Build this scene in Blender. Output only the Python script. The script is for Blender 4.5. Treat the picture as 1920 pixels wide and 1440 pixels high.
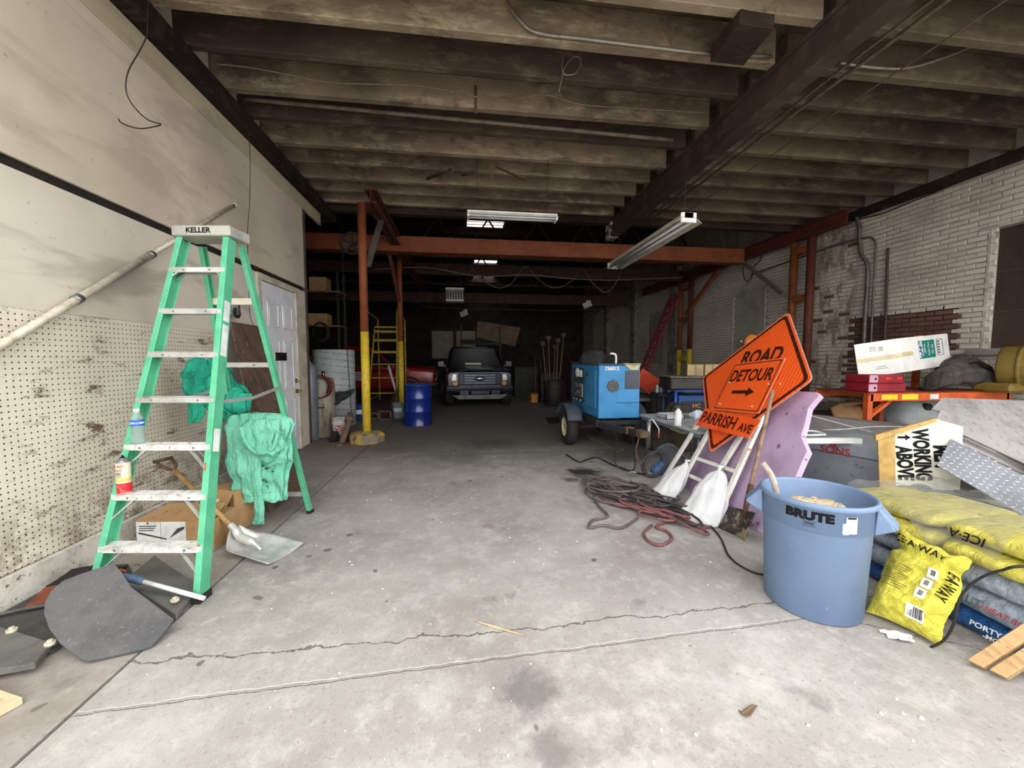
import bpy, bmesh, math, random
from mathutils import Vector, Matrix, Euler, noise as mnoise
random.seed(7)
PI = math.pi
SC = bpy.context.scene
COL = SC.collection
for o in list(bpy.data.objects):
    bpy.data.objects.remove(o, do_unlink=True)

# ------------------------------------------------------------------ camera
FPX = 720.0; YAW = math.atan(90 / 720); PITCH = math.radians(3.66); CAMH = 1.42
cam_d = bpy.data.cameras.new('camera'); cam = bpy.data.objects.new('camera', cam_d); COL.objects.link(cam)
cam_d.sensor_fit = 'HORIZONTAL'; cam_d.sensor_width = 36.0; cam_d.lens = 36.0 * FPX / 1920.0
cam_d.clip_start = 0.02; cam_d.clip_end = 300
cam.location = (0, 0, CAMH); cam.rotation_euler = (PI / 2 - PITCH, 0, -YAW)
SC.camera = cam

# ------------------------------------------------------------------ sky, exposure
SC.view_settings.view_transform = 'Standard'; SC.view_settings.look = 'None'
SC.view_settings.gamma = 1.0; SC.view_settings.use_curve_mapping = False
SC.view_settings.exposure = EXPOSURE = 1.95
W = bpy.data.worlds.new('overcast_sky'); SC.world = W; W.use_nodes = True
bg = W.node_tree.nodes['Background']
bg.inputs['Color'].default_value = (1.0, 0.985, 0.965, 1); bg.inputs['Strength'].default_value = 1.0

# ------------------------------------------------------------------ pixel to world (1920x1440 frame of the photo)
_cy, _sy, _cp, _sp = math.cos(YAW), math.sin(YAW), math.cos(PITCH), math.sin(PITCH)
_fw = Vector((_sy * _cp, _cy * _cp, -_sp)); _rt = Vector((_cy, -_sy, 0)); _up = Vector((_sy * _sp, _cy * _sp, _cp))
def ray(px, py): return _fw + _rt * ((px - 960) / FPX) + _up * ((720 - py) / FPX)
def onz(px, py, z=0.0):
    d = ray(px, py); t = (z - CAMH) / d.z; return Vector((d.x * t, d.y * t, z))
def ony(px, py, Y):
    d = ray(px, py); t = Y / d.y; return Vector((d.x * t, Y, CAMH + d.z * t))
def onx(px, py, X):
    d = ray(px, py); t = X / d.x; return Vector((X, d.y * t, CAMH + d.z * t))
def onplane(px, py, p, n):
    d = ray(px, py); o = Vector((0, 0, CAMH)); n = Vector(n)
    return o + d * ((Vector(p) - o).dot(n) / d.dot(n))

# ------------------------------------------------------------------ materials
def s2l(c):
    c = c / 255.0
    return c / 12.92 if c <= 0.04045 else ((c + 0.055) / 1.055) ** 2.4
def rgb(*c):
    if len(c) == 1: c = c[0]
    return (s2l(c[0]), s2l(c[1]), s2l(c[2]), 1.0)
class NT:
    def __init__(s, name):
        s.m = bpy.data.materials.new(name); s.m.use_nodes = True; s.t = s.m.node_tree
        s.b = s.t.nodes['Principled BSDF']
    def n(s, typ, **kw):
        nd = s.t.nodes.new(typ)
        for k, v in kw.items(): setattr(nd, k, v)
        return nd
    def link(s, a, b): s.t.links.new(a, b)
    def put(s, sock, v):
        if hasattr(v, 'is_output'): s.link(v, sock)
        elif v is not None: sock.default_value = v
    def pos(s): return s.n('ShaderNodeNewGeometry').outputs['Position']
    def obj(s): return s.n('ShaderNodeTexCoord').outputs['Object']
    def rnd(s): return s.n('ShaderNodeObjectInfo').outputs['Random']
    def noise(s, vec, scale, detail=4, rough=0.6, dist=0.0, out='Fac'):
        nd = s.n('ShaderNodeTexNoise'); s.put(nd.inputs['Vector'], vec)
        nd.inputs['Scale'].default_value = scale; nd.inputs['Detail'].default_value = detail
        nd.inputs['Roughness'].default_value = rough; nd.inputs['Distortion'].default_value = dist
        return nd.outputs[out]
    def mathn(s, op, a, b=None, c=None, clamp=False):
        nd = s.n('ShaderNodeMath', operation=op, use_clamp=clamp)
        s.put(nd.inputs[0], a)
        if b is not None: s.put(nd.inputs[1], b)
        if c is not None: s.put(nd.inputs[2], c)
        return nd.outputs[0]
    def step(s, v, lo, hi):
        nd = s.n('ShaderNodeMapRange'); nd.interpolation_type = 'SMOOTHSTEP'
        s.put(nd.inputs['Value'], v); nd.inputs['From Min'].default_value = lo; nd.inputs['From Max'].default_value = hi
        return nd.outputs['Result']
    def mix(s, fac, a, b, mode='MIX'):
        nd = s.n('ShaderNodeMix', data_type='RGBA', blend_type=mode)
        s.put(nd.inputs['Factor'], fac); s.put(nd.inputs['A'], a) if False else None
        ins = [i for i in nd.inputs if i.type == 'RGBA']
        s.put(ins[0], a); s.put(ins[1], b)
        return [o for o in nd.outputs if o.type == 'RGBA'][0]
    def sep(s, v):
        nd = s.n('ShaderNodeSeparateXYZ'); s.put(nd.inputs[0], v); return nd.outputs
    def scalev(s, v, sc, off=(0, 0, 0)):
        nd = s.n('ShaderNodeMapping'); s.put(nd.inputs['Vector'], v)
        nd.inputs['Scale'].default_value = sc; nd.inputs['Location'].default_value = off
        return nd.outputs[0]
    def bump(s, h, strength=0.3, dist=0.01):
        nd = s.n('ShaderNodeBump'); nd.inputs['Strength'].default_value = strength
        nd.inputs['Distance'].default_value = dist; s.put(nd.inputs['Height'], h)
        s.link(nd.outputs[0], s.b.inputs['Normal'])
    def out(s, col, rough=0.6, metal=0.0, spec=0.4):
        s.put(s.b.inputs['Base Color'], col); s.put(s.b.inputs['Roughness'], rough)
        s.put(s.b.inputs['Metallic'], metal); s.b.inputs['Specular IOR Level'].default_value = spec
        return s.m
MATS = {}
def M(name, c, c2=None, rough=0.6, metal=0.0, scale=6.0, lo=0.4, hi=0.7, bump=0.0, bscale=60.0, spec=0.4,
      stretch=None, c3=None, s3=30.0, lo3=0.62, hi3=0.7, rnd=0.0, world=False):
    """procedural paint: base colour c, blotches c2, small specks c3"""
    if name in MATS: return MATS[name]
    k = NT(name); v = k.pos() if world else k.obj()
    if stretch: v = k.scalev(v, stretch)
    col = rgb(c)
    c2 = c2 or tuple(x * 0.86 for x in c)
    col = k.mix(k.step(k.noise(v, scale, 5, 0.65), lo, hi), col, rgb(c2))
    if c3: col = k.mix(k.step(k.noise(v, s3, 4, 0.6), lo3, hi3), col, rgb(c3))
    if rnd:
        h = k.n('ShaderNodeHueSaturation'); k.put(h.inputs['Color'], col)
        k.put(h.inputs['Value'], k.mathn('MULTIPLY_ADD', k.rnd(), rnd, 1 - rnd / 2)); col = h.outputs[0]
    if bump: k.bump(k.noise(v, bscale, 4, 0.6), bump, 0.01)
    MATS[name] = k.out(col, rough, metal, spec); return MATS[name]

# ------------------------------------------------------------------ meshes
def frame(d):
    d = Vector(d).normalized(); u = d.cross(Vector((0, 0, 1)))
    if u.length < 1e-3: u = d.cross(Vector((1, 0, 0)))
    u.normalize(); return u, u.cross(d).normalized()
def catmull(pts, sub=6, closed=False):
    P = [Vector(p) for p in pts]; n = len(P); out = []
    for i in range(n if closed else n - 1):
        g = (lambda j: P[j % n]) if closed else (lambda j: P[min(max(j, 0), n - 1)])
        a, b, c, d = g(i - 1), g(i), g(i + 1), g(i + 2)
        for q in range(sub):
            t = q / sub
            out.append(0.5 * (2 * b + (c - a) * t + (2 * a - 5 * b + 4 * c - d) * t * t + (3 * b - a - 3 * c + d) * t ** 3))
    if not closed: out.append(P[-1])
    return out
class MB:
    def __init__(s): s.v = []; s.f = []; s.mi = []; s.sm = []
    def add(s, vs, fs, mi=0, sm=False):
        b = len(s.v); s.v += [Vector(p) for p in vs]
        for f in fs: s.f.append([i + b for i in f]); s.mi.append(mi); s.sm.append(sm)
        return s
    def box(s, c, d, R=None, mi=0, taper=1.0):
        c = Vector(c); R = R.to_3x3() if R else Matrix.Identity(3)
        vs = []
        for z in (-1, 1):
            t = taper if z > 0 else 1.0
            for x, y in ((-1, -1), (1, -1), (1, 1), (-1, 1)):
                vs.append(c + R @ Vector((x * d[0] / 2 * t, y * d[1] / 2 * t, z * d[2] / 2)))
        return s.add(vs, [(0, 3, 2, 1), (4, 5, 6, 7), (0, 1, 5, 4), (1, 2, 6, 5), (2, 3, 7, 6), (3, 0, 4, 7)], mi)
    def b2(s, lo, hi, mi=0):
        return s.box([(a + b) / 2 for a, b in zip(lo, hi)], [abs(b - a) for a, b in zip(lo, hi)], mi=mi)
    def bar(s, p0, p1, w, h, up=None, mi=0):
        p0, p1 = Vector(p0), Vector(p1); d = (p1 - p0); L = d.length; d.normalize()
        if up is None: u, v = frame(d)
        else:
            u = d.cross(Vector(up)).normalized(); v = u.cross(d).normalized()
        vs = []
        for p in (p0, p1):
            for a, b in ((-1, -1), (1, -1), (1, 1), (-1, 1)): vs.append(p + u * a * w / 2 + v * b * h / 2)
        return s.add(vs, [(0, 3, 2, 1), (4, 5, 6, 7), (0, 1, 5, 4), (1, 2, 6, 5), (2, 3, 7, 6), (3, 0, 4, 7)][::1], mi)
    def prism(s, pts, ext, mi=0, sm=False):
        P = [Vector(p) for p in pts]; e = Vector(ext); n = len(P)
        return s.add(P + [p + e for p in P], [list(range(n))[::-1], list(range(n, 2 * n))] +
                     [(i, (i + 1) % n, n + (i + 1) % n, n + i) for i in range(n)], mi, sm)
    def cyl(s, p0, p1, r0, r1=None, n=14, caps=True, mi=0, sm=True):
        p0, p1 = Vector(p0), Vector(p1); r1 = r0 if r1 is None else r1; u, v = frame(p1 - p0); vs = []
        for p, r in ((p0, r0), (p1, r1)):
            for i in range(n):
                a = 2 * PI * i / n; vs.append(p + (u * math.cos(a) + v * math.sin(a)) * r)
        s.add(vs, [(i, n + i, n + (i + 1) % n, (i + 1) % n) for i in range(n)], mi, sm)
        if caps:
            s.add(vs[:n], [list(range(n))], mi); s.add(vs[n:], [list(range(n))[::-1]], mi)
        return s
    def tube(s, pts, r, n=8, closed=False, mi=0, caps=True):
        P = [Vector(p) for p in pts]; k = len(P); vs = []
        t0 = (P[1] - P[0]).normalized(); u, v = frame(t0)
        for i, p in enumerate(P):
            t = (P[(i + 1) % k] - P[i - 1]) if closed else (P[min(i + 1, k - 1)] - P[max(i - 1, 0)])
            if t.length < 1e-9: t = t0
            t.normalize(); u = (u - t * u.dot(t)); u = u.normalized() if u.length > 1e-6 else frame(t)[0]; v = t.cross(u)
            rr = r[i] if isinstance(r, (list, tuple)) else r
            for j in range(n):
                a = 2 * PI * j / n; vs.append(p + (u * math.cos(a) + v * math.sin(a)) * rr)
        fs = []
        for i in range(k if closed else k - 1):
            i2 = (i + 1) % k
            for j in range(n): fs.append((i * n + j, i * n + (j + 1) % n, i2 * n + (j + 1) % n, i2 * n + j))
        s.add(vs, fs, mi, True)
        if caps and not closed:
            s.add(vs[:n], [list(range(n))[::-1]], mi); s.add(vs[-n:], [list(range(n))], mi)
        return s
    def lathe(s, prof, n=24, c=(0, 0, 0), mi=0, sm=True, R=None, ang=None):
        c = Vector(c); vs = []; fs = []; k = len(prof)
        for r, z in prof:
            for j in range(n):
                a = 2 * PI * j / n; p = Vector((r * math.cos(a), r * math.sin(a), z))
                vs.append(c + (R @ p if R else p))
        for i in range(k - 1):
            for j in range(n): fs.append((i * n + j, i * n + (j + 1) % n, (i + 1) * n + (j + 1) % n, (i + 1) * n + j))
        return s.add(vs, fs, mi, sm)
    def grid(s, nx, ny, fn, mi=0, sm=True, closed=False):
        vs = [fn(i / (nx - 1) if not closed else i / nx, j / (ny - 1)) for j in range(ny) for i in range(nx)]
        fs = []
        for j in range(ny - 1):
            for i in range(nx if closed else nx - 1):
                i2 = (i + 1) % nx; fs.append((j * nx + i, j * nx + i2, (j + 1) * nx + i2, (j + 1) * nx + i))
        return s.add(vs, fs, mi, sm)
    def sphere(s, c, r, n=12, m=8, mi=0, sc=(1, 1, 1)):
        c = Vector(c)
        def fn(u, w):
            a = 2 * PI * u; b = PI * (w - 0.5)
            return c + Vector((math.cos(a) * math.cos(b) * r * sc[0], math.sin(a) * math.cos(b) * r * sc[1], math.sin(b) * r * sc[2]))
        return s.grid(n, m, fn, mi, True, True)
    def xf(s, mat):
        s.v = [mat @ p for p in s.v]; return s
    def build(s, name, mats, parent=None, world=False, bevel=0.0, seg=1, solid=0.0, sub=0, kind=None, autosm=False):
        if not isinstance(mats, (list, tuple)): mats = [mats]
        loc = Vector((0, 0, 0))
        vs = s.v
        if parent is not None and world:
            inv = pmat(parent).inverted(); vs = [inv @ p for p in vs]
        elif parent is None:
            xs = [p.x for p in vs]; ys = [p.y for p in vs]; zs = [p.z for p in vs]
            loc = Vector(((min(xs) + max(xs)) / 2, (min(ys) + max(ys)) / 2, min(zs))); vs = [p - loc for p in vs]
        me = bpy.data.meshes.new(name); me.from_pydata([tuple(p) for p in vs], [], s.f)
        for m in mats: me.materials.append(m)
        me.polygons.foreach_set('material_index', s.mi); me.polygons.foreach_set('use_smooth', s.sm)
        bm = bmesh.new(); bm.from_mesh(me)
        bmesh.ops.remove_doubles(bm, verts=bm.verts, dist=1e-5)
        bmesh.ops.recalc_face_normals(bm, faces=bm.faces); bm.to_mesh(me); bm.free()
        me.update()
        o = bpy.data.objects.new(name, me); COL.objects.link(o); o.location = loc
        if parent is not None: o.parent = parent
        if solid:
            m = o.modifiers.new('solid', 'SOLIDIFY'); m.thickness = solid; m.offset = 0
        if bevel:
            m = o.modifiers.new('bevel', 'BEVEL'); m.width = bevel; m.segments = seg; m.limit_method = 'ANGLE'; m.angle_limit = 0.7
        if sub:
            m = o.modifiers.new('sub', 'SUBSURF'); m.levels = sub; m.render_levels = sub
        if kind: o['kind'] = kind
        return o
def pmat(o):
    m = Matrix.Translation(o.location) @ o.rotation_euler.to_matrix().to_4x4()
    return pmat(o.parent) @ m if o.parent else m
def tag(o, label, cat, group=None):
    o['label'] = label; o['category'] = cat
    if group: o['group'] = group
    return o
def thing(name, label, cat, loc=(0, 0, 0), rz=0.0, group=None, rot=None):
    o = bpy.data.objects.new(name, None); COL.objects.link(o); o.empty_display_size = 0.1
    o.location = loc; o.rotation_euler = rot if rot else (0, 0, rz)
    return tag(o, label, cat, group)
def st(o): o['kind'] = 'structure'; return o
def copy_tree(o, parent=None):
    c = o.copy(); COL.objects.link(c); c.parent = parent
    for ch in o.children: copy_tree(ch, c)
    return c
def text_mb(body, size, ox, oy, oz, p, ext=0.0008, bold=0.0, sx=1.0, align='CENTER', shear=0.0, spacing=1.0, mb=None, mi=0, warp=None):
    """lettering laid on the plane through p spanned by ox (reading direction), oy (letter up); returns MB"""
    cu = bpy.data.curves.new('t', 'FONT'); cu.body = body; cu.size = size; cu.align_x = align; cu.align_y = 'CENTER'
    cu.offset = bold; cu.extrude = 0; cu.shear = shear; cu.space_character = spacing; cu.resolution_u = 3
    ob = bpy.data.objects.new('t', cu); me = bpy.data.meshes.new_from_object(ob)
    mb = mb or MB(); ox, oy, oz, p = Vector(ox).normalized(), Vector(oy).normalized(), Vector(oz).normalized(), Vector(p)
    q = []
    for v in me.vertices:
        x, y = v.co.x * sx, v.co.y
        q.append(warp(x, y) if warp else p + ox * x + oy * y + oz * ext)
    mb.add(q, [list(f.vertices) for f in me.polygons], mi)
    bpy.data.objects.remove(ob); bpy.data.curves.remove(cu); bpy.data.meshes.remove(me)
    return mb
def Rz(a): return Matrix.Rotation(a, 3, 'Z')
def Rx(a): return Matrix.Rotation(a, 3, 'X')
def Ry(a): return Matrix.Rotation(a, 3, 'Y')
def fr(p, s=1.0, seed=0.0):
    return mnoise.noise(Vector(p) * s + Vector((seed, seed * 1.7, seed * 0.3)))
# ================================================================== THE SETTING
XL = -2.60; XR = 7.60; ZJ = 4.30; ZC = 4.62; YF = 1.7; YE = 7.95; YB = 24.0; ZR = 6.3
# ---- floor
def floor_mat(name, strip=False):
    k = NT(name); p = k.pos(); x, y, z = k.sep(p)
    col = k.mix(k.step(k.noise(p, 0.9, 5, 0.6), 0.35, 0.7), rgb(168, 165, 160), rgb(140, 136, 131))
    col = k.mix(k.mathn('MULTIPLY', k.step(k.noise(p, 9, 6, 0.75), 0.5, 0.72), 0.55), col, rgb(200, 197, 190))
    col = k.mix(k.mathn('MULTIPLY', k.step(k.noise(p, 55, 3, 0.6), 0.55, 0.7), 0.45), col, rgb(118, 114, 110))
    col = k.mix(k.mathn('MULTIPLY', k.step(k.noise(k.scalev(p, (1, 1, 1), (1, 9, 0)), 3.0, 7, 0.8), 0.47, 0.68), 0.5), col, rgb(196, 194, 190))
    col = k.mix(k.mathn('MULTIPLY', k.step(k.noise(p, 150, 2, 0.5), 0.66, 0.72), 0.7), col, rgb(222, 219, 214))
    # oil-darkened working area further in, between the two slab joints
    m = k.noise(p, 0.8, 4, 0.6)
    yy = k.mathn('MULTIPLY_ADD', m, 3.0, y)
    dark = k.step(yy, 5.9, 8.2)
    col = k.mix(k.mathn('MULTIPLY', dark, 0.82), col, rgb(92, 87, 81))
    st_ = k.step(k.noise(k.scalev(p, (1, 1, 1), (3, 7, 0)), 2.3, 4, 0.55), 0.63, 0.72)
    col = k.mix(k.mathn('MULTIPLY', st_, 0.45), col, rgb(92, 88, 84))
    sp = k.step(k.noise(k.scalev(p, (1, 1, 1), (11, 2, 0)), 6.0, 2, 0.4), 0.735, 0.76)
    col = k.mix(k.mathn('MULTIPLY', sp, 0.75), col, rgb(84, 76, 72))
    # pale scuffed patch on the apron and dark blot in the middle of it
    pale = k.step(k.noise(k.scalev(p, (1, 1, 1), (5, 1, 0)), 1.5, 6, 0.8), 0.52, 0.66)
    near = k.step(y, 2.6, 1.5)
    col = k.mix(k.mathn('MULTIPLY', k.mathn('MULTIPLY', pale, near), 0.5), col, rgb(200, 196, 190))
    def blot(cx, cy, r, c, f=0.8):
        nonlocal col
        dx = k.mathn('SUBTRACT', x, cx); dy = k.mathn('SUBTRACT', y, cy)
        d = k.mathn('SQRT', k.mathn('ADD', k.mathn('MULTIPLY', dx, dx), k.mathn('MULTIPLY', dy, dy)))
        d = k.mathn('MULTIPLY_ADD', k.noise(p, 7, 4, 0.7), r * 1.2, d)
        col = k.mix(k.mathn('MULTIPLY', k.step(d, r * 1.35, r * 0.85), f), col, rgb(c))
    blot(0.27, 1.55, 0.22, (112, 108, 106), 0.75); blot(0.30, 1.28, 0.15, (118, 114, 110), 0.7)
    blot(-1.02, 2.93, 0.05, (95, 80, 75)); blot(-0.93, 3.17, 0.045, (84, 76, 70)); blot(-1.12, 2.85, 0.04, (100, 84, 78))
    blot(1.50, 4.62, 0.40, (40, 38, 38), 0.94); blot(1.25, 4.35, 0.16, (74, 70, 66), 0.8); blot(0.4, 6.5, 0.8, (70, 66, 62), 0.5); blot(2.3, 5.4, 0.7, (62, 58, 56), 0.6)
    blot(-0.1, 5.5, 0.55, (92, 88, 84), 0.5); blot(0.2, 3.2, 0.10, (128, 112, 108), 0.5)
    strip_ = k.mathn('MULTIPLY', k.step(x, -1.56, -1.60), k.step(k.noise(p, 2.0, 5, 0.65), 0.30, 0.62))
    col = k.mix(k.mathn('MULTIPLY', strip_, 0.6), col, rgb(132, 120, 106))
    # crack lines
    h = None
    def crack(cy, kx, amp, w, x0=None, x1=None, c=(88, 80, 72), ax=x, bx=y, seed=0.0, f=0.8):
        nonlocal col, h
        nz = k.noise(k.scalev(p, (1, 1, 1), (seed, seed, 0)), 3.2, 5, 0.7)
        t = k.mathn('SUBTRACT', bx, k.mathn('MULTIPLY_ADD', ax, kx, cy))
        t = k.mathn('ABSOLUTE', k.mathn('MULTIPLY_ADD', k.mathn('SUBTRACT', nz, 0.5), amp, t))
        g = k.step(t, w, w * 0.3)
        if x0 is not None:
            g = k.mathn('MULTIPLY', g, k.mathn('MULTIPLY', k.step(ax, x0 - 0.05, x0 + 0.05), k.step(ax, x1 + 0.05, x1 - 0.05)))
        col = k.mix(k.mathn('MULTIPLY', g, f), col, rgb(c)); h = g if h is None else k.mathn('MAXIMUM', h, g)
    crack(1.93, 0.005, 0.20, 0.008, -1.57, 2.6, seed=2.0)
    crack(1.735, 0.045, 0.06, 0.006, -1.57, 2.2, c=(206, 202, 196), seed=4.0, f=0.35)
    crack(1.722, 0.045, 0.06, 0.004, -1.57, 2.2, seed=4.0)
    crack(3.05, -0.62, 0.16, 0.007, 1.75, 2.9, seed=6.0)
    crack(5.72, 0.0, 0.012, 0.011, -1.6, 6.0, c=(60, 56, 52), seed=1.0)
    if h is not None:
        hh = k.mathn('MULTIPLY_ADD', h, -1.0, k.mathn('MULTIPLY', k.noise(p, 60, 5, 0.7), 0.35)); k.bump(hh, 0.5, 0.006)
    r = k.mathn('MULTIPLY_ADD', k.noise(p, 3, 4, 0.6), 0.25, 0.58)
    return k.out(col, r, 0, 0.35)
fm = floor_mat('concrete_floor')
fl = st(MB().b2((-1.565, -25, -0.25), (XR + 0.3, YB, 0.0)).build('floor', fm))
sm_ = MB().b2((-9.0, -25, -0.25), (-1.583, YB, 0.0))
MB().b2((-9, -25, -0.25), (-1.583, YB, 0.0)).build('floor_slab', fm, fl, world=True)
MB().b2((-1.59, -25, -0.25), (-1.55, YB, -0.018)).build('joint_fill', M('joint_dirt', (74, 66, 58), (50, 45, 40), 0.9), fl, world=True)
MB().b2((XR + 0.3, -25, -0.25), (30, 1.7, 0.0)).build('apron_slab', fm, fl, world=True)
MB().b2((-30, -25, -0.25), (-9, 1.7, 0.0)).build('apron_slab', fm, fl, world=True)

# ---- left wall
def painted_wall(name, c, c2, streak=(150, 143, 130)):
    k = NT(name); p = k.pos()
    col = k.mix(k.step(k.noise(p, 0.8, 4, 0.55), 0.35, 0.7), rgb(c), rgb(c2))
    v = k.scalev(p, (1, 0.5, 1.6)); col = k.mix(k.mathn('MULTIPLY', k.step(k.noise(v, 1.6, 4, 0.6, 0.6), 0.52, 0.66), 0.5), col, rgb(streak))
    col = k.mix(k.mathn('MULTIPLY', k.step(k.noise(p, 14, 5, 0.7), 0.63, 0.72), 0.5), col, rgb(130, 122, 110))
    k.bump(k.noise(p, 25, 5, 0.6), 0.12, 0.01)
    return k.out(col, 0.62, 0, 0.35)
def pegboard_mat():
    k = NT('pegboard'); p = k.pos(); x, y, z = k.sep(p); S = 0.0355
    def cell(c): return k.mathn('SUBTRACT', k.mathn('FRACT', k.mathn('DIVIDE', c, S)), 0.5)
    a, b = cell(y), cell(z)
    d = k.mathn('SQRT', k.mathn('ADD', k.mathn('MULTIPLY', a, a), k.mathn('MULTIPLY', b, b)))
    hole = k.step(d, 0.155, 0.10)
    col = k.mix(k.step(k.noise(p, 1.2, 5, 0.6), 0.35, 0.7), rgb(234, 228, 210), rgb(214, 206, 188))
    col = k.mix(k.mathn('MULTIPLY', k.step(k.noise(k.scalev(p, (1, 1, 3.2)), 3.4, 6, 0.72), 0.54, 0.67), 0.9), col, rgb(98, 66, 48))
    col = k.mix(k.mathn('MULTIPLY', k.step(k.noise(k.scalev(p, (1, 0.7, 5)), 1.3, 5, 0.7), 0.64, 0.70), 0.8), col, rgb(112, 62, 44))
    col = k.mix(k.mathn('MULTIPLY', k.step(k.noise(p, 20, 4, 0.7), 0.60, 0.70), 0.55), col, rgb(104, 92, 76))
    low = k.step(z, 0.75, 0.18); col = k.mix(k.mathn('MULTIPLY', k.mathn('MULTIPLY', low, k.step(k.noise(p, 5, 6, 0.75), 0.44, 0.60)), 0.7), col, rgb(120, 96, 76))
    col = k.mix(hole, col, rgb(46, 40, 34)); k.bump(k.mathn('MULTIPLY', hole, -1.0), 0.6, 0.006)
    return k.out(col, 0.65, 0, 0.3)
white_w = painted_wall('painted_plaster', (224, 217, 202), (204, 196, 180))
white_u = painted_wall('painted_plywood', (222, 211, 193), (200, 189, 171), (176, 164, 146))
wl = st(MB().b2((XL - 0.16, 1.0, 0.0), (XL - 0.03, 6.85, 4.62)).build('wall_left', white_w))
def ply(lo, hi, name, mat): return MB().b2(lo, hi).build(name, mat, wl, world=True, bevel=0.003)
# upper plywood sheets, a dark slot, lower board
for y0, y1 in ((1.0, 6.85),):
    ply((XL - 0.03, y0, 2.60), (XL, y1, 3.88), 'plywood_sheet', white_u)
MB().b2((XL - 0.03, 1.0, 2.535), (XL - 0.022, 6.85, 2.60)).build('slot', M('slot_dark', (38, 33, 29), (28, 24, 22), 0.9), wl, world=True)
for y0, y1 in ((1.0, 5.27),):
    ply((XL - 0.03, y0, 1.72), (XL - 0.004, y1, 2.535), 'plaster_panel', white_w)
pm_ = pegboard_mat()
for y0, y1 in ((1.0, 2.2), (2.202, 4.62)):
    ply((XL - 0.03, y0, 0.19), (XL - 0.002, y1, 1.72), 'pegboard', pm_)
ply((XL - 0.03, 4.622, 0.19), (XL - 0.006, 5.27, 1.72), 'plaster_panel', white_w)
curb_m = M('concrete_curb', (232, 228, 218), (196, 190, 180), 0.8, scale=7, bump=0.4, bscale=40, c3=(120, 112, 100), s3=22, world=True)
cb = st(MB().b2((XL - 0.03, 1.0, 0.0), (XL + 0.035, 5.27, 0.185)).build('baseboard_left', curb_m))
tr = st(MB().b2((XL - 0.03, 1.0, 3.88), (XL + 0.012, 7.6, 4.08)).build('trim_1', painted_wall('trim_cream', (206, 194, 166), (186, 174, 148)), bevel=0.004))
# wall end by the door and the office end wall behind it
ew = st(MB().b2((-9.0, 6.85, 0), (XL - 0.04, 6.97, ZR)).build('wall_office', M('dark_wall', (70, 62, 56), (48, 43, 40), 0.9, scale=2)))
ply((XL - 0.045, 6.80, 0.0), (XL + 0.012, 6.88, 3.88), 'end_post', M('end_post_brown', (92, 80, 70), (66, 56, 50), 0.8, scale=5))
ply((XL - 0.03, 6.50, 0.0), (XL, 6.80, 2.535), 'plaster_panel', white_w)
# ---- door
dm = M('door_white', (242, 245, 250), (222, 226, 234), 0.45, scale=2.5, c3=(170, 172, 176), s3=14, lo3=0.66, hi3=0.75)
DY0, DY1, DZ = 5.38, 6.40, 2.44
d1 = st(MB().b2((XL - 0.02, DY0, 0.012), (XL + 0.005, DY1, DZ)).build('door_1', dm, bevel=0.003))
def panel(y0, y1, z0, z1):
    m = MB(); w = 0.022
    for a, b in (((y0, z0), (y1, z0 + w)), ((y0, z1 - w), (y1, z1)), ((y0, z0), (y0 + w, z1)), ((y1 - w, z0), (y1, z1))):
        m.b2((XL + 0.003, a[0], a[1]), (XL + 0.013, b[0], b[1]))
    m.b2((XL + 0.003, y0 + 0.045, z0 + 0.045), (XL + 0.011, y1 - 0.045, z1 - 0.045))
    m.build('door_panel', dm, d1, world=True, bevel=0.004)
for y0, y1 in ((DY0 + 0.15, DY0 + 0.46), (DY0 + 0.58, DY0 + 0.89)):
    panel(y0, y1, 1.86, 2.20); panel(y0, y1, 0.98, 1.70); panel(y0, y1, 0.2, 0.84)
brass = M('brass', (190, 160, 96), (150, 120, 70), 0.3, 1.0)
chrome = M('chrome', (200, 200, 202), (150, 150, 155), 0.25, 1.0)
for z in (0.93, 1.09):
    kn = MB(); kn.cyl((XL + 0.005, DY1 - 0.075, z), (XL + 0.02, DY1 - 0.075, z), 0.032); kn.cyl((XL + 0.02, DY1 - 0.075, z), (XL + 0.045, DY1 - 0.075, z), 0.013)
    kn.sphere((XL + 0.06, DY1 - 0.075, z), 0.027) if z < 1 else kn.cyl((XL + 0.02, DY1 - 0.075, z), (XL + 0.03, DY1 - 0.075, z), 0.022)
    kn.build('knob' if z < 1 else 'deadbolt', brass, d1, world=True)
ms = MB().b2((XL + 0.004, DY0 + 0.30, 1.40), (XL + 0.014, DY0 + 0.66, 1.52)).build('mail_slot', chrome, d1, world=True, bevel=0.003)
MB().b2((XL + 0.013, DY0 + 0.33, 1.425), (XL + 0.018, DY0 + 0.63, 1.495)).build('flap', M('slot_dark2', (70, 68, 66), (50, 48, 46), 0.5, 0.8), ms, world=True)
fmm = M('door_frame', (214, 208, 190), (180, 172, 150), 0.6, scale=5)
f = MB(); f.b2((XL - 0.03, DY0 - 0.09, 0), (XL + 0.022, DY0 - 0.006, DZ + 0.09)); f.b2((XL - 0.03, DY1 + 0.006, 0), (XL + 0.022, DY1 + 0.10, DZ + 0.09))
f.b2((XL - 0.03, DY0 - 0.006, DZ + 0.008), (XL + 0.022, DY1 + 0.006, DZ + 0.09)); f.build('door_frame', fmm, d1, world=True, bevel=0.003)
for z in (0.35, 1.25, 2.12):
    MB().cyl((XL + 0.012, DY0 - 0.002, z - 0.05), (XL + 0.012, DY0 - 0.002, z + 0.05), 0.009, n=8).build('hinge', brass, d1, world=True)

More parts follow.
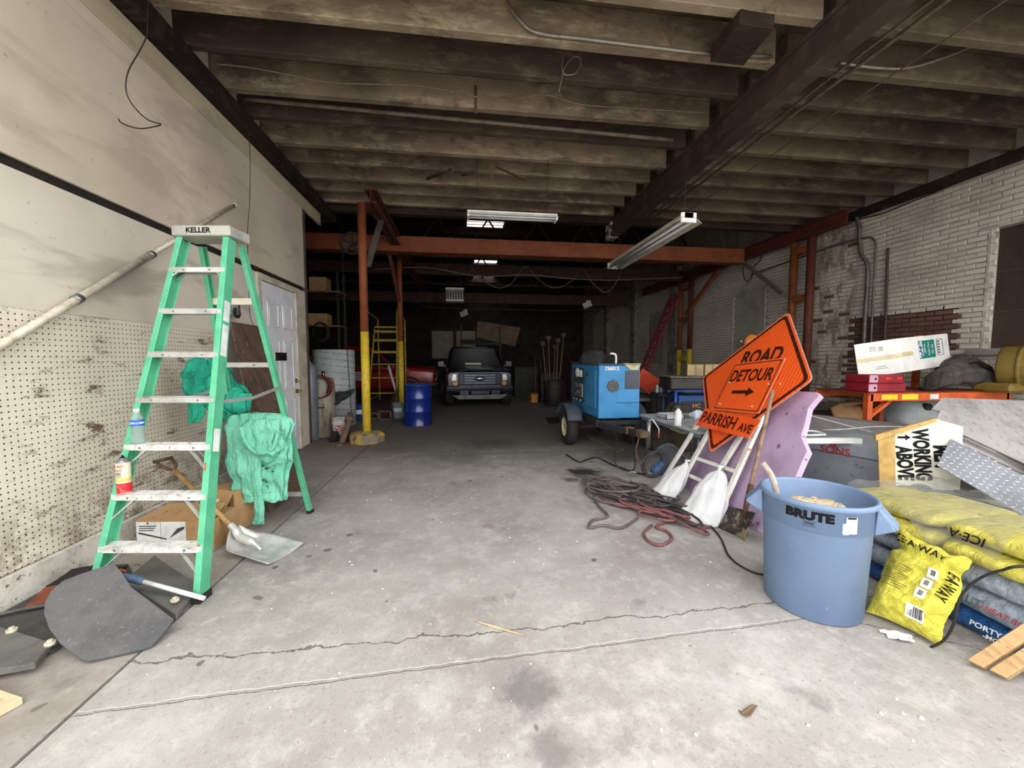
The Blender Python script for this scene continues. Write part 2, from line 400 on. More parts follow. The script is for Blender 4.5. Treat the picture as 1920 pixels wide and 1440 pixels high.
# ---- ceiling: slab, joists, two bearing beams
def timber(name, c, c2, c3, sc=2.2):
    k = NT(name); p = k.pos(); v = k.scalev(p, (0.35, 1, 1))
    o = k.noise(k.scalev(p, (0.5, 0.5, 0.5)), 1.1, 4, 0.6)
    col = k.mix(k.step(o, 0.35, 0.66), rgb(c), rgb(c2))
    col = k.mix(k.mathn('MULTIPLY', k.step(k.noise(v, sc * 3, 6, 0.75), 0.48, 0.7), 0.7), col, rgb(c3))
    col = k.mix(k.mathn('MULTIPLY', k.step(k.noise(k.scalev(p, (0.6, 1, 1), (9, 4, 2)), 3.2, 5, 0.7, 0.5), 0.52, 0.68), 0.6), col, rgb(70, 60, 50))
    col = k.mix(k.mathn('MULTIPLY', k.step(k.noise(p, 26, 4, 0.7), 0.60, 0.74), 0.5), col, rgb(64, 52, 40))
    h = k.n('ShaderNodeHueSaturation'); k.put(h.inputs['Color'], col)
    k.put(h.inputs['Value'], k.mathn('MULTIPLY_ADD', k.rnd(), 0.40, 0.75)); col = h.outputs[0]
    k.bump(k.noise(k.scalev(p, (0.4, 1.5, 3)), 18, 5, 0.7), 0.35, 0.01)
    return k.out(col, 0.85, 0, 0.2)
jm = timber('old_joist', (160, 145, 122), (108, 96, 80), (200, 184, 156)); jmd = timber('old_joist_dark', (92, 80, 67), (68, 58, 50), (124, 110, 92))
beam_m = timber('dark_beam', (62, 50, 42), (40, 33, 29), (88, 74, 62))
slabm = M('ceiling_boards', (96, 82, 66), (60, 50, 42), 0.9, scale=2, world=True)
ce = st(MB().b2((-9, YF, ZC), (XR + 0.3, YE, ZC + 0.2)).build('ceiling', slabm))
rj = random.Random(3)
YJ = [2.05 + 0.506 * i for i in range(12)]
for i, y in enumerate(YJ):
    dz = rj.uniform(-0.03, 0.03); t = 0.075 + rj.uniform(0, 0.02)
    MB().b2((-2.62, y, ZJ + dz), (3.02, y + t, ZC - 0.002)).build('joist', jmd if i in (1, 4, 6) else jm, ce, world=True, bevel=0.006)
    dz = rj.uniform(-0.03, 0.03)
    MB().b2((3.17, y + 0.03, ZJ + dz), (XR + 0.1, y + 0.03 + t, ZC - 0.002)).build('joist', timber('old_joist_right', (112, 100, 82), (74, 64, 54), (136, 124, 102)) if i == 0 else bpy.data.materials['old_joist_right'], ce, world=True, bevel=0.006)
MB().b2((-2.78, YF, 4.085), (-2.47, 8.1, ZJ - 0.022)).build('beam', beam_m, ce, world=True, bevel=0.008)
# steel I-beam along the hall
ib = MB(); bx = 3.095
ib.b2((bx - 0.085, YF, 3.94), (bx + 0.085, 8.05, 3.975)); ib.b2((bx - 0.05, YF, 3.975), (bx + 0.05, 8.05, 4.25)); ib.b2((bx - 0.085, YF, 4.24), (bx + 0.085, 8.05, ZJ - 0.022))
ib.build('steel_beam', timber('beam_steel', (84, 70, 60), (60, 50, 45), (108, 94, 82), 1.2), ce, world=True, bevel=0.006)
MB().b2((bx - 0.087, 7.75, 3.935), (bx + 0.087, 8.052, 4.25)).build('peeled_plate', M('peeled_white', (214, 210, 200), (70, 60, 52), 0.7, scale=9, lo=0.45, hi=0.5, world=True), ce, world=True)
# trimmer ends and header at the back of the low ceiling, wall above it
MB().b2((-2.78, 7.80, 4.22), (XR + 0.1, 7.95, ZC)).build('header', beam_m, ce, world=True)
MB().b2((-9, YE - 0.02, ZC + 0.2), (XR + 0.3, YE + 0.1, ZR)).build('gable_wall', M('dark_gable', (60, 52, 47), (40, 36, 33), 0.9), ce, world=True)  # blotchy dark brown wall above the low ceiling
MB().b2((-2.62, 1.55, 4.25), (XR, YF, 6.4)).build('lintel_wall', M('front_brick', (150, 140, 128), (120, 108, 96), 0.85), ce, world=True)
# ---- front facade returns
st(MB().b2((-9, 0.9, 0), (XL - 0.03, 1.05, 6.4)).build('wall_front', bpy.data.materials['front_brick']))

# ---- right wall: mortar bed with bricks laid on it
mort = M('painted_mortar', (176, 170, 158), (146, 139, 128), 0.9, scale=3, bump=0.4, bscale=30, world=True)
_w = MB(); _x0, _x1 = XR + 0.006, XR + 0.3
_w.b2((_x0, 1.0, 0), (_x1, 3.3, ZR)); _w.b2((_x0, 3.3, 0), (_x1, 4.8, 1.58)); _w.b2((_x0, 3.3, 3.3), (_x1, 4.8, ZR)); _w.b2((_x0, 4.8, 0), (_x1, YB, ZR)); _w.b2((XR + 0.16, 3.3, 1.58), (_x1, 4.8, 3.3))
wr = st(_w.build('wall_right', mort))
def brick_mat(name, c, c2, c3):
    k = NT(name); p = k.pos(); x, y, z = k.sep(p)
    col = k.mix(k.step(k.noise(p, 1.0, 4, 0.6), 0.38, 0.68), rgb(c), rgb(c2))
    col = k.mix(k.mathn('MULTIPLY', k.step(k.noise(p, 16, 5, 0.7), 0.60, 0.70), 0.6), col, rgb(c3))
    # rust-brown water stain running down beside the steel column
    g = k.mathn('MULTIPLY', k.step(y, 6.5, 6.9), k.step(y, 7.75, 7.35))
    g = k.mathn('MULTIPLY', g, k.step(k.noise(k.scalev(p, (1, 2.2, 0.9)), 2.4, 5, 0.7), 0.44, 0.60))
    col = k.mix(k.mathn('MULTIPLY', g, 0.8), col, rgb(104, 74, 48))
    h = k.n('ShaderNodeHueSaturation'); k.put(h.inputs['Color'], col)
    k.put(h.inputs['Value'], k.mathn('MULTIPLY_ADD', k.rnd(), 0.14, 0.93)); col = h.outputs[0]
    k.bump(k.noise(p, 45, 5, 0.7), 0.5, 0.008)
    return k.out(col, 0.75, 0, 0.25)
bw = brick_mat('brick_white', (216, 210, 197), (190, 183, 169), (132, 121, 107))
br = brick_mat('brick_bare', (122, 90, 74), (88, 66, 57), (140, 108, 92))
CH, CL = 0.079, 0.232; BH, BL = 0.066, 0.218
WIN = (3.3, 4.80, 1.58, 3.30)      # window opening y0,y1,z0,z1
def in_open(y, z): return WIN[0] - 0.02 < y < WIN[1] + 0.02 and WIN[2] - 0.04 < z < WIN[3] + 0.05
PAN = [(8.95, 10.15, 1.3, 3.30), (13.9, 15.2, 1.3, 3.3)]
def in_pan(y, z): return any(a < y < b and c < z < d for a, b, c, d in PAN)
bmesh_cache = {}
def brick_mesh(m):
    if m.name not in bmesh_cache:
        me = bpy.data.meshes.new('brick'); x0, x1 = -0.008, 0.012
        e = 0.006
        vs = [(x1, -BL / 2, -BH / 2), (x1, BL / 2, -BH / 2), (x1, BL / 2, BH / 2), (x1, -BL / 2, BH / 2),
              (x0, -BL / 2 + e, -BH / 2 + e), (x0, BL / 2 - e, -BH / 2 + e), (x0, BL / 2 - e, BH / 2 - e), (x0, -BL / 2 + e, BH / 2 - e)]
        me.from_pydata(vs, [], [(4, 5, 6, 7), (0, 1, 5, 4), (1, 2, 6, 5), (2, 3, 7, 6), (3, 0, 4, 7)])
        me.materials.append(m); me.update(); bmesh_cache[m.name] = me
    return bmesh_cache[m.name]
rb = random.Random(11); cand = []
nrow = int(4.16 / CH)
for r in range(nrow):
    z = CH * (r + 0.5); off = 0.0 if r % 2 else CL / 2; y = 3.2 + off
    while y < 22:
        jy, jz, jx = rb.uniform(-0.004, 0.004), rb.uniform(-0.004, 0.004), rb.uniform(-0.005, 0.003)
        wav = 0.016 * fr((y * 0.6, z * 3, 0), 1.0)
        if not in_open(y, z) and not in_pan(y, z):
            bare = (5.15 < y < 6.75 and 1.55 < z < 2.24 + 0.05 * fr((y * 3, z, 2)) and rb.random() < 0.97) or (6.6 < y < 7.7 and rb.random() < 0.05) or (5.9 < y < 6.9 and z < 1.55)
            cand.append((XR + jx, y + jy, z + jz + wav, bare))
        y += CL
# the 300 that show largest: open wall between the window and the steel column
vis = [c for c in cand if 4.15 < c[1] < 7.6 and 1.9 < c[2] < 4.1]
vis.sort(key=lambda c: (c[1] - 4.15) + 0.25 * abs(c[2] - 2.8))
single = set(id(c) for c in vis[:300])
stuffw, stuffr = MB(), MB()
for c in cand:
    m = br if c[3] else bw
    if id(c) in single:
        o = bpy.data.objects.new('brick', brick_mesh(m)); COL.objects.link(o); o.parent = wr
        o.location = Vector(c[:3]) - wr.location; o.rotation_euler = (rb.uniform(-0.008, 0.008), 0, 0)
    else:
        me = brick_mesh(m); t = stuffr if c[3] else stuffw
        t.add([Vector(c[:3]) + v.co for v in me.vertices], [list(p.vertices) for p in me.polygons])
stuffw.build('brick_courses', bw, wr, world=True, kind='stuff'); stuffr.build('bare_brick_courses', br, wr, world=True, kind='stuff')
pw = M('panel_paint', (176, 172, 162), (150, 145, 134), 0.7, scale=2, world=True)
for a, b, c, d in PAN:
    q = MB().b2((XR - 0.004, a, c), (XR + 0.02, b, d)).build('infill_panel', pw, wr, world=True)
    f = MB()
    for lo, hi in (((a, c), (a + 0.03, d)), ((b - 0.03, c), (b, d)), ((a, d - 0.03), (b, d))): f.b2((XR - 0.02, lo[0], lo[1]), (XR + 0.01, hi[0], hi[1]))
    f.build('panel_frame', M('panel_frame', (206, 202, 192), (170, 164, 152), 0.7, world=True), wr, world=True)
# pilasters further down the hall
for y0 in (12.9, 16.2, 19.5):
    MB().b2((XR - 0.16, y0, 0), (XR + 0.02, y0 + 0.45, 5.2)).build('pilaster', M('pilaster_paint', (160, 152, 140), (96, 84, 74), 0.8, scale=5, world=True), wr, world=True)
MB().b2((XR - 0.06, 1.7, 4.14), (XR + 0.02, 7.95, 4.298)).build('added_dark_board', beam_m, wr, world=True)  # dark board added to darken the plain band above the bricks
MB().b2((XR - 0.001, 5.10, 1.50), (XR + 0.0055, 6.80, 2.27)).build('bare_mortar', M('dark_mortar', (70, 58, 50), (50, 42, 38), 0.9, scale=6, world=True), wr, world=True)
# ---- boarded window
wbrown = M('window_board', (70, 54, 44), (52, 40, 34), 0.8, scale=3, stretch=(1, 1, 0.4), world=True)
w1 = st(MB().b2((XR + 0.12, WIN[0], WIN[2]), (XR + 0.14, WIN[1], WIN[3])).build('window_1', wbrown))
wf = M('window_frame', (196, 190, 178), (150, 142, 130), 0.7, scale=8, world=True)
f = MB(); f.b2((XR - 0.012, WIN[1] - 0.03, WIN[2]), (XR + 0.12, WIN[1] + 0.01, WIN[3])); f.build('window_jamb', wf, w1, world=True, bevel=0.003)
MB().b2((XR - 0.03, WIN[0], WIN[3]), (XR + 0.04, WIN[1] + 0.10, WIN[3] + 0.045)).build('window_lintel', wf, w1, world=True, bevel=0.004)
for z in (2.10, 2.68):
    MB().b2((XR + 0.108, WIN[0], z), (XR + 0.121, WIN[1] - 0.03, z + 0.008)).build('board_seam', M('seam', (104, 84, 70), (80, 64, 54), 0.8), w1, world=True)
MB().b2((XR + 0.100, 4.30, WIN[2]), (XR + 0.121, 4.33, WIN[3])).build('mullion', M('mullion', (84, 66, 54), (60, 48, 40), 0.8), w1, world=True)
MB().b2((XR - 0.10, WIN[0], WIN[2] - 0.10), (XR + 0.04, WIN[1] + 0.12, WIN[2] - 0.005)).build('window_sill', M('stone_sill', (150, 146, 140), (118, 112, 106), 0.8, scale=4, world=True), w1, world=True, bevel=0.01)

# ---- rear hall shell
dk = M('dark_boards', (66, 58, 52), (44, 39, 36), 0.9, scale=2, world=True)  # blotchy dark brown for the rear walls and roof
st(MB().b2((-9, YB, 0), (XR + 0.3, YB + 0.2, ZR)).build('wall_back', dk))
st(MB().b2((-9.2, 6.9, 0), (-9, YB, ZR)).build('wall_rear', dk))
def _sx(a, b, Y): return ony(a, 430, Y).x, ony(b, 430, Y).x
SKY = [_sx(876, 944, 14.3) + (13.5, 15.2), _sx(889, 932, 19.6) + (18.9, 20.6), _sx(887, 902, 23.0) + (22.6, 23.4), _sx(907, 926, 23.0) + (22.6, 23.4)]   # skylights x0,x1,y0,y1
rs = MB()
def roofstrip(y0, y1, holes):
    x = -9.0
    for a, b in sorted(holes):
        rs.b2((x, y0, ZR), (a, y1, ZR + 0.08)); x = b
    rs.b2((x, y0, ZR), (XR + 0.3, y1, ZR + 0.08))
_y = YE - 0.02
for grp in (SKY[:1], SKY[1:2], SKY[2:]):
    roofstrip(_y, grp[0][2], []); roofstrip(grp[0][2], grp[0][3], [(g[0], g[1]) for g in grp]); _y = grp[0][3]
roofstrip(_y, YB + 0.2, [])
rf = st(rs.build('ceiling_rear', dk))
slatm = M('skylight_slat', (196, 140, 100), (160, 110, 78), 0.8)
for x0, x1_, y0, y1_ in SKY[:2]:
    n = 6; w = x1_ - x0; d = y1_ - y0
    for i in range(n):
        y = y0 + d * (i + 0.5) / n
        MB().box((x0 + w / 2, y, ZR - 0.03), (w, d / n * 0.70, 0.02), Rx(0.25)).build('skylight_slat', slatm, rf, world=True)
for i in range(9):
    y = 9.3 + i * 1.75
    MB().b2((-9, y, ZR - 0.30), (XR, y + 0.10, ZR)).build('rafter', beam_m, rf, world=True)
# ================================================================== LEFT SIDE
def loft(rings, n=28, sub=4, fold=0.0, ffreq=7.0, seed=0.0, noise=0.0, ns=6.0, sq=1.0, mb=None, mi=0, cap=True, twist=0.0):
    """closed cloth or sack surface through rings (centre, half-width vector, half-depth vector)"""
    C = catmull([r[0] for r in rings], sub); A = catmull([r[1] for r in rings], sub); B = catmull([r[2] for r in rings], sub)
    mb = mb or MB(); vs = []; k = len(C)
    for i in range(k):
        for j in range(n):
            a = 2 * PI * j / n; ca, sa = math.cos(a), math.sin(a)
            ca = math.copysign(abs(ca) ** sq, ca); sa = math.copysign(abs(sa) ** sq, sa)
            f = 1.0 + fold * math.sin(a * ffreq + seed + twist * i / k + 1.5 * fr((i * 0.15, seed, 0)))
            p = C[i] + (A[i] * ca + B[i] * sa) * f
            if noise: p = p + Vector((fr(p, ns, seed), fr(p, ns, seed + 5), fr(p, ns, seed + 9))) * noise
            vs.append(p)
    fs = [(i * n + j, i * n + (j + 1) % n, (i + 1) * n + (j + 1) % n, (i + 1) * n + j) for i in range(k - 1) for j in range(n)]
    mb.add(vs, fs, mi, True)
    if cap:
        mb.add(vs[:n], [list(range(n))[::-1]], mi, True); mb.add(vs[-n:], [list(range(n))], mi, True)
    return mb
alu = M('aluminium', (206, 206, 204), (176, 176, 174), 0.42, 0.55, scale=9, c3=(120, 116, 110), s3=30)
alu_w = M('paint_spattered_aluminium', (226, 226, 224), (186, 184, 180), 0.5, 0.25, scale=16, c3=(130, 124, 116), s3=24)
galv = M('galvanized_steel', (150, 152, 154), (120, 122, 124), 0.4, 0.8, scale=8)
black_r = M('black_rubber', (40, 40, 41), (28, 28, 29), 0.8, scale=8)
red_p = M('red_paint_smear', (188, 62, 52), (150, 40, 34), 0.6)
white_l = M('white_label', (230, 232, 230), (200, 202, 200), 0.6)
ink = M('black_ink', (20, 20, 22), (28, 28, 30), 0.7, spec=0.12)

# ---- stepladder
grn = M('green_fiberglass', (94, 184, 144), (78, 166, 126), 0.42, scale=7, c3=(120, 196, 168), s3=26, lo3=0.6, hi3=0.75)
LX, LY, LA = -1.868, 2.433, -0.12; LWB, LWT, LH, LLEAN, LSPR, LWR = 0.66, 0.346, 2.327, 0.607, 1.30, 0.60
lad = thing('stepladder', 'tall green fiberglass stepladder with seven aluminium steps, standing open by the pegboard wall', 'ladder', (LX, LY, 0), LA)
def lf(t, s, dy=0.0): return Vector((s * (LWB + (LWT - LWB) * t) / 2, LLEAN * t + dy, LH * t))
def lr(t, s): return Vector((s * (LWR + (LWT * 0.9 - LWR) * t) / 2, LSPR + (LLEAN + 0.12 - LSPR) * t, LH * 0.985 * t))
def rail(p0, p1, s, w=0.036, d=0.078, th=0.007):
    m = MB(); ax = (p1 - p0).normalized(); dep = Vector((0, 1, 0)) - ax * ax.y; dep.normalize(); u = Vector((s, 0, 0))
    m.bar(p0, p1, th, d, up=dep)
    for q in (-1, 1):
        o = dep * (q * (d / 2 - th / 2)) - u * (w / 2)
        m.bar(p0 + o, p1 + o, w, th, up=dep)
    return m
for s in (-1, 1):
    r = rail(lf(0.006, s), lf(0.975, s), s).build('front_rail', grn, lad, bevel=0.002)
    MB().box(lf(0.006, s) + Vector((-s * 0.012, 0.003, 0.006)), (0.05, 0.095, 0.04)).build('foot', black_r if s > 0 else black_r, r)
    rr = rail(lr(0.006, s), lr(0.985, s), s, 0.03, 0.05).build('rear_rail', grn, lad, bevel=0.002)
    MB().box(lr(0.006, s) + Vector((-s * 0.01, 0, 0.0)), (0.042, 0.06, 0.03)).build('foot', black_r, rr)
STEPS = [0.305 * k / 2.44 for k in range(1, 8)]
for k, t in enumerate(STEPS):
    a, b = lf(t, -1), lf(t, 1); m = MB(); w = b.x - a.x - 0.008; c = (a + b) / 2 + Vector((0, 0.0, 0))
    m.box(c + Vector((0, 0, 0.012)), (w, 0.088, 0.006)); m.box(c + Vector((0, -0.041, -0.004)), (w, 0.006, 0.034)); m.box(c + Vector((0, 0.041, -0.004)), (w, 0.006, 0.034))
    for q in range(5): m.box(c + Vector((0, -0.03 + q * 0.015, 0.0165)), (w, 0.004, 0.003))
    sp = m.build('step', alu_w if k < 3 else alu, lad, bevel=0.0015)
    for s in (-1, 1):
        L = 0.16 if k < 3 else 0.07
        t2 = t - L * 0.9 / LH
        if k < 3 or k == 6:
            for dy in (-0.03, 0.03):
                q = lf(t2, s, dy); e = Vector((q.x - s * 0.012, q.y, q.z)); f0 = Vector((s * (w / 2 - L * 0.85), c.y + dy, c.z - 0.012))
                MB().bar(e, f0, 0.018, 0.006).build('knee_brace', alu, lad)
        MB().cyl((s * (w / 2 - 0.10), c.y - 0.046, c.z - 0.004), (s * (w / 2 - 0.10), c.y - 0.042, c.z - 0.004), 0.007, n=8).build('rivet', galv, sp)
MB().box(((0), lf(STEPS[6], 1).y - 0.0455, lf(STEPS[6], 1).z - 0.004), (0.13, 0.002, 0.024)).build('label', white_l, lad)
for t, hgt in ((0.815, 0.05), (0.60, 0.04), (0.40, 0.04), (0.085, 0.04)):
    a, b = lr(t, -1), lr(t, 1)
    MB().bar(a, b, 0.02, hgt, up=(0, 0, 1)).build('rear_brace', M('cream_brace', (226, 218, 200), (200, 190, 170), 0.6) if t > 0.8 else alu, lad, bevel=0.002)
for s in (-1, 1):
    MB().bar(lr(0.085, s), lr(0.01, s) * 0.4 + Vector((s * 0.08, LSPR * 0.6, 0.075)), 0.012, 0.006).build('rear_knee_brace', alu, lad)
    a = lf(0.49, s, 0.03) + Vector((-s * 0.02, 0, 0)); b = lr(0.52, s) + Vector((s * 0.012, 0, 0)); mid = (a + b) / 2 + Vector((0, 0, -0.03))
    spd = MB(); spd.bar(a, mid, 0.005, 0.024, up=(0, 0, 1)); spd.bar(mid, b, 0.005, 0.024, up=(0, 0, 1)); spd.build('spreader', alu, lad)
capc = Vector((0, LLEAN + 0.035, LH - 0.015))
cap = MB().box(capc, (LWT + 0.06, 0.21, 0.07)).build('top_cap', M('cap_grey', (176, 176, 168), (150, 150, 144), 0.55, scale=8), lad, bevel=0.006)
text_mb('KELLER', 0.05, (1, 0, 0), (0, 0, 1), (0, -1, 0), capc + Vector((-0.015, -0.106, 0)), 0.0008, 0.0016, 1.05).build('lettering', ink, cap)
for t0, t1 in ((0.72, 0.78), (0.62, 0.71), (0.36, 0.42)):
    a, b = lf(t0, 1), lf(t1, 1); ax = (b - a).normalized(); dep = (Vector((0, 1, 0)) - ax * ax.y).normalized()
    MB().bar(a + Vector((0.0042, 0, 0)), b + Vector((0.0042, 0, 0)), 0.001, 0.05, up=dep).build('sticker', white_l, lad)
for t, L in ((0.315, 0.05), (0.13, 0.02)):
    a = lf(t, 1, -0.0395) + Vector((-0.018, 0, 0)); MB().bar(a, a + (lf(1, 1) - lf(0, 1)).normalized() * L, 0.018, 0.002).build('paint_smear', red_p, lad)
LM = pmat(lad)
def lstep(k, x, dy=0.0):
    t = STEPS[k]; return LM @ Vector((x, LLEAN * t + dy, LH * t + 0.019))

# ---- water bottle on the third step
def bottle_clear(loc):
    t = thing('water_bottle', 'clear plastic water bottle with a blue label on a ladder step', 'bottle', loc)
    k = NT('clear_plastic'); k.b.inputs['Transmission Weight'].default_value = 0.85; k.b.inputs['IOR'].default_value = 1.25
    cm = k.out((0.97, 0.985, 1.0, 1), 0.04, 0, 0.5)
    prof = [(0.0, 0.0), (0.030, 0.0), (0.033, 0.006), (0.0325, 0.02)]
    for i in range(5): z = 0.025 + i * 0.016; prof += [(0.0305, z), (0.033, z + 0.008)]
    prof += [(0.032, 0.112), (0.032, 0.152), (0.030, 0.163), (0.020, 0.185), (0.0125, 0.196), (0.0125, 0.204)]
    MB().lathe(prof, 20).build('body', cm, t)
    lb = MB().lathe([(0.0334, 0.113), (0.0334, 0.151)], 24).build('label', M('blue_label', (46, 92, 178), (60, 110, 196), 0.4, scale=30), t)
    MB().lathe([(0.0336, 0.126), (0.0336, 0.137)], 24).build('label_band', M('label_white', (220, 228, 238), (110, 150, 210), 0.4, scale=60, lo=0.5, hi=0.52), lb)
    MB().lathe([(0.0, 0.218), (0.015, 0.218), (0.0155, 0.215), (0.0155, 0.200), (0.0125, 0.199)], 20).build('cap', white_l, t)
bottle_clear(lstep(2, -0.205, -0.01))
# ---- spray can on the second step
def spray_can(loc):
    t = thing('spray_can', 'red and cream aerosol can standing on a lower ladder step', 'spray can', loc, 0.0)
    r = 0.035
    b = MB().lathe([(0, 0), (r - 0.003, 0), (r, 0.004), (r, 0.188), (r - 0.001, 0.192), (r - 0.003, 0.193), (0, 0.193)], 28).build('body', M('can_cream', (228, 220, 196), (206, 198, 172), 0.35, scale=14), t)
    MB().lathe([(r + 0.0004, 0.006), (r + 0.0004, 0.068)], 28).build('red_band', M('can_red', (206, 40, 52), (226, 120, 124), 0.35, scale=40, lo=0.55, hi=0.6), t)
    MB().lathe([(r + 0.0006, 0.080), (r + 0.0006, 0.100)], 28).build('yellow_band', M('can_yellow', (226, 206, 96), (204, 180, 70), 0.35, scale=30), t)
    def wp(dz, rr=r + 0.0012):
        return lambda x, y: Vector((rr * math.sin(x / rr), -rr * math.cos(x / rr), dz + y))
    tx = text_mb('E AD', 0.026, (1, 0, 0), (0, 0, 1), (0, -1, 0), (0, 0, 0), warp=wp(0.172), sx=0.9, bold=0.0006)
    tx.build('lettering', M('can_letter', (196, 60, 50), (170, 40, 36), 0.4), t)
    lines = MB()
    for q, (z, w) in enumerate(((0.150, 0.040), (0.142, 0.034), (0.108, 0.03))):
        f = wp(z); n = 8; vs = [f(-w / 2 + w * i / n, yy) for yy in (0, 0.003) for i in range(n + 1)]
        lines.add(vs, [(i, i + 1, n + 2 + i, n + 1 + i) for i in range(n)])
    f = wp(0.125); n = 8; vs = [f(-0.014 + 0.028 * i / n, yy) for yy in (-0.008, 0.010) for i in range(n + 1)]
    lines.add(vs, [(i, i + 1, n + 2 + i, n + 1 + i) for i in range(n) if i % 2 == 0]); lines.build('print', ink, t)
    MB().lathe([(r - 0.002, 0.191), (r + 0.001, 0.194), (r - 0.002, 0.197), (r - 0.006, 0.203), (0.022, 0.212), (0.016, 0.214), (0.016, 0.219), (0, 0.219)], 28).build('dome', galv, t)
    v = MB().lathe([(0.013, 0.218), (0.013, 0.223), (0.006, 0.226), (0.005, 0.236), (0, 0.236)], 16).build('valve', ink, t)
spray_can(lstep(1, -0.225, -0.02))

# ---- diagonal pole fixed along the wall, hanging wires, small pulley
pole_m = M('cream_pole', (206, 200, 184), (168, 158, 138), 0.5, 0.2, scale=12, c3=(120, 104, 84), s3=26)
pA, pB = onx(-60, 684, -2.555), onx(440, 384, -2.555)
pl = thing('wall_pole', 'long cream metal pole running diagonally up the left wall behind the stepladder', 'pole', pA)
MB().cyl(pA, pA.lerp(pB, 0.50), 0.025, n=14).build('lower_tube', pole_m, pl, world=True)
MB().cyl(pA.lerp(pB, 0.50), pB, 0.018, n=12).build('upper_tube', pole_m, pl, world=True)
MB().cyl(pA.lerp(pB, 0.235), pA.lerp(pB, 0.25), 0.031, n=14).build('clamp', galv, pl, world=True)
MB().cyl(pA.lerp(pB, 0.495), pA.lerp(pB, 0.51), 0.029, n=14).build('clamp', galv, pl, world=True)
hk = MB(); hk.cyl(pB, pB + Vector((-0.03, 0.02, 0.0)), 0.026, n=12); hk.sphere(pB, 0.026); hk.build('end_bracket', M('cream_bracket', (220, 214, 200), None, 0.5), pl, world=True)
wire_m = M('dark_wire', (62, 50, 44), (44, 36, 32), 0.7)
def wire(name, label, pts, r, mat=wire_m, X=None, Y=None, cat='wire', sub=6, group=None, P=None):
    P = P or [onx(a, b, X) if X is not None else ony(a, b, Y) for a, b in pts]
    return tag(MB().tube(catmull(P, sub), r, 6).build(name, mat), label, cat, group)
wire('hanging_wire', 'curled dark wire hanging from the beam, hooked at its end, above the pegboard wall', [(278, -30), (277, 30), (275, 66), (262, 95), (243, 128), (236, 156), (240, 182), (258, 208), (280, 226), (302, 233), (282, 239), (262, 241), (240, 236), (226, 229), (222, 222)], 0.0045, X=-2.47)
wire('hanging_wire', 'long straight dark wire hanging down the wall behind the top of the stepladder', [(460, 196), (466, 250), (469, 300), (468, 380), (464, 440), (466, 520), (468, 585), (476, 612)], 0.004, X=-2.49)
pu = onx(442, 578, -2.50)
pt = thing('wall_pulley', 'small black pulley hanging on the wall behind the green ladder rail', 'pulley', pu)
MB().cyl((0, 0, -0.05), (0.02, 0, -0.05), 0.06, n=18).build('wheel', black_r, pt); MB().b2((-0.07, -0.02, -0.07), (0.035, 0.02, 0.06)).build('bracket', galv, pt)

# ---- brown plywood board leaning on the wall
bm_ = M('weathered_plywood', (104, 84, 70), (74, 58, 48), 0.85, scale=7, stretch=(1, 1, 0.25), c3=(140, 118, 98), s3=18)
B0, B1 = Vector((-1.80, 3.72, 0.0)), Vector((-1.80, 4.50, 0.0)); T0, T1 = onx(430, 607, -2.50), onx(488, 611, -2.50)
T0.z = T1.z = (T0.z + T1.z) / 2
nrm = (B1 - B0).cross(T0 - B0).normalized() * 0.022
if nrm.x < 0: nrm = -nrm
tag(MB().prism([B0, B1, T1, T0], nrm).build('plywood_board', bm_, bevel=0.002), 'dark weathered plywood board leaning on the wall between the ladder legs', 'board')
# small angle iron against the wall
tag(MB().bar(onx(410, 612, -2.585), onx(420, 700, -2.585), 0.03, 0.03).build('metal_strip', galv), 'short grey metal strip upright on the wall beside the leaning plywood', 'metal strip')

# ---- green coats on the ladder
def cloth(name, c, c2, c3=None):
    k = NT(name); v = k.obj()
    col = k.mix(k.step(k.noise(v, 5, 4, 0.6), 0.35, 0.7), rgb(c), rgb(c2))
    if c3: col = k.mix(k.step(k.noise(v, 16, 2, 0.4), 0.66, 0.69), col, rgb(c3))
    k.bump(k.mathn('ADD', k.noise(k.scalev(v, (1, 1, 0.35)), 14, 4, 0.6, 0.8), k.mathn('MULTIPLY', k.noise(v, 120, 2, 0.5), 0.1)), 1.0, 0.05)
    return k.out(col, 0.75, 0, 0.2)
gj = cloth('mint_cloth', (128, 206, 178), (104, 186, 158))
gj2 = cloth('teal_cloth', (46, 168, 138), (34, 140, 116))
def pxr(x0, x1, y, Y, dep, seed=0):
    a, b = ony(x0, y, Y), ony(x1, y, Y); return ((a + b) / 2, (b - a) / 2, Vector((0, dep, 0)))
YC = 3.42
jk = thing('work_coat', 'pale mint green work coat with dark stains hung over the back of the stepladder', 'coat', ony(485, 985, YC + 0.05))
loft([pxr(440, 530, 778, YC, 0.02), pxr(434, 542, 790, YC, 0.05), pxr(432, 541, 830, YC, 0.065), pxr(436, 538, 880, YC, 0.05), pxr(446, 534, 925, YC, 0.045), pxr(458, 533, 938, YC, 0.035)], 80, 10, 0.15, 11, 1.0, 0.035, 11).build('body', gj, jk, world=True)
loft([pxr(478, 500, 800, YC - 0.05, 0.03), pxr(474, 490, 880, YC - 0.05, 0.03), pxr(478, 494, 950, YC - 0.04, 0.025), pxr(476, 495, 982, YC - 0.04, 0.025)], 32, 8, 0.16, 5, 2.0, 0.02, 12).build('sleeve', gj, jk, world=True)
hd = MB(); loft([pxr(462, 520, 786, YC - 0.06, 0.03), pxr(456, 526, 812, YC - 0.075, 0.05), pxr(470, 524, 842, YC - 0.075, 0.05), pxr(490, 514, 864, YC - 0.06, 0.03)], 56, 8, 0.16, 8, 3.0, 0.035, 13, mb=hd)
hd.tube(catmull([ony(x, y, YC - 0.12) for x, y in ((452, 800), (462, 832), (485, 850), (510, 842), (522, 812))], 6), 0.016, 8); hd.build('hood', gj, jk, world=True)
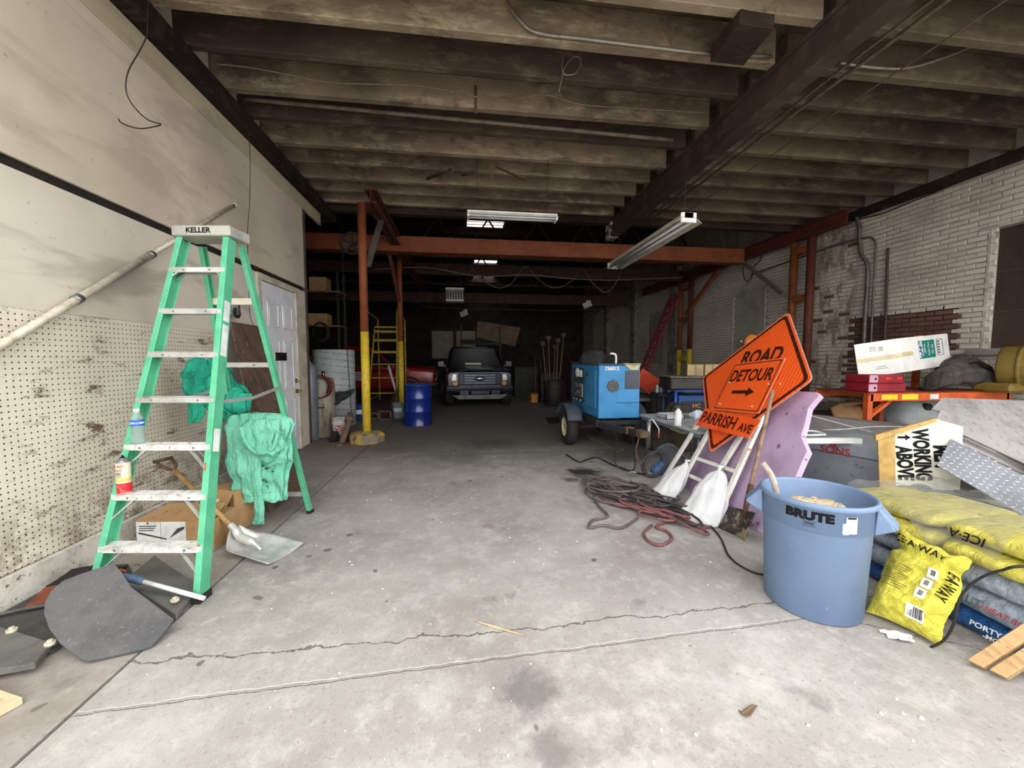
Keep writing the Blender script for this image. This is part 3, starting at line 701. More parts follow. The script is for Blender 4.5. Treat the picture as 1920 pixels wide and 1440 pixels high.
smt = M('oil_stain', (46, 74, 66), (34, 56, 50), 0.7)
for x, y, r in ((493, 873, 0.012), (500, 878, 0.014), (506, 870, 0.009), (511, 884, 0.010), (477, 892, 0.011), (480, 897, 0.013), (494, 900, 0.011), (499, 903, 0.012), (501, 912, 0.007), (488, 920, 0.007), (505, 924, 0.006), (498, 860, 0.008)):
    MB().sphere(ony(x, y, YC - 0.058), r, 8, 6, sc=(1, 0.35, 0.8)).build('stain', smt, jk, world=True)
YD = 3.55
bd = thing('green_tarp', 'bunched dark teal green cloth hung on the far side of the stepladder near the pegboard', 'cloth', ony(405, 800, YD))
loft([pxr(372, 412, 672, YD, 0.04), pxr(352, 425, 690, YD, 0.07), pxr(346, 440, 715, YD, 0.09), pxr(362, 455, 742, YD, 0.10), pxr(390, 463, 765, YD, 0.08), pxr(420, 452, 790, YD, 0.04)], 90, 10, 0.17, 9, 4.0, 0.06, 10, twist=3).build('bundle', gj2, bd, world=True)
loft([pxr(352, 400, 722, YD - 0.05, 0.03), pxr(354, 384, 750, YD - 0.05, 0.03), pxr(355, 382, 775, YD - 0.05, 0.03), pxr(352, 371, 793, YD - 0.05, 0.02)], 28, 6, 0.16, 4, 2.0, 0.02, 8).build('hanging_end', gj2, bd, world=True)
loft([pxr(425, 468, 735, YD - 0.08, 0.04), pxr(428, 466, 760, YD - 0.09, 0.05), pxr(436, 460, 775, YD - 0.08, 0.03)], 32, 6, 0.2, 7, 6.0, 0.03, 9).build('fold', gj2, bd, world=True)

# ---- scoop shovel
wood_h = M('ash_handle', (178, 142, 92), (140, 106, 66), 0.5, scale=14, stretch=(1, 1, 0.3), c3=(110, 80, 52), s3=20)
scp = M('cast_aluminium', (214, 214, 210), (184, 184, 180), 0.4, 0.35, scale=6)
G = ony(306, 862, 3.32); S = ony(440, 992, 3.05)
sh = thing('scoop_shovel', 'aluminium grain scoop shovel with a wooden grip handle lying on the floor beside the ladder', 'shovel', onz(470, 1030))
ax = (S - G).normalized()
MB().cyl(G + ax * 0.13, S, 0.017, 0.019, 12).build('handle', wood_h, sh, world=True)
side = ax.cross(Vector((0, 0, 1))).normalized(); 
g = MB(); g.tube([G + ax * 0.14, G + ax * 0.08 + side * 0.045, G + side * 0.055], 0.012, 8); g.tube([G + ax * 0.14, G + ax * 0.08 - side * 0.045, G - side * 0.055], 0.012, 8); g.cyl(G + side * 0.065, G - side * 0.065, 0.014, n=10)
g.build('grip', M('dark_wood_grip', (96, 74, 54), (70, 54, 40), 0.6), sh, world=True)
tipA, tipB = onz(553, 1020, 0.02), onz(522, 1058, 0.008); hA, hB = onz(447, 984, 0.10), onz(424, 1010, 0.05)
tc = (tipA + tipB) / 2; hc = Vector(S); hc.z = 0.06; fwd = (tc - hc); fwd.z = 0; Lb = fwd.length; fwd.normalize(); sd = Vector((-fwd.y, fwd.x, 0))
def blade(u, v):
    x = (u - 0.5) * 2; y = v
    w = 0.15 * (1 - max(0, (0.28 - y) / 0.28) ** 2 * 0.75) + 0.012 * y
    z = 0.004 + 0.075 * (abs(x) ** 2.4) * (1 - y * 0.75) + 0.085 * max(0, (0.16 - y) / 0.16) ** 1.6
    z += 0.010 * math.exp(-((abs(x) - 0.35) / 0.06) ** 2) * (1 if 0.3 < y < 0.85 else 0)
    return hc.xy.to_3d() + fwd * (y * Lb) + sd * (x * w) + Vector((0, 0, z))
MB().grid(21, 25, blade).build('blade', scp, sh, world=True, solid=0.004)
MB().tube(catmull([S - ax * 0.05, S, hc + fwd * 0.05 + Vector((0, 0, 0.035)), hc + fwd * 0.16 + Vector((0, 0, 0.005)), hc + fwd * 0.24 + Vector((0, 0, -0.045))], 5), [0.024] * 6 + [0.03] * 10 + [0.015] * 5, 12).build('socket', scp, sh, world=True)

# ---- cardboard boxes
card = M('cardboard', (176, 140, 98), (158, 122, 84), 0.8, scale=4, c3=(140, 108, 72), s3=16)
bx1 = thing('cardboard_box', 'tall plain cardboard box with a small white sticker leaning behind the scoop shovel', 'box', (-1.99, 3.44, 0), -0.42)
MB().box((0, 0.07, 0.17), (0.30, 0.24, 0.335)).build('body', card, bx1, bevel=0.004)
fl1 = MB(); fl1.add([(-0.152, -0.05, 0.34), (0.152, -0.05, 0.34), (0.152, -0.165, 0.17), (-0.152, -0.165, 0.17), (-0.152, -0.053, 0.345), (0.152, -0.053, 0.345), (0.152, -0.17, 0.175), (-0.152, -0.17, 0.175)], [(0, 1, 2, 3), (7, 6, 5, 4), (0, 4, 5, 1), (1, 5, 6, 2), (2, 6, 7, 3), (3, 7, 4, 0)])
fl1.build('flap', card, bx1)
q = MB(); nn = Vector((0, -0.17, 0.115)).normalized(); c0 = Vector((0.03, -0.098, 0.284)); q.prism([c0 + Vector((-0.025, 0, 0)), c0 + Vector((0.025, 0, 0)), c0 + Vector((0.025, -0.028, -0.041)), c0 + Vector((-0.025, -0.028, -0.041))], nn * 0.003); q.build('sticker', white_l, bx1)
bx2 = thing('cardboard_box', 'low cardboard box with a printed white panel on the floor behind the ladder steps', 'box', (-2.13, 3.05, 0), -0.10)
MB().box((0, 0.14, 0.115), (0.56, 0.28, 0.23)).build('body', card, bx2, bevel=0.004)
MB().add([(-0.28, 0.0, 0.232), (0.28, 0.0, 0.232), (0.24, 0.20, 0.29), (-0.20, 0.20, 0.29), (-0.28, 0.0, 0.236), (0.28, 0.0, 0.236), (0.24, 0.20, 0.294), (-0.20, 0.20, 0.294)], [(3, 2, 1, 0), (4, 5, 6, 7), (0, 1, 5, 4), (1, 2, 6, 5), (2, 3, 7, 6), (3, 0, 4, 7)]).build('flap', card, bx2)
pn = MB().b2((-0.275, -0.002, 0.06), (0.08, 0.001, 0.225)).build('printed_panel', white_l, bx2)
pr_ = MB(); pr_.b2((-0.10, -0.003, 0.06), (-0.098, -0.002, 0.225)); pr_.prism([(-0.04, -0.003, 0.10), (0.07, -0.003, 0.17), (0.075, -0.003, 0.19), (0.02, -0.003, 0.175)], (0, 0.0008, 0)); pr_.prism([(-0.26, -0.003, 0.135), (-0.06, -0.003, 0.09), (-0.06, -0.003, 0.10), (-0.26, -0.003, 0.15)], (0, 0.0008, 0))
for i in range(3): pr_.b2((-0.255, -0.003, 0.19 - i * 0.016), (-0.13 - 0.01 * i, -0.002, 0.197 - i * 0.016))
pr_.cyl((-0.19, -0.003, 0.215), (-0.19, -0.002, 0.215), 0.008, n=10); pr_.build('print', M('box_print', (70, 70, 74), (54, 54, 58), 0.6), bx2)

# ---- rubber mats and odds on the floor under the ladder
rub = M('worn_rubber', (100, 100, 101), (82, 82, 84), 0.85, scale=5, c3=(130, 126, 120), s3=60, lo3=0.6, hi3=0.72, bump=0.3, bscale=90)
rub2 = M('dusty_rubber', (112, 112, 106), (90, 90, 86), 0.85, scale=5, c3=(124, 120, 108), s3=40, bump=0.2)
rub3 = M('black_sheet', (84, 82, 80), (66, 64, 62), 0.8, scale=4, c3=(104, 100, 96), s3=30)
def sheet(px, z0, th, name, mat, label, cat='mat', group=None, plane=None, bevel=0.003):
    P = [onplane(a, b, *plane) if plane else onz(a, b, z0) for a, b in px]
    n = Vector((0, 0, th)) if not plane else Vector(plane[1]).normalized() * th
    return tag(MB().prism(P, n).build(name, mat, bevel=bevel), label, cat, group)
bs = [Vector((-2.55, 1.95, 0)), Vector((-1.98, 2.02, 0)), Vector((-1.95, 2.5, 0)), Vector((-2.30, 2.86, 0)), Vector((-2.55, 2.86, 0))]
tag(MB().prism([p + Vector((0, 0, 0.002)) for p in bs], (0, 0, 0.02)).build('black_sheet', rub3, bevel=0.003), 'large flat black sheet on the floor against the concrete curb', 'sheet')
tag(MB().prism([(-2.52, 1.80, 0.024), (-1.93, 1.90, 0.024), (-1.99, 2.04, 0.024), (-2.52, 2.26, 0.024)], (0, 0, 0.03)).build('rubber_slab', rub2, bevel=0.004), 'greenish grey rubber slab at the wall end of the mat pile', 'mat')
tag(MB().prism([onz(232, 1098, 0.045), onz(331, 1164, 0.004), onz(376, 1110, 0.004), onz(290, 1050, 0.045)], (0, 0, 0.035)).build('rubber_slab', rub2, bevel=0.004), 'thick grey rubber slab under the white pole beside the ladder foot', 'mat')
# round-cornered mat propped against the ladder leg
pa, pb, pc = Vector((-1.56, 2.04, 0.048)), Vector((-1.80, 1.96, 0.048)), ony(190, 1066, 2.36)
pn_ = (pb - pa).cross(pc - pa).normalized(); pn_ = pn_ if pn_.z > 0 else -pn_
out = [(82, 1150), (84, 1128), (95, 1108), (118, 1088), (150, 1076), (192, 1062), (214, 1056), (228, 1072), (246, 1100), (326, 1160), (318, 1172), (286, 1208), (268, 1216), (165, 1238), (150, 1234), (112, 1205), (92, 1178)]
rm = sheet(out, 0, -0.018, 'rubber_mat', rub, 'dark grey round-cornered rubber mat propped against the ladder foot', plane=(pa, pn_))
def stud(px, py, z, r=0.022):
    c = onz(px, py, z); return c
for px, py, z, lab in ((22, 1184, 0.054, 'white plastic stud on the black sheet by the wall'), (94, 1208, 0.054, 'white plastic stud beside the propped rubber mat'), (328, 1127, 0.058, 'white plastic stud on the thick rubber slab')):
    c = onz(px, py, z); t = MB(); t.cyl(c - Vector((0, 0, 0.004)), c + Vector((0, 0, 0.012)), 0.020, n=14); t.cyl(c + Vector((0, 0, 0.012)), c + Vector((0, 0, 0.022)), 0.011, n=12)
    tag(t.build('plastic_stud', M('bone_plastic', (206, 200, 182), (180, 172, 150), 0.5)), lab, 'stud')
# scraper: rust red plate with a steel edge
sc = thing('floor_scraper', 'rust red scraper plate with a long steel edge on the black sheet', 'scraper', (-2.44, 2.36, 0.03), 0.35)
MB().box((0.06, 0.09, 0.022), (0.10, 0.19, 0.006), Rx(0.1)).build('plate', M('rust_red', (140, 74, 56), (108, 58, 46), 0.8, scale=16), sc, bevel=0.002)
MB().box((0.0, -0.01, 0.012), (0.26, 0.022, 0.012)).build('edge', M('steel_dark', (130, 130, 132), (60, 60, 62), 0.4, 0.8), sc, bevel=0.002)
# curled black flap with orange-handled cutters in it
fp = thing('rubber_flap', 'curled black rubber flap folded over at the curb', 'flap', (-2.35, 2.62, 0.024), -0.25)
MB().grid(15, 9, lambda u, v: Vector((-0.20 + 0.42 * u, -0.06 + 0.13 * v, 0.004 + 0.10 * v ** 1.5 * (0.35 + 0.65 * u) + 0.01 * math.sin(u * 5)))).build('sheet', black_r, fp, solid=0.008)
ct = thing('wire_cutters', 'wire cutters with orange handles lying inside the black flap', 'pliers', (-2.25, 2.63, 0.040), -0.3)
og = M('orange_grip', (206, 110, 66), (170, 84, 50), 0.5)
for s in (-1, 1): MB().tube(catmull([(0.0, 0, 0.05), (0.05, s * 0.018, 0.055), (0.10, s * 0.022, 0.06), (0.15, s * 0.008, 0.065)], 4), 0.006, 8).build('handle', og, ct)
MB().box((-0.03, 0, 0.047), (0.07, 0.022, 0.01)).build('jaw', galv, ct, bevel=0.002)
# telescoping pole
p0, p1 = ony(219, 1077, 2.42), onz(383, 1122, 0.055)
tp = thing('extension_pole', 'white telescoping pole with a blue grip lying across the mats at the ladder foot', 'pole', p1)
dv = (p1 - p0).normalized(); L = (p1 - p0).length
MB().cyl(p0 + dv * 0.16, p1, 0.0125, n=12).build('tube', M('white_tube', (226, 228, 230), (206, 206, 206), 0.35), tp, world=True)
MB().tube([p0 + dv * t for t in (0.03, 0.05, 0.10, 0.155, 0.17)], [0.013, 0.019, 0.021, 0.020, 0.014], 12).build('grip', M('blue_grip', (84, 106, 136), (66, 86, 114), 0.6), tp, world=True)
MB().cyl(p0, p0 + dv * 0.035, 0.010, 0.012, 10).build('threaded_tip', M('dark_plastic', (52, 56, 62), None, 0.5), tp, world=True)
# plywood offcut at the very front
tag(MB().prism([(-2.30, 1.93, 0.002), (-1.815, 1.735, 0.002), (-1.93, 1.50, 0.002), (-2.42, 1.70, 0.002)], (0, 0, 0.03)).build('plywood_offcut', M('pale_ply', (214, 196, 162), (190, 170, 136), 0.7, scale=8, stretch=(1, 3, 1), c3=(150, 122, 90), s3=14), bevel=0.002), 'pale plywood offcut lying on the bare concrete by the wall front', 'board')
# litter: stick, leaf scraps
tag(MB().tube(catmull([onz(890, 1164, 0.006), onz(930, 1176, 0.006), onz(985, 1192, 0.006)], 4), [0.003, 0.004, 0.006, 0.007, 0.007, 0.006, 0.006, 0.004, 0.002], 6).build('stick', M('dry_stick', (196, 176, 140), (160, 140, 108), 0.8)), 'thin dry stick on the bare concrete floor', 'stick')
lf_ = MB().grid(7, 5, lambda u, v: onz(1384 + 36 * u, 1332 + 8 * math.sin(u * 5), 0.006) + Vector((0, (v - 0.5) * 0.03 * math.sin(PI * u), 0.008 * abs(v - 0.5))))
tag(lf_.build('dry_leaf', M('dry_leaf', (120, 100, 78), (84, 70, 56), 0.8), solid=0.0015), 'curled brown dry leaf on the front apron', 'leaf')
# ================================================================== CRANE FRAME, CEILING FITTINGS, REAR LEFT
crane_o = M('crane_orange', (146, 80, 47), (122, 64, 37), 0.6, scale=3, c3=(104, 56, 38), s3=20, world=True)
crane_r = M('crane_rust', (104, 54, 38), (78, 42, 32), 0.65, scale=4, world=True)
crane_y = M('safety_yellow', (226, 196, 64), (204, 168, 44), 0.6, scale=6, c3=(120, 96, 44), s3=16, lo3=0.63, hi3=0.68, world=True)
def ibeam(m, p0, p1, w, h, t=0.02, up=(0, 0, 1)):
    p0, p1 = Vector(p0), Vector(p1); u = Vector(up)
    m.bar(p0, p1, t, h, up=u); m.bar(p0 + u * (h / 2 - t / 2), p1 + u * (h / 2 - t / 2), w, t, up=u); m.bar(p0 - u * (h / 2 - t / 2), p1 - u * (h / 2 - t / 2), w, t, up=u); return m
cr = thing('crane_frame', 'orange and yellow steel crane frame with two runways and a long cross bridge', 'crane', (-1.665, 6.746, 0))
C1 = Vector((-1.665, 6.80, 0)); C2 = Vector((-1.62, 10.25, 0))
for C, ztop, zy in ((C1, 4.0, ony(687, 622, 6.8).z), (C2, 4.05, ony(760, 640, 10.25).z)):
    col_ = MB(); col_.cyl((C.x, C.y, zy), (C.x, C.y, ztop), 0.068, n=18); c_ = col_.build('column', crane_o, cr, world=True)
    MB().cyl((C.x, C.y, 0.0), (C.x, C.y, zy), 0.069, n=18).build('yellow_sleeve', crane_y, c_, world=True)
    cp = MB(); cp.lathe([(0.0, 0.0), (0.30, 0.0), (0.30, 0.13), (0.26, 0.17), (0.075, 0.19)], 8, c=(C.x, C.y, 0.0), sm=False)
    cp.build('footing', M('yellow_footing', (190, 160, 70), (130, 122, 104), 0.85, scale=5, lo=0.42, hi=0.55, c3=(112, 76, 52), s3=9, lo3=0.6, hi3=0.66, bump=0.5, bscale=25), c_, world=True, bevel=0.015)
run = MB(); ibeam(run, (-1.50, 6.72, 4.10), (-1.50, 15.0, 4.10), 0.20, 0.22); run.build('runway_beam', crane_r, cr, world=True)
run = MB(); ibeam(run, (7.22, 6.6, 4.12), (7.22, 15.0, 4.12), 0.20, 0.26); run.build('runway_beam', crane_r, cr, world=True)
zb0, zb1 = ony(600, 469, 9.2).z, ony(600, 438, 9.2).z
br_ = MB(); br_.b2((-3.9, 9.12, zb0), (ony(1392, 480, 9.2).x, 9.30, zb1)); br_.b2((-3.9, 9.08, zb0), (ony(1392, 480, 9.2).x, 9.34, zb0 + 0.02)); br_.build('bridge_beam', crane_o, cr, world=True, bevel=0.006)
for ya, yb, zy in ((7.85, 7.42, 0.0), (12.35, 11.75, 1.75)):
    for y, r, mt in ((ya, 0.075, crane_o), (yb, 0.08, crane_r)):
        c_ = MB().cyl((7.30, y, zy), (7.30, y, 4.0), r, n=16).build('column', mt, cr, world=True)
        if zy: MB().cyl((7.30, y, 0), (7.30, y, zy), r + 0.001, n=16).build('yellow_sleeve', crane_y, c_, world=True)
    for z in (3.78, 2.75, 1.45, 0.5): MB().bar((7.30, ya, z), (7.30, yb, z), 0.12, 0.14, up=(0, 0, 1)).build('tie_plate', crane_y if zy and z < 1.7 else crane_o, cr, world=True)
MB().bar((7.25, 11.9, 2.9), (7.22, 10.3, 4.0), 0.09, 0.09).build('brace', crane_o, cr, world=True)
MB().bar((7.15, 7.95, 2.9), (7.15, 9.3, 3.95), 0.10, 0.06).build('brace', M('grey_channel', (112, 104, 98), (86, 78, 72), 0.6, scale=5), cr, world=True)
MB().bar((-1.60, 6.86, 3.0), (-1.50, 7.55, 4.0), 0.09, 0.05).build('brace', bpy.data.materials['grey_channel'], cr, world=True)
MB().bar((-1.62, 10.2, 2.9), (-1.72, 9.5, 3.9), 0.08, 0.05).build('brace', crane_r, cr, world=True)
gd = M('girder_brown', (84, 58, 48), (62, 44, 38), 0.7, scale=3)
for Yg, y0, y1 in ((12.2, 519, 499), (16.4, 570, 552)):
    MB().b2((-8.5, Yg, ony(1000, y0, Yg).z), (7.3, Yg + 0.18, ony(1000, y1, Yg).z)).build('far_girder', gd, cr, world=True)
# chain hoist wheel and its hand chain
cw = ony(660, 456, 8.15)
hw = thing('chain_wheel', 'dark spoked hand chain wheel hanging beside the orange column with a long chain', 'pulley', cw)
iron = M('dark_iron', (58, 58, 56), (42, 42, 42), 0.6, 0.5, scale=8)
R_ = 0.21; m = MB(); m.tube([Vector((R_ * math.cos(a), 0, R_ * math.sin(a))) for a in [2 * PI * i / 28 for i in range(28)]], 0.028, 8, closed=True); m.build('rim', iron, hw)
for i in range(5):
    a = 2 * PI * i / 5 + 0.3; MB().bar((0, 0, 0), (R_ * math.cos(a), 0, R_ * math.sin(a)), 0.05, 0.025, up=(0, 1, 0)).build('spoke', iron, hw)
MB().cyl((0, -0.05, 0), (0, 0.12, 0), 0.05, n=12).build('hub', iron, hw)
link = MB().tube([Vector((0.012 * math.cos(a), 0, 0.032 * math.sin(a))) for a in [2 * PI * i / 10 for i in range(10)]], 0.005, 5, closed=True)
ch = MB(); n_l = 66
for i in range(n_l):
    z = -0.15 - i * 0.052; x = -0.19 + 0.10 * (i / n_l) ** 1.5; Rk = Rz(PI / 2 * (i % 2) + 0.4)
    ch.add([Rk @ v + Vector((x, 0, z)) for v in link.v], link.f, 0, True)
ch.build('hand_chain', iron, hw, kind='stuff')

# ---- ceiling fittings
cond = M('conduit', (158, 152, 140), (128, 120, 108), 0.45, 0.5, scale=9, world=True)
cond_d = M('conduit_dusty', (120, 108, 92), (92, 82, 70), 0.7, 0.2, scale=9, world=True)
def pipe(name, label, P, r, mat, cat='conduit', sub=5, group=None):
    return tag(MB().tube(catmull(P, sub), r, 8).build(name, mat), label, cat, group)
a, b = ony(455, 185, 4.86), ony(1262, 263, 4.86); pipe('conduit_pipe', 'long straight dusty pipe strapped under the joists from the left beam', [a, a.lerp(b, .33), a.lerp(b, .66), b], 0.024, cond_d, 'pipe')
P = [ony(x, y, 3.535) for x, y in ((938, -40), (952, 5), (975, 38), (1008, 62), (1100, 74), (1230, 90), (1330, 101), (1445, 106))]
pipe('conduit_pipe', 'bent silver conduit crossing the front joists to the steel beam', P, 0.016, cond)
pipe('conduit_pipe', 'sagging pale conduit beyond the steel beam curving up to the front joists', [ony(x, y, 3.535) for x, y in ((1575, 118), (1640, 127), (1705, 127), (1780, 104), (1850, 72), (1925, 25))], 0.014, cond)
for dx, lab, r in ((3.62, 'dusty conduit along the far side of the steel beam', 0.014), (3.74, 'second dusty conduit along the steel beam, thicker than its neighbour', 0.02), (4.19, 'thin taut cable under the joists well away from the steel beam', 0.008)):
    pipe('conduit_pipe', lab, [Vector((dx, y, 4.20 + 0.015 * math.sin(y * 2))) for y in (1.8, 3.2, 4.6, 6.0, 7.6)], r, cond_d)
wire('ceiling_cable', 'pair of pale cables sagging along the joists from the left beam', None, 0.006, cond_d, P=[ony(x, y, 4.22) for x, y in ((405, 120), (470, 127), (550, 142), (620, 155), (700, 158), (790, 162), (870, 176))])
wire('ceiling_cable', 'pale cable tacked under the cracked joist running to the steel beam', None, 0.006, cond_d, P=[ony(x, y, 4.22) for x, y in ((870, 178), (950, 188), (1020, 178), (1090, 196), (1200, 204), (1330, 212))])
wire('ceiling_cable', 'small loop of pale cable dangling between two front joists', None, 0.005, cond, P=[ony(x, y, 3.95) for x, y in ((1056, 104), (1054, 128), (1060, 140), (1078, 138), (1089, 122), (1086, 108), (1074, 108), (1060, 125), (1054, 145), (1048, 172))])
wire('ceiling_cable', 'dark cable swagged along the top of the brick wall', None, 0.012, wire_m, P=[Vector((XR - 0.02, y, z)) for y, z in ((4.2, 4.16), (5.0, 4.15), (5.8, 4.10), (6.3, 4.07), (6.9, 4.14), (7.6, 4.17))])
bq4 = [onz(1331, 117, 4.16), onz(1394, 124, 4.16), onz(1452, 54, 4.16), onz(1387, 44, 4.16)]
blk = thing('timber_block', 'dark timber block fixed between the front joists near the steel beam', 'block', bq4[0])
MB().prism(bq4, (0, 0, 0.13)).build('block', beam_m, blk, world=True, bevel=0.006); MB().cyl((bq4[0] + bq4[2]) / 2, (bq4[0] + bq4[2]) / 2 + Vector((0, 0, -0.012)), 0.018, n=8).build('bolt', iron, blk, world=True)
for i, (x0, y0, x1, y1, lab) in enumerate(((800, 335, 845, 318, 'short timber stub poking out between the middle joists'), (866, 328, 890, 322, 'tiny timber stub beside the stub between the middle joists'))):
    tag(MB().bar(ony(x0, y0, 5.75), ony(x1, y1, 5.55), 0.035, 0.03).build('timber_stub', beam_m), lab, 'timber')
rs_ = M('rusty_strap', (96, 70, 54), (72, 52, 42), 0.8, scale=8)
for x, y0, y1, Y, lab in ((892, 160, 213, 4.572, 'rusty flat hanger strap on the cracked joist'), (922, 305, 340, 5.585, 'rusty hanger strap on a middle joist')):
    tag(MB().bar(ony(x, y0, Y), ony(x, y1, Y), 0.03, 0.008, up=(0, 1, 0)).build('hanger_strap', rs_), lab, 'strap')
tag(MB().bar(ony(930, 312, 5.578), ony(985, 337, 5.578), 0.045, 0.02).build('hanger_strap', rs_), 'rusty slanting brace strip beside the hanger strap on a middle joist', 'strap')
# ---- fluorescent fixtures
fx_w = M('fixture_white', (236, 236, 232), (216, 216, 210), 0.4, scale=6); tube_m = M('lamp_glass', (224, 226, 226), (206, 208, 210), 0.2)
A, B = ony(876, 401, 5.6), ony(1044, 410, 5.6); A.z = B.z = (A.z + B.z) / 2
fx = thing('fluorescent_light', 'white fluorescent shop light hanging crosswise under the joists', 'light', (A + B) / 2)
L = (B - A).length
MB().box((0, 0, 0.03), (L, 0.10, 0.035)).build('housing', fx_w, fx, bevel=0.004)
for s in (-1, 1):
    MB().add([(-L / 2, s * 0.05, 0.02), (L / 2, s * 0.05, 0.02), (L / 2, s * 0.10, -0.02), (-L / 2, s * 0.10, -0.02), (-L / 2, s * 0.05, 0.024), (L / 2, s * 0.05, 0.024), (L / 2, s * 0.10, -0.016), (-L / 2, s * 0.10, -0.016)], [(0, 1, 2, 3), (7, 6, 5, 4), (0, 4, 5, 1), (1, 5, 6, 2), (2, 6, 7, 3), (3, 7, 4, 0)]).build('reflector', fx_w, fx)
    MB().cyl((-L / 2 + 0.03, s * 0.045, -0.022), (L / 2 - 0.03, s * 0.045, -0.022), 0.014, n=12).build('tube_lamp', tube_m, fx)
    MB().box((s * (L / 2 - 0.015), 0, -0.02), (0.03, 0.15, 0.06)).build('end_cap', fx_w, fx, bevel=0.003)
    MB().cyl((s * L * 0.38, 0, 0.05), (s * L * 0.40, 0, ZJ - A.z + 0.02), 0.003, n=6).build('hanger_wire', iron, fx)
xf_, zf_ = 2.74, 3.14
fx = thing('fluorescent_light', 'long twin tube fluorescent strip light hanging lengthwise beside the steel beam', 'light', (xf_, 4.5, zf_))
MB().b2((-0.06, 0, 0.0), (0.06, 2.44, 0.07)).build('housing', M('fixture_grey', (196, 190, 176), (170, 162, 148), 0.5, scale=6), fx, bevel=0.004)
for s in (-1, 1):
    MB().add([(s * 0.06, 0, 0.02), (s * 0.06, 2.44, 0.02), (s * 0.17, 2.44, -0.055), (s * 0.17, 0, -0.055), (s * 0.06, 0, 0.025), (s * 0.06, 2.44, 0.025), (s * 0.17, 2.44, -0.05), (s * 0.17, 0, -0.05)], [(0, 1, 2, 3), (7, 6, 5, 4), (0, 4, 5, 1), (1, 5, 6, 2), (2, 6, 7, 3), (3, 7, 4, 0)]).build('reflector', bpy.data.materials['fixture_grey'], fx)
    MB().cyl((s * 0.055, 0.04, -0.03), (s * 0.055, 2.40, -0.03), 0.019, n=12).build('tube_lamp', tube_m, fx)
MB().box((0, 0.015, 0.01), (0.20, 0.03, 0.12)).build('end_cap', fx_w, fx, bevel=0.004); MB().box((0, 2.425, 0.0), (0.20, 0.03, 0.10)).build('end_cap', fx_w, fx, bevel=0.004)
for y in (0.12, 2.2): MB().cyl((0, y, 0.07), (0.05, y, ZJ - zf_ + 0.02), 0.003, n=6).build('hanger_wire', iron, fx)
# small lamps and heater far back
hx = ony(853, 552, 13.0)
ht = thing('unit_heater', 'grey box heater hanging on chains far back under the dark roof', 'heater', hx)
gx = M('heater_grey', (150, 150, 148), (110, 110, 108), 0.5, scale=5)
MB().b2((-0.28, -0.2, -0.22), (0.28, 0.2, 0.16)).build('case', gx, ht, bevel=0.01); MB().b2((-0.30, -0.23, 0.13), (0.30, 0.21, 0.18)).build('lid', fx_w, ht); MB().b2((-0.29, -0.23, -0.25), (0.29, 0.21, -0.21)).build('bottom_lip', fx_w, ht)
for i in range(6): MB().b2((-0.24 + i * 0.085, -0.205, -0.17), (-0.20 + i * 0.085, -0.20, 0.09)).build('louver', iron, ht)
for s in (-1, 1): MB().cyl((s * 0.25, 0, 0.18), (s * 0.35, 0, ZR - hx.z), 0.008, n=6).build('hanger_chain', iron, ht)
for px, py, Y, lab in ((1101, 572, 15.0, 'small white flood lamp tilted on its bracket far back by the brick wall'), (870, 588, 17.0, 'small white lamp under the dark roof over the truck')):
    c = ony(px, py, Y); t = thing('flood_lamp', lab, 'lamp', c)
    MB().box((0, 0, 0), (0.34, 0.12, 0.20), Ry(-0.35) @ Rx(-0.5)).build('shade', fx_w, t, bevel=0.01); MB().box((0.06, 0.05, 0.14), (0.18, 0.10, 0.10)).build('mount', fx_w, t, bevel=0.008)
    MB().cyl((0.06, 0.05, 0.18), (0.06, 0.05, ZR - c.z), 0.012, n=6).build('stem', iron, t)
# roof trusses and slung cables in the dark hall
tr_m = M('truss_steel', (92, 84, 78), (70, 62, 58), 0.6, 0.3)
for ti, y in enumerate((8.6, 12.6, 17.2)):
    t = thing('roof_truss', ['dark roof truss just behind the low timber ceiling', 'dark roof truss behind the orange bridge', 'dark roof truss far back over the trucks'][ti], 'truss', (0, y, 4.7))
    MB().bar((-8.9, y, 4.7), (7.5, y, 4.7), 0.10, 0.10).build('bottom_chord', tr_m, t, world=True); MB().bar((-8.9, y, 5.9), (7.5, y, 5.9), 0.10, 0.10).build('top_chord', tr_m, t, world=True)
    for i in range(10):
        x = -8.0 + i * 1.6; MB().bar((x, y, 4.7), (x + 0.8, y, 5.9), 0.05, 0.05).build('web_bar', tr_m, t, world=True); MB().bar((x + 0.8, y, 5.9), (x + 1.6, y, 4.7), 0.05, 0.05).build('web_bar', tr_m, t, world=True)
for n_, (pts, Y, lab) in enumerate((([(700, 505), (800, 502), (900, 518), (990, 515), (1060, 522), (1150, 525), (1280, 520)], 10.6, 'slack power cable strung across the hall behind the orange bridge'),
                         ([(880, 498), (905, 525), (935, 540), (960, 530), (985, 500), (1010, 525), (1040, 540), (1070, 528), (1092, 505), (1110, 530), (1135, 548), (1155, 530), (1165, 505)], 11.4, 'festoon cable hanging in loops behind the orange bridge'),
                         ([(770, 536), (790, 572), (850, 578), (940, 580), (1060, 582), (1150, 572), (1172, 536)], 17.15, 'straight pale cable crossing the dark hall above the trucks'))):
    wire('slung_cable', lab, pts, 0.014, cond_d, Y=Y)

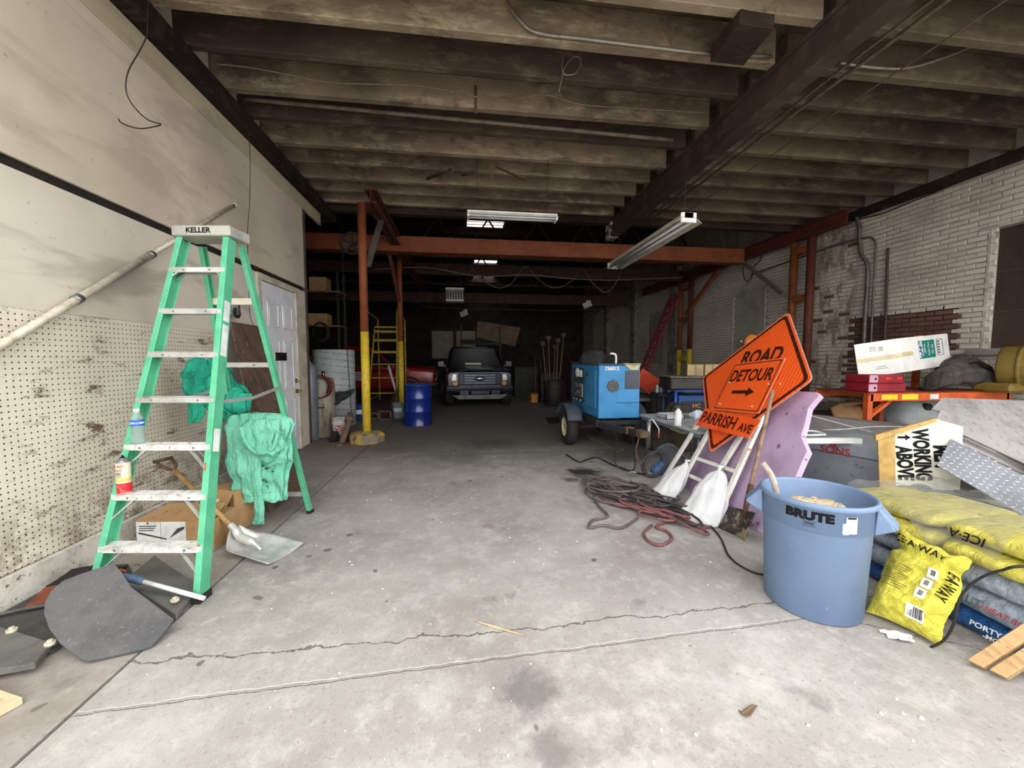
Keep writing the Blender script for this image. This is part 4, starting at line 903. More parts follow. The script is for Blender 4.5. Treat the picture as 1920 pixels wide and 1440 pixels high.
# ---- trucks
glass_d = M('dark_glass', (34, 42, 42), (26, 32, 32), 0.3, 0.0, spec=0.35)
tire = M('tire', (44, 43, 42), (34, 33, 32), 0.85, scale=12)
lens = M('clear_lens', (226, 230, 224), (170, 176, 172), 0.12, 0.35, scale=26, spec=0.8)
amber = M('amber_lens', (226, 150, 66), (200, 116, 44), 0.2)
rimm = M('wheel_rim', (166, 156, 122), (120, 112, 92), 0.5, 0.4, scale=8)
def pickup(label, loc, rz, paint, trim, chrome_b=False):
    t = thing('pickup_truck', label, 'truck', loc, rz)
    V = Vector
    def R(y, hw, z0, z1): return (V((0, y, (z0 + z1) / 2)), V((hw, 0, 0)), V((0, 0, (z1 - z0) / 2)))
    loft([R(0.10, 0.90, 0.50, 1.02), R(0.16, 0.95, 0.46, 1.10), R(0.6, 0.98, 0.42, 1.16), R(1.25, 0.985, 0.40, 1.20), R(1.5, 0.985, 0.40, 1.12), R(3.3, 0.99, 0.40, 1.12), R(5.5, 0.98, 0.44, 1.14), R(5.6, 0.95, 0.46, 1.10)], 44, 3, sq=0.28).build('body', paint, t)
    # hood bulge
    MB().grid(13, 13, lambda u, v: V(((u - 0.5) * 1.72, 0.14 + v * 1.25, 1.045 + 0.10 * v ** 0.6 + 0.05 * (1 - abs(2 * u - 1) ** 4) + 0.025 * (abs(2 * u - 1) < 0.55)))).build('hood', paint, t, solid=0.02)
    # cab as a loft with inset glass
    def cabpt(z, yf, yb, hw): return (V((0, (yf + yb) / 2, z)), V((hw, 0, 0)), V((0, (yb - yf) / 2, 0)))
    loft([cabpt(1.08, 1.22, 3.30, 0.93), cabpt(1.20, 1.36, 3.30, 0.92), cabpt(1.55, 1.78, 3.26, 0.83), cabpt(1.80, 2.10, 3.20, 0.75), cabpt(1.86, 2.28, 3.10, 0.66)], 44, 4, sq=0.3).build('cab', paint, t)
    w = MB().add([(-0.80, 1.345, 1.20), (0.80, 1.345, 1.20), (0.67, 2.03, 1.77), (-0.67, 2.03, 1.77)], [(0, 1, 2, 3)]); w.xf(Matrix.Translation((0, -0.025, 0.012))); w.build('windshield', glass_d, t, solid=0.012)
    for s in (-1, 1):
        MB().add([(s * 0.915, 1.55, 1.20), (s * 0.915, 2.30, 1.20), (s * 0.80, 2.30, 1.70), (s * 0.80, 2.02, 1.70)], [(0, 1, 2, 3)]).xf(Matrix.Translation((s * 0.012, 0, 0))).build('side_window', glass_d, t, solid=0.012)
        MB().add([(s * 0.915, 2.42, 1.20), (s * 0.915, 3.10, 1.20), (s * 0.80, 3.05, 1.70), (s * 0.80, 2.42, 1.70)], [(0, 1, 2, 3)]).xf(Matrix.Translation((s * 0.012, 0, 0))).build('side_window', glass_d, t, solid=0.012)
        mr = MB().box((s * 1.10, 1.55, 1.28), (0.22, 0.10, 0.20)).build('mirror', trim, t, bevel=0.02); MB().bar((s * 0.95, 1.56, 1.2), (s * 1.04, 1.56, 1.24), 0.04, 0.05).build('mirror_arm', trim, mr)
        for y in (0.95, 4.5):
            wb = MB(); wb.lathe([(0.21, -0.13), (0.33, -0.13), (0.385, -0.09), (0.39, 0), (0.385, 0.09), (0.33, 0.13), (0.21, 0.13)], 28, c=(s * 0.86, y, 0.39), R=Ry(PI / 2))
            wo = wb.build('wheel', tire, t); MB().lathe([(0.0, s * 0.06), (0.06, s * 0.10), (0.10, s * 0.05), (0.19, s * 0.06), (0.22, s * 0.12)], 20, c=(s * 0.86, y, 0.39), R=Ry(PI / 2)).build('rim', rimm, wo)
            MB().lathe([(0.40, 0.0), (0.46, 0.0), (0.46, s * 0.012), (0.40, s * 0.012)], 30, c=(s * 0.975, y, 0.40), R=Ry(PI / 2)).build('wheel_arch', black_r, t)
        # headlight, amber lamp
        MB().prism([(s * 0.66, 0.085, 0.80), (s * 0.90, 0.11, 0.80), (s * 0.92, 0.12, 1.00), (s * 0.66, 0.085, 1.00)], (0, 0.08, 0)).build('headlight', lens, t, bevel=0.015)
        MB().cyl((s * 0.71, 0.06, 0.735), (s * 0.71, 0.12, 0.735), 0.065, n=16).build('turn_lamp', amber, t)
        MB().b2((s * 0.95 if s < 0 else s * 0.60, 0.03, 0.52), (s * 0.60 if s < 0 else s * 0.95, 0.30, 0.66)).build('bumper_corner', trim, t, bevel=0.02)
        MB().b2((min(s * 0.32, s * 0.58), 0.0, 0.40), (max(s * 0.32, s * 0.58), 0.02, 0.54)).build('fog_panel', trim, t, bevel=0.008)
    g = MB().b2((-0.62, 0.07, 0.68), (0.62, 0.14, 1.03)).build('grille_frame', trim, t, bevel=0.02)
    gb = M('grille_bar', (124, 128, 140), (96, 100, 112), 0.35, 0.6)
    for i in range(4): MB().b2((-0.44, 0.035, 0.725 + i * 0.075), (0.44, 0.075, 0.755 + i * 0.075)).build('grille_bar', gb, g, bevel=0.006)
    for s in (-1, 1): MB().b2((s * 0.53 - 0.05, 0.045, 0.70), (s * 0.53 + 0.05, 0.08, 1.0)).build('grille_side', trim, g, bevel=0.01)
    e = MB().lathe([(0.0, 0.0), (0.15, 0.0), (0.16, -0.012), (0.15, -0.022)], 28, c=(0, 0.02, 0.865), R=Rx(PI / 2) @ Matrix.Diagonal((1, 0.42, 1)).to_3x3()).build('emblem', chrome, t)
    text_mb('Ford', 0.085, (1, 0, 0), (0, 0, 1), (0, -1, 0), (0, 0.0, 0.866), 0.006, 0.0, 1.1, shear=0.3).build('emblem_script', M('emblem_blue', (40, 54, 96), None, 0.4), t)
    MB().b2((-0.96, -0.02, 0.56), (0.96, 0.12, 0.665)).build('bumper', trim, t, bevel=0.025)
    MB().b2((-0.60, -0.03, 0.645), (0.60, 0.0, 0.675)).build('bumper_lip', M('bumper_grey', (120, 124, 132), (90, 94, 102), 0.4, 0.5), t, bevel=0.008)
    MB().b2((-0.26, -0.02, 0.42), (0.26, 0.0, 0.52)).build('plate_mount', trim, t, bevel=0.006)
    MB().prism([(-0.80, 0.0, 0.40), (0.80, 0.0, 0.40), (0.62, 0.05, 0.27), (-0.62, 0.05, 0.27)], (0, 0.05, 0)).build('air_dam', M('air_dam', (140, 138, 132), (104, 102, 98), 0.7, scale=8), t, bevel=0.01)
    return t
nb = M('truck_navy', (40, 46, 54), (30, 34, 40), 0.22, 0.1, scale=2, spec=0.6); nbt = M('truck_navy_trim', (44, 50, 66), (34, 38, 52), 0.3, 0.1)
tn = pickup('dark navy pickup truck parked facing the open door', (0.46, 11.05, 0), 0.06, nb, nbt)
MB().b2((-0.35, 1.20, 1.255), (0.15, 1.22, 1.31)).build('dash_card', M('dash_card', (214, 214, 196), (190, 190, 170), 0.6), tn)
tr_ = pickup('red pickup truck parked sideways behind the yellow steps', (ony(824, 700, 13.2).x - 0.05, 14.0, 0), PI / 2, M('truck_red', (150, 26, 30), (120, 18, 22), 0.25, 0.05, scale=2, spec=0.6), M('truck_black_trim', (44, 42, 42), (30, 30, 30), 0.5))
dl = MB()
for i in range(5): dl.b2((-1.005, 2.35, 0.98 - i * 0.06), (-1.002, 2.35 + (0.36 if i != 1 else 0.30), 1.015 - i * 0.06))
dl.build('door_lettering', white_l, tr_); text_mb('F-150', 0.09, (0, -1, 0), (0, 0, 1), (-1, 0, 0), (-1.0, 1.05, 1.06), 0.004, 0.001).build('badge', chrome, tr_)
# panel propped over the truck bed, pale back-wall sheets
tag(MB().prism([ony(893, 632, 15.5), ony(966, 650, 15.5), ony(976, 614, 15.5), ony(896, 602, 15.5)], (0, 0.03, 0)).xf(Matrix.Translation((0, 0, 0))).build('plywood_sheet', M('brown_panel', (112, 92, 70), (86, 70, 54), 0.8, scale=3)), 'brown plywood panel tilted over the bed of the navy truck', 'panel')
pc_ = [ony(895, 601, 15.46), ony(908, 603, 15.46), ony(909, 609, 15.46), ony(896, 608, 15.46)]
rk = thing('roof_rack', 'dark steel rack carrying gear behind the cab of the navy truck', 'rack', (0.6, 15.4, 1.1))
for x in (-0.7, 0.85): MB().bar((0.6 + x, 15.45, 0.5), (0.6 + x, 15.45, 2.75), 0.06, 0.06).build('post', iron, rk, world=True)
MB().bar((-0.1, 15.45, 2.05), (1.45, 15.45, 2.05), 0.08, 0.08).build('crossbar', iron, rk, world=True); MB().b2((-0.15, 15.3, 2.05), (0.95, 15.7, 2.20)).build('gear_tray', black_r, rk, world=True)
wb_ = bpy.data.objects['wall_back']; shm = M('pale_sheet', (196, 186, 170), (168, 158, 142), 0.7, scale=1.2)
for x0, x1, y0, y1 in ((805, 848, 616, 672), (854, 893, 616, 655)):
    a, b = ony(x0, y1, 22.0), ony(x1, y0, 22.0); MB().b2((a.x, YB - 0.05, a.z), (b.x, YB, b.z)).build('pale_sheet', shm, wb_, world=True)
a = ony(851, 616, 22.0); MB().b2((a.x - 0.1, YB - 0.12, 0), (a.x + 0.1, YB - 0.05, 3.3)).build('post', crane_r, wb_, world=True)

# ---- blue drum
def drum(loc, r=0.292, h=0.885):
    t = thing('steel_drum', 'glossy dark blue steel drum standing alone on the floor', 'drum', loc)
    bl = M('drum_blue', (22, 46, 132), (16, 34, 108), 0.22, 0.1, scale=2, spec=0.7)
    pf = [(0.0, 0.012), (r - 0.012, 0.012), (r - 0.008, 0.0), (r + 0.004, 0.002), (r + 0.004, 0.012), (r, 0.018)]
    for z in (h * 0.345, h * 0.665): pf += [(r, z - 0.022), (r + 0.010, z), (r, z + 0.022)]
    pf += [(r, h - 0.02), (r + 0.004, h - 0.012)]
    MB().lathe(pf, 48).build('body', bl, t)
    MB().lathe([(r + 0.004, h - 0.016), (r + 0.007, h - 0.006), (r + 0.003, h), (r - 0.008, h), (r - 0.012, h - 0.015)], 48).build('rim', M('drum_rim', (70, 96, 170), (50, 74, 150), 0.3, 0.2), t)
    MB().lathe([(r - 0.012, h - 0.015), (0.0, h - 0.013)], 48).build('lid', bl, t)
    MB().cyl((0.05, -0.2, h - 0.014), (0.05, -0.2, h - 0.002), 0.035, n=14).build('bung', galv, t); MB().cyl((-0.1, 0.17, h - 0.014), (-0.1, 0.17, h - 0.004), 0.018, n=12).build('bung', galv, t)
drum((-1.00, 8.52, 0))

# ---- cylinders and roll by the wall end
gc = M('cylinder_grey', (128, 134, 142), (104, 110, 118), 0.45, 0.2, scale=4)
t = thing('gas_cylinder', 'slim grey gas cylinder with brass regulator tucked behind the door post', 'gas cylinder', (ony(580, 700, 7.12).x, 7.12, 0))
MB().lathe([(0, 0), (0.115, 0), (0.12, 0.01), (0.12, 1.22), (0.10, 1.30), (0.05, 1.36), (0.035, 1.37), (0.035, 1.40), (0, 1.40)], 24).build('body', gc, t)
MB().cyl((0, 0, 1.40), (0, 0, 1.47), 0.018, n=10).build('valve', brass, t); MB().cyl((-0.04, -0.03, 1.45), (0.08, -0.03, 1.45), 0.014, n=10).build('regulator', brass, t); MB().cyl((0.07, -0.05, 1.45), (0.07, -0.02, 1.45), 0.032, n=14).build('gauge', brass, t)
t = thing('old_tank', 'pale rust-streaked tank with red hoses looped over its top beside the white roll', 'tank', (ony(606, 700, 7.45).x, 7.45, 0))
MB().lathe([(0, 0), (0.185, 0), (0.19, 0.02), (0.19, 0.98), (0.17, 1.05), (0.10, 1.09), (0, 1.09)], 28).build('body', M('tank_pale', (166, 162, 150), (112, 100, 80), 0.7, scale=4, stretch=(1, 1, 0.3), c3=(96, 72, 46), s3=6, lo3=0.56, hi3=0.66), t)
MB().cyl((0, 0, 1.09), (0, 0, 1.2), 0.03, n=10).build('valve', brass, t)
hr = M('hose_red', (132, 38, 36), (100, 26, 28), 0.6); hb = M('hose_black', (40, 38, 38), None, 0.7)
for i in range(7):
    a0 = i * 0.7; rr = 0.17 + 0.02 * (i % 3)
    P = [Vector((rr * math.cos(a0 + a * 0.35) * (1.0 + 0.1 * math.sin(i + a)), -0.205 - 0.02 * (i % 2) + 0.03 * math.sin(a * 0.8), 0.93 + 0.20 * math.sin(a0 + a * 0.35))) for a in range(18)]
    MB().tube(catmull(P, 3), 0.011, 6).build('hose_loop', hr if i % 3 else hb, t)
MB().tube(catmull([(-0.2, -0.05, 0.62), (0, -0.205, 0.55), (0.2, -0.02, 0.60)], 6), 0.01, 6).build('strap', hb, t)
def roll_mat():
    k = NT('printed_wrap'); v = k.obj(); x, y, z = k.sep(v)
    a = k.mathn('MULTIPLY', k.mathn('ARCTAN2', y, x), 0.42)
    cb = k.n('ShaderNodeCombineXYZ'); k.put(cb.inputs[0], a); k.put(cb.inputs[1], z)
    row = k.mathn('FRACT', k.mathn('DIVIDE', k.mathn('MULTIPLY_ADD', a, 0.12, z), 0.13)); g = k.mathn('MULTIPLY', k.step(row, 0.30, 0.34), k.step(row, 0.56, 0.52))
    dsh = k.step(k.noise(k.scalev(cb.outputs[0], (9, 60, 1)), 2.0, 2, 0.5), 0.50, 0.54)
    col = k.mix(k.step(k.noise(v, 3, 3, 0.5), 0.35, 0.7), rgb(206, 212, 214), rgb(186, 192, 196))
    col = k.mix(k.mathn('MULTIPLY', k.mathn('MULTIPLY', g, dsh), 0.75), col, rgb(84, 90, 98)); k.bump(k.noise(v, 12, 3, 0.5), 0.1)
    return k.out(col, 0.45, 0, 0.4)
t = thing('housewrap_roll', 'tall white roll of printed wrap standing behind the old tank', 'roll', (ony(627, 700, 8.75).x, 8.75, 0))
MB().lathe([(0, 0), (0.42, 0), (0.42, 1.62), (0.40, 1.625), (0.10, 1.625), (0.10, 1.55), (0, 1.55)], 40).build('wrap', roll_mat(), t)
t = thing('grey_rag', 'dark grey rag slung across the white wrapped roll', 'rag', (ony(640, 760, 8.28).x, 8.26, 0.50))
loft([(Vector((-0.30, 0.02, 0.02)), Vector((0.02, 0, 0.10)), Vector((0, 0.03, 0))), (Vector((-0.12, -0.01, 0.10)), Vector((0.03, 0, 0.13)), Vector((0, 0.04, 0))), (Vector((0.06, 0.0, 0.17)), Vector((0.03, 0, 0.10)), Vector((0, 0.04, 0))), (Vector((0.24, 0.03, 0.24)), Vector((0.03, 0, 0.06)), Vector((0, 0.03, 0)))], 30, 6, 0.15, 6, 1, 0.03, 8).build('rag', cloth('rag_grey', (84, 84, 86), (56, 56, 58)), t)
def bucket(label, loc, col, col2, lab=None, rz=0, name='plastic_bucket', h=0.37, r=0.15):
    t = thing(name, label, 'bucket', loc, rz)
    pm2 = M(col2, col, None, 0.45)
    pf = [(0, 0.0), (r * 0.86, 0.0), (r * 0.87, 0.006), (r * 0.96, h * 0.72)]
    for i in range(3): z = h * (0.74 + i * 0.08); pf += [(r * 0.97, z), (r * 1.06, z + 0.004), (r * 1.06, z + 0.010), (r * 0.98, z + 0.014)]
    pf += [(r, h), (r * 1.04, h), (r * 1.04, h - 0.012), (r * 0.95, h - 0.012), (r * 0.84, 0.02), (0, 0.02)]
    MB().lathe(pf, 28).build('body', pm2, t)
    P = [Vector((r * 1.07 * math.cos(a), r * 1.07 * math.sin(a) * 0.35 - 0.02, h * 0.86 - 0.16 * abs(math.sin(a)))) for a in [PI + PI * i / 14 for i in range(15)]]
    MB().tube([Vector((p.x, p.y - r * 0.72 * math.sin(PI * i / 14), p.z)) for i, p in enumerate(P)], 0.004, 6).build('bail', galv, t)
    if lab:
        m = MB(); n = 8
        vs = [Vector((rr * math.sin(a), -rr * math.cos(a), z)) for z, rr in ((h * 0.42, r * 0.935), (h * 0.70, r * 0.968)) for a in [(-0.7 + 1.4 * i / n) for i in range(n + 1)]]
        m.add(vs, [(i, i + 1, n + 2 + i, n + 1 + i) for i in range(n)], 0, True); m.build('label', lab, t)
    return t
bucket('white plastic bucket with a red label beside the yellow column footing', (onz(640, 822).x, onz(640, 822).y, 0), (218, 222, 220), 'bucket_white', M('red_label', (188, 52, 62), (230, 220, 220), 0.5, scale=30, lo=0.5, hi=0.52))
bucket('blue-grey plastic bucket on the floor beside the blue drum', (ony(746, 700, 9.55).x, 9.55, 0), (136, 156, 170), 'bucket_greyblue', white_l)
bucket('dark blue pail with a white label behind the yellow column', (ony(672, 700, 9.3).x, 9.3, 0), (34, 60, 128), 'bucket_blue', white_l)
t = thing('motor_oil_jug', 'black oil jug with a green collar in front of the white bucket', 'jug', (onz(651, 826).x, onz(651, 826).y - 0.05, 0))
loft([(Vector((0, 0, 0.0)), Vector((0.05, 0, 0)), Vector((0, 0.035, 0))), (Vector((0, 0, 0.01)), Vector((0.055, 0, 0)), Vector((0, 0.04, 0))), (Vector((0, 0, 0.19)), Vector((0.055, 0, 0)), Vector((0, 0.04, 0))), (Vector((0.01, 0, 0.23)), Vector((0.03, 0, 0)), Vector((0, 0.025, 0))), (Vector((0.015, 0, 0.25)), Vector((0.018, 0, 0)), Vector((0, 0.018, 0)))], 20, 4, sq=0.5).build('body', black_r, t)
MB().cyl((0.015, 0, 0.25), (0.015, 0, 0.275), 0.022, n=14).build('cap', M('green_cap', (150, 190, 60), None, 0.5), t)
tag(loft([(Vector((-2.24, 6.92, 0.0)), Vector((0.07, 0, 0)), Vector((0, 0.06, 0))), (Vector((-2.24, 6.92, 0.08)), Vector((0.09, 0, 0)), Vector((0, 0.07, 0))), (Vector((-2.23, 6.92, 0.17)), Vector((0.04, 0, 0)), Vector((0, 0.04, 0)))], 24, 5, 0.1, 5, 1, 0.03, 12).build('dark_rag', cloth('rag_dark', (52, 48, 48), (38, 36, 36))), 'wadded dark rag on the floor against the white bucket', 'rag')
rp = M('rusty_brown', (112, 92, 80), (84, 66, 56), 0.8, scale=10)
t = thing('pipe_elbow', 'rusty pipe elbow propped between the white bucket and the footing', 'pipe', (-1.98, 6.72, 0))
MB().tube(catmull([(-0.06, -0.08, 0.02), (-0.02, 0.0, 0.18), (0.02, 0.06, 0.34), (0.02, 0.14, 0.44), (0.0, 0.24, 0.46)], 6), 0.05, 14).build('elbow', rp, t); MB().tube([(0.02, 0.08, 0.36), (0.02, 0.13, 0.43)], 0.072, 14).build('collar', rp, t)
tag(MB().prism([(-2.2, 6.62, 0.003), (-2.06, 6.48, 0.003), (-2.0, 6.56, 0.003), (-2.13, 6.74, 0.003)], (0, 0, 0.03)).build('wood_scrap', M('grey_wood', (128, 118, 104), (100, 92, 82), 0.8, scale=10)), 'grey wood scrap on the floor in front of the pipe elbow', 'wood')
for i, (x, y, sx, sy, sz, lab) in enumerate(((-1.85, 9.35, 0.26, 0.2, 0.22, 'rusty hollow block on the floor between the column and the grey bucket'), (-2.15, 9.5, 0.2, 0.2, 0.16, 'small rusty block behind the yellow column'))):
    t = MB(); t.b2((x - sx / 2, y - sy / 2, 0), (x + sx / 2, y + sy / 2, 0.03)); t.b2((x - sx / 2, y - sy / 2, sz - 0.03), (x + sx / 2, y + sy / 2, sz))
    for s in (-1, 1): t.b2((x + s * sx / 2 - 0.02, y - sy / 2, 0.03), (x + s * sx / 2 + 0.02, y + sy / 2, sz - 0.03))
    tag(t.build('rusty_block', rp), lab, 'block')
# ---- yellow rolling steps
ym = M('steps_yellow', (198, 172, 74), (160, 136, 52), 0.6, scale=8, c3=(96, 80, 44), s3=14)
t = thing('rolling_steps', 'yellow steel rolling stair with handrails standing before the red truck', 'steps', (-2.32, 11.35, 0))
for s in (-1, 1):
    MB().tube([(s * 0.42, -0.1, 0.06), (s * 0.42, -0.1, 0.95), (s * 0.42, 0.05, 1.6), (s * 0.42, 0.15, 2.85)], 0.028, 8).build('front_post', ym, t); MB().tube([(s * 0.42, 1.6, 0.06), (s * 0.42, 1.55, 2.7)], 0.028, 8).build('rear_post', ym, t)
    MB().bar((s * 0.40, -0.05, 0.1), (s * 0.40, 1.0, 2.35), 0.03, 0.09).build('stringer', ym, t); MB().bar((s * 0.42, 0.15, 2.8), (s * 0.42, 1.55, 2.7), 0.04, 0.04).build('handrail', ym, t); MB().bar((s * 0.42, -0.1, 0.25), (s * 0.42, 1.6, 0.25), 0.035, 0.035).build('base_rail', ym, t)
    for y in (-0.1, 1.6): MB().cyl((s * 0.42 - 0.02, y, 0.06), (s * 0.42 + 0.02, y, 0.06), 0.06, n=14).build('caster', tire, t)
for z, hh in ((0.45, 0.03), (0.88, 0.03), (1.28, 0.03), (1.64, 0.07), (2.0, 0.07), (2.27, 0.07)):
    MB().box((0, 0.03 + (z - 0.25) * 0.468, z), (0.78, 0.20, hh)).build('tread', ym, t)
MB().box((0, 1.28, 2.42), (0.82, 0.5, 0.05)).build('platform', ym, t)
t = thing('air_hose', 'white air hose draped on the yellow steps', 'hose', (-2.1, 11.15, 0.5)); MB().tube(catmull([(0.0, 0, 0.75), (0.06, -0.02, 0.5), (0.14, -0.03, 0.2), (0.22, -0.03, -0.1), (0.28, 0.0, -0.2)], 5), 0.035, 8).build('hose', white_l, t)
t = thing('burlap_sack', 'olive brown sack slumped beside the yellow steps behind the drum', 'sack', (-1.75, 10.75, 0))
loft([(Vector((0, 0, 0)), Vector((0.22, 0, 0)), Vector((0, 0.15, 0))), (Vector((0, 0, 0.25)), Vector((0.25, 0, 0)), Vector((0, 0.18, 0))), (Vector((0.04, 0, 0.5)), Vector((0.16, 0, 0)), Vector((0, 0.12, 0))), (Vector((0.06, 0, 0.72)), Vector((0.06, 0, 0)), Vector((0, 0.05, 0)))], 28, 5, 0.08, 6, 1, 0.04, 6).build('sack', cloth('burlap', (112, 98, 72), (86, 74, 54)), t)
# rim coil hung on the wall behind the roll
t = thing('hose_coil', 'dark coiled hose hanging on the office wall above the white roll', 'hose', ony(600, 622, 9.6))
for i in range(4): MB().tube([Vector(((0.16 + 0.012 * i) * math.cos(a), 0.02 * i, (0.19 + 0.012 * i) * math.sin(a))) for a in [2 * PI * j / 24 for j in range(24)]], 0.012, 6, closed=True).build('loop', hb, t)
t = thing('storage_shelf', 'dark storage shelf with clutter behind the white roll under the crane bridge', 'shelf', (-4.0, 10.4, 0))
for x in (-0.9, 0.9):
    for y in (-0.25, 0.25): MB().bar((x, y, 0), (x, y, 3.6), 0.05, 0.05).build('post', iron, t)
for z in (0.4, 1.3, 2.25, 3.1): MB().box((0, 0, z), (1.9, 0.56, 0.04)).build('board', M('shelf_board', (120, 104, 84), (88, 76, 62), 0.8, scale=5), t)
rr_ = random.Random(5)
for i, (x, z, w, h, lab) in enumerate(((-0.3, 3.12, 0.5, 0.25, 'low carton on the top of the dark storage shelf'), (0.4, 3.12, 0.4, 0.35, 'tall carton on the top of the dark storage shelf'), (0.3, 2.27, 0.6, 0.3, 'wide carton on the upper board of the dark storage shelf'))):
    tag(MB().box((-4.0 + x, 10.4, z + h / 2), (w, 0.4, h)).build('shelf_carton', card, bevel=0.01), lab, 'box')
# ================================================================== RIGHT SIDE
V = Vector
# ---- blue welder generator on its trailer
wb1 = M('welder_blue', (62, 138, 190), (50, 120, 172), 0.45, scale=3, c3=(96, 150, 186), s3=20, lo3=0.62, hi3=0.75)
wb2 = M('welder_blue_patch', (70, 142, 200), (60, 128, 186), 0.5, scale=3)
blk = M('black_steel', (48, 48, 50), (36, 36, 38), 0.6, 0.3, scale=8, c3=(92, 70, 56), s3=14)
rust = M('rust_steel', (116, 92, 76), (84, 64, 52), 0.8, 0.2, scale=12)
wt = thing('welder_trailer', 'blue engine welder on a black two-wheel trailer, numbered on its end panel', 'welder', (2.27, 6.05, 0))
# local frame: x right, y back, box front face at y=-0.65
bxo = MB().b2((-0.315, -0.65, 0.55), (0.315, 0.72, 1.335)).build('housing', wb1, wt, bevel=0.012, seg=2)
MB().b2((-0.33, -0.665, 1.335), (0.33, 0.735, 1.36)).build('roof', M('welder_roof', (54, 84, 104), (40, 64, 82), 0.6, scale=5), wt, bevel=0.008)
text_mb('736013', 0.072, (1, 0, 0), (0, 0, 1), (0, -1, 0), (-0.12, -0.651, 1.285), 0.002, 0.0022, 1.0).build('number', white_l, wt)
fg = MB().cyl((-0.10, -0.66, 1.03), (-0.10, -0.648, 1.03), 0.095, n=8, sm=False).build('fan_guard', M('guard_black', (58, 66, 66), (40, 46, 46), 0.6), wt)
for i in range(8):
    h = -0.075 + i * 0.0215; w = math.sqrt(max(0.0, 0.085 ** 2 - h * h)); MB().b2((-0.10 - w, -0.667, 1.03 + h - 0.003), (-0.10 + w, -0.66, 1.03 + h + 0.003)).build('guard_bar', galv, fg)
MB().b2((0.08, -0.656, 0.985), (0.30, -0.648, 1.255)).build('door_panel', M('panel_slate', (74, 80, 92), (62, 66, 78), 0.5, scale=4), wt, bevel=0.006)
MB().b2((-0.02, -0.654, 0.80), (0.31, -0.649, 0.97)).build('patch', wb2, wt); MB().b2((-0.04, -0.655, 0.775), (0.29, -0.649, 0.79)).build('patch', M('patch_dark', (44, 108, 160), None, 0.5), wt)
loft([(V((0.18, -0.66, 1.36)), V((0.14, 0, 0)), V((0, 0.07, 0))), (V((0.19, -0.665, 1.33)), V((0.11, 0, 0)), V((0, 0.02, 0))), (V((0.22, -0.662, 1.26)), V((0.05, 0, 0)), V((0, 0.012, 0)))], 20, 4, 0.1, 4, 1, 0.01, 12).build('foam_lump', M('foam_cream', (206, 198, 164), (176, 166, 130), 0.8), wt)
lp = MB().b2((-0.335, -0.55, 0.68), (-0.316, -0.10, 1.27)).build('side_door', wb1, wt, bevel=0.01); MB().b2((-0.345, -0.20, 1.15), (-0.334, -0.16, 1.22)).build('latch', blk, lp)
cpn = MB().b2((-0.335, 0.0, 0.72), (-0.316, 0.60, 1.28)).build('control_panel', M('control_dark', (48, 70, 80), (36, 54, 62), 0.5), wt, bevel=0.006)
MB().cyl((-0.36, 0.32, 1.20), (-0.334, 0.32, 1.20), 0.075, n=20).build('gauge', white_l, cpn); MB().b2((-0.352, 0.10, 1.13), (-0.334, 0.22, 1.24)).build('label', white_l, cpn)
MB().b2((-0.348, 0.05, 0.80), (-0.334, 0.45, 1.02)).build('meter_box', M('meter_box', (150, 156, 156), (60, 66, 70), 0.5, scale=12, lo=0.45, hi=0.5), cpn)
for y, z in ((0.12, 0.74), (0.32, 0.74), (0.5, 0.74)): MB().cyl((-0.37, y, z), (-0.33, y, z), 0.025, n=10).build('terminal', galv, wt)
MB().tube(catmull([(0.02, -0.45, 1.35), (0.02, -0.45, 1.46), (0.0, -0.45, 1.50), (-0.07, -0.45, 1.51)], 5), 0.016, 10).build('exhaust', white_l, wt)
loft([(V((-0.15, 0.1, 1.36)), V((0.2, 0, 0)), V((0, 0.2, 0))), (V((-0.15, 0.1, 1.46)), V((0.22, 0, 0)), V((0, 0.2, 0))), (V((-0.12, 0.1, 1.56)), V((0.14, 0, 0)), V((0, 0.12, 0)))], 24, 4, 0.12, 7, 3, 0.05, 9).build('engine_cover', black_r, wt)
# chassis
for s in (-1, 1):
    MB().bar((s * 0.36, -0.75, 0.50), (s * 0.36, 0.85, 0.50), 0.05, 0.09, up=(0, 0, 1)).build('side_rail', blk, wt)
    MB().bar((s * 0.36, -0.70, 0.48), (s * 0.02, -1.38, 0.46), 0.05, 0.08, up=(0, 0, 1)).build('tongue_bar', blk, wt)
    wo = MB().lathe([(0.16, -0.085), (0.25, -0.085), (0.30, -0.06), (0.305, 0), (0.30, 0.06), (0.25, 0.085), (0.16, 0.085)], 30, c=(s * 0.54, 0.14, 0.305), R=Ry(PI / 2)).build('wheel', tire, wt)
    MB().lathe([(0.0, s * 0.05), (0.05, s * 0.07), (0.09, s * 0.02), (0.15, s * 0.03), (0.17, s * 0.08)], 20, c=(s * 0.54, 0.14, 0.305), R=Ry(PI / 2)).build('rim', M('cream_rim', (206, 196, 160), (170, 158, 124), 0.6, scale=10), wo)
    MB().grid(5, 13, lambda u, v, s=s: V((s * 0.54 + (u - 0.5) * 0.24, 0.14 - 0.40 * math.cos(PI * (0.1 + 0.8 * v)), 0.305 + 0.39 * math.sin(PI * (0.1 + 0.8 * v)) ** 0.8))).build('fender', M('fender_slate', (70, 78, 88), (54, 60, 68), 0.6, scale=6), wt, solid=0.008)
MB().bar((-0.5, 0.14, 0.305), (0.5, 0.14, 0.305), 0.05, 0.05).build('axle', blk, wt)
for y in (-0.72, 0.0, 0.8): MB().bar((-0.36, y, 0.50), (0.36, y, 0.50), 0.05, 0.06).build('cross_member', blk, wt)
MB().b2((-0.06, -1.48, 0.42), (0.06, -1.30, 0.51)).build('coupler', rust, wt, bevel=0.01); MB().b2((-0.14, -1.24, 0.43), (-0.03, -1.14, 0.52)).build('rusty_bracket', rust, wt, bevel=0.006)
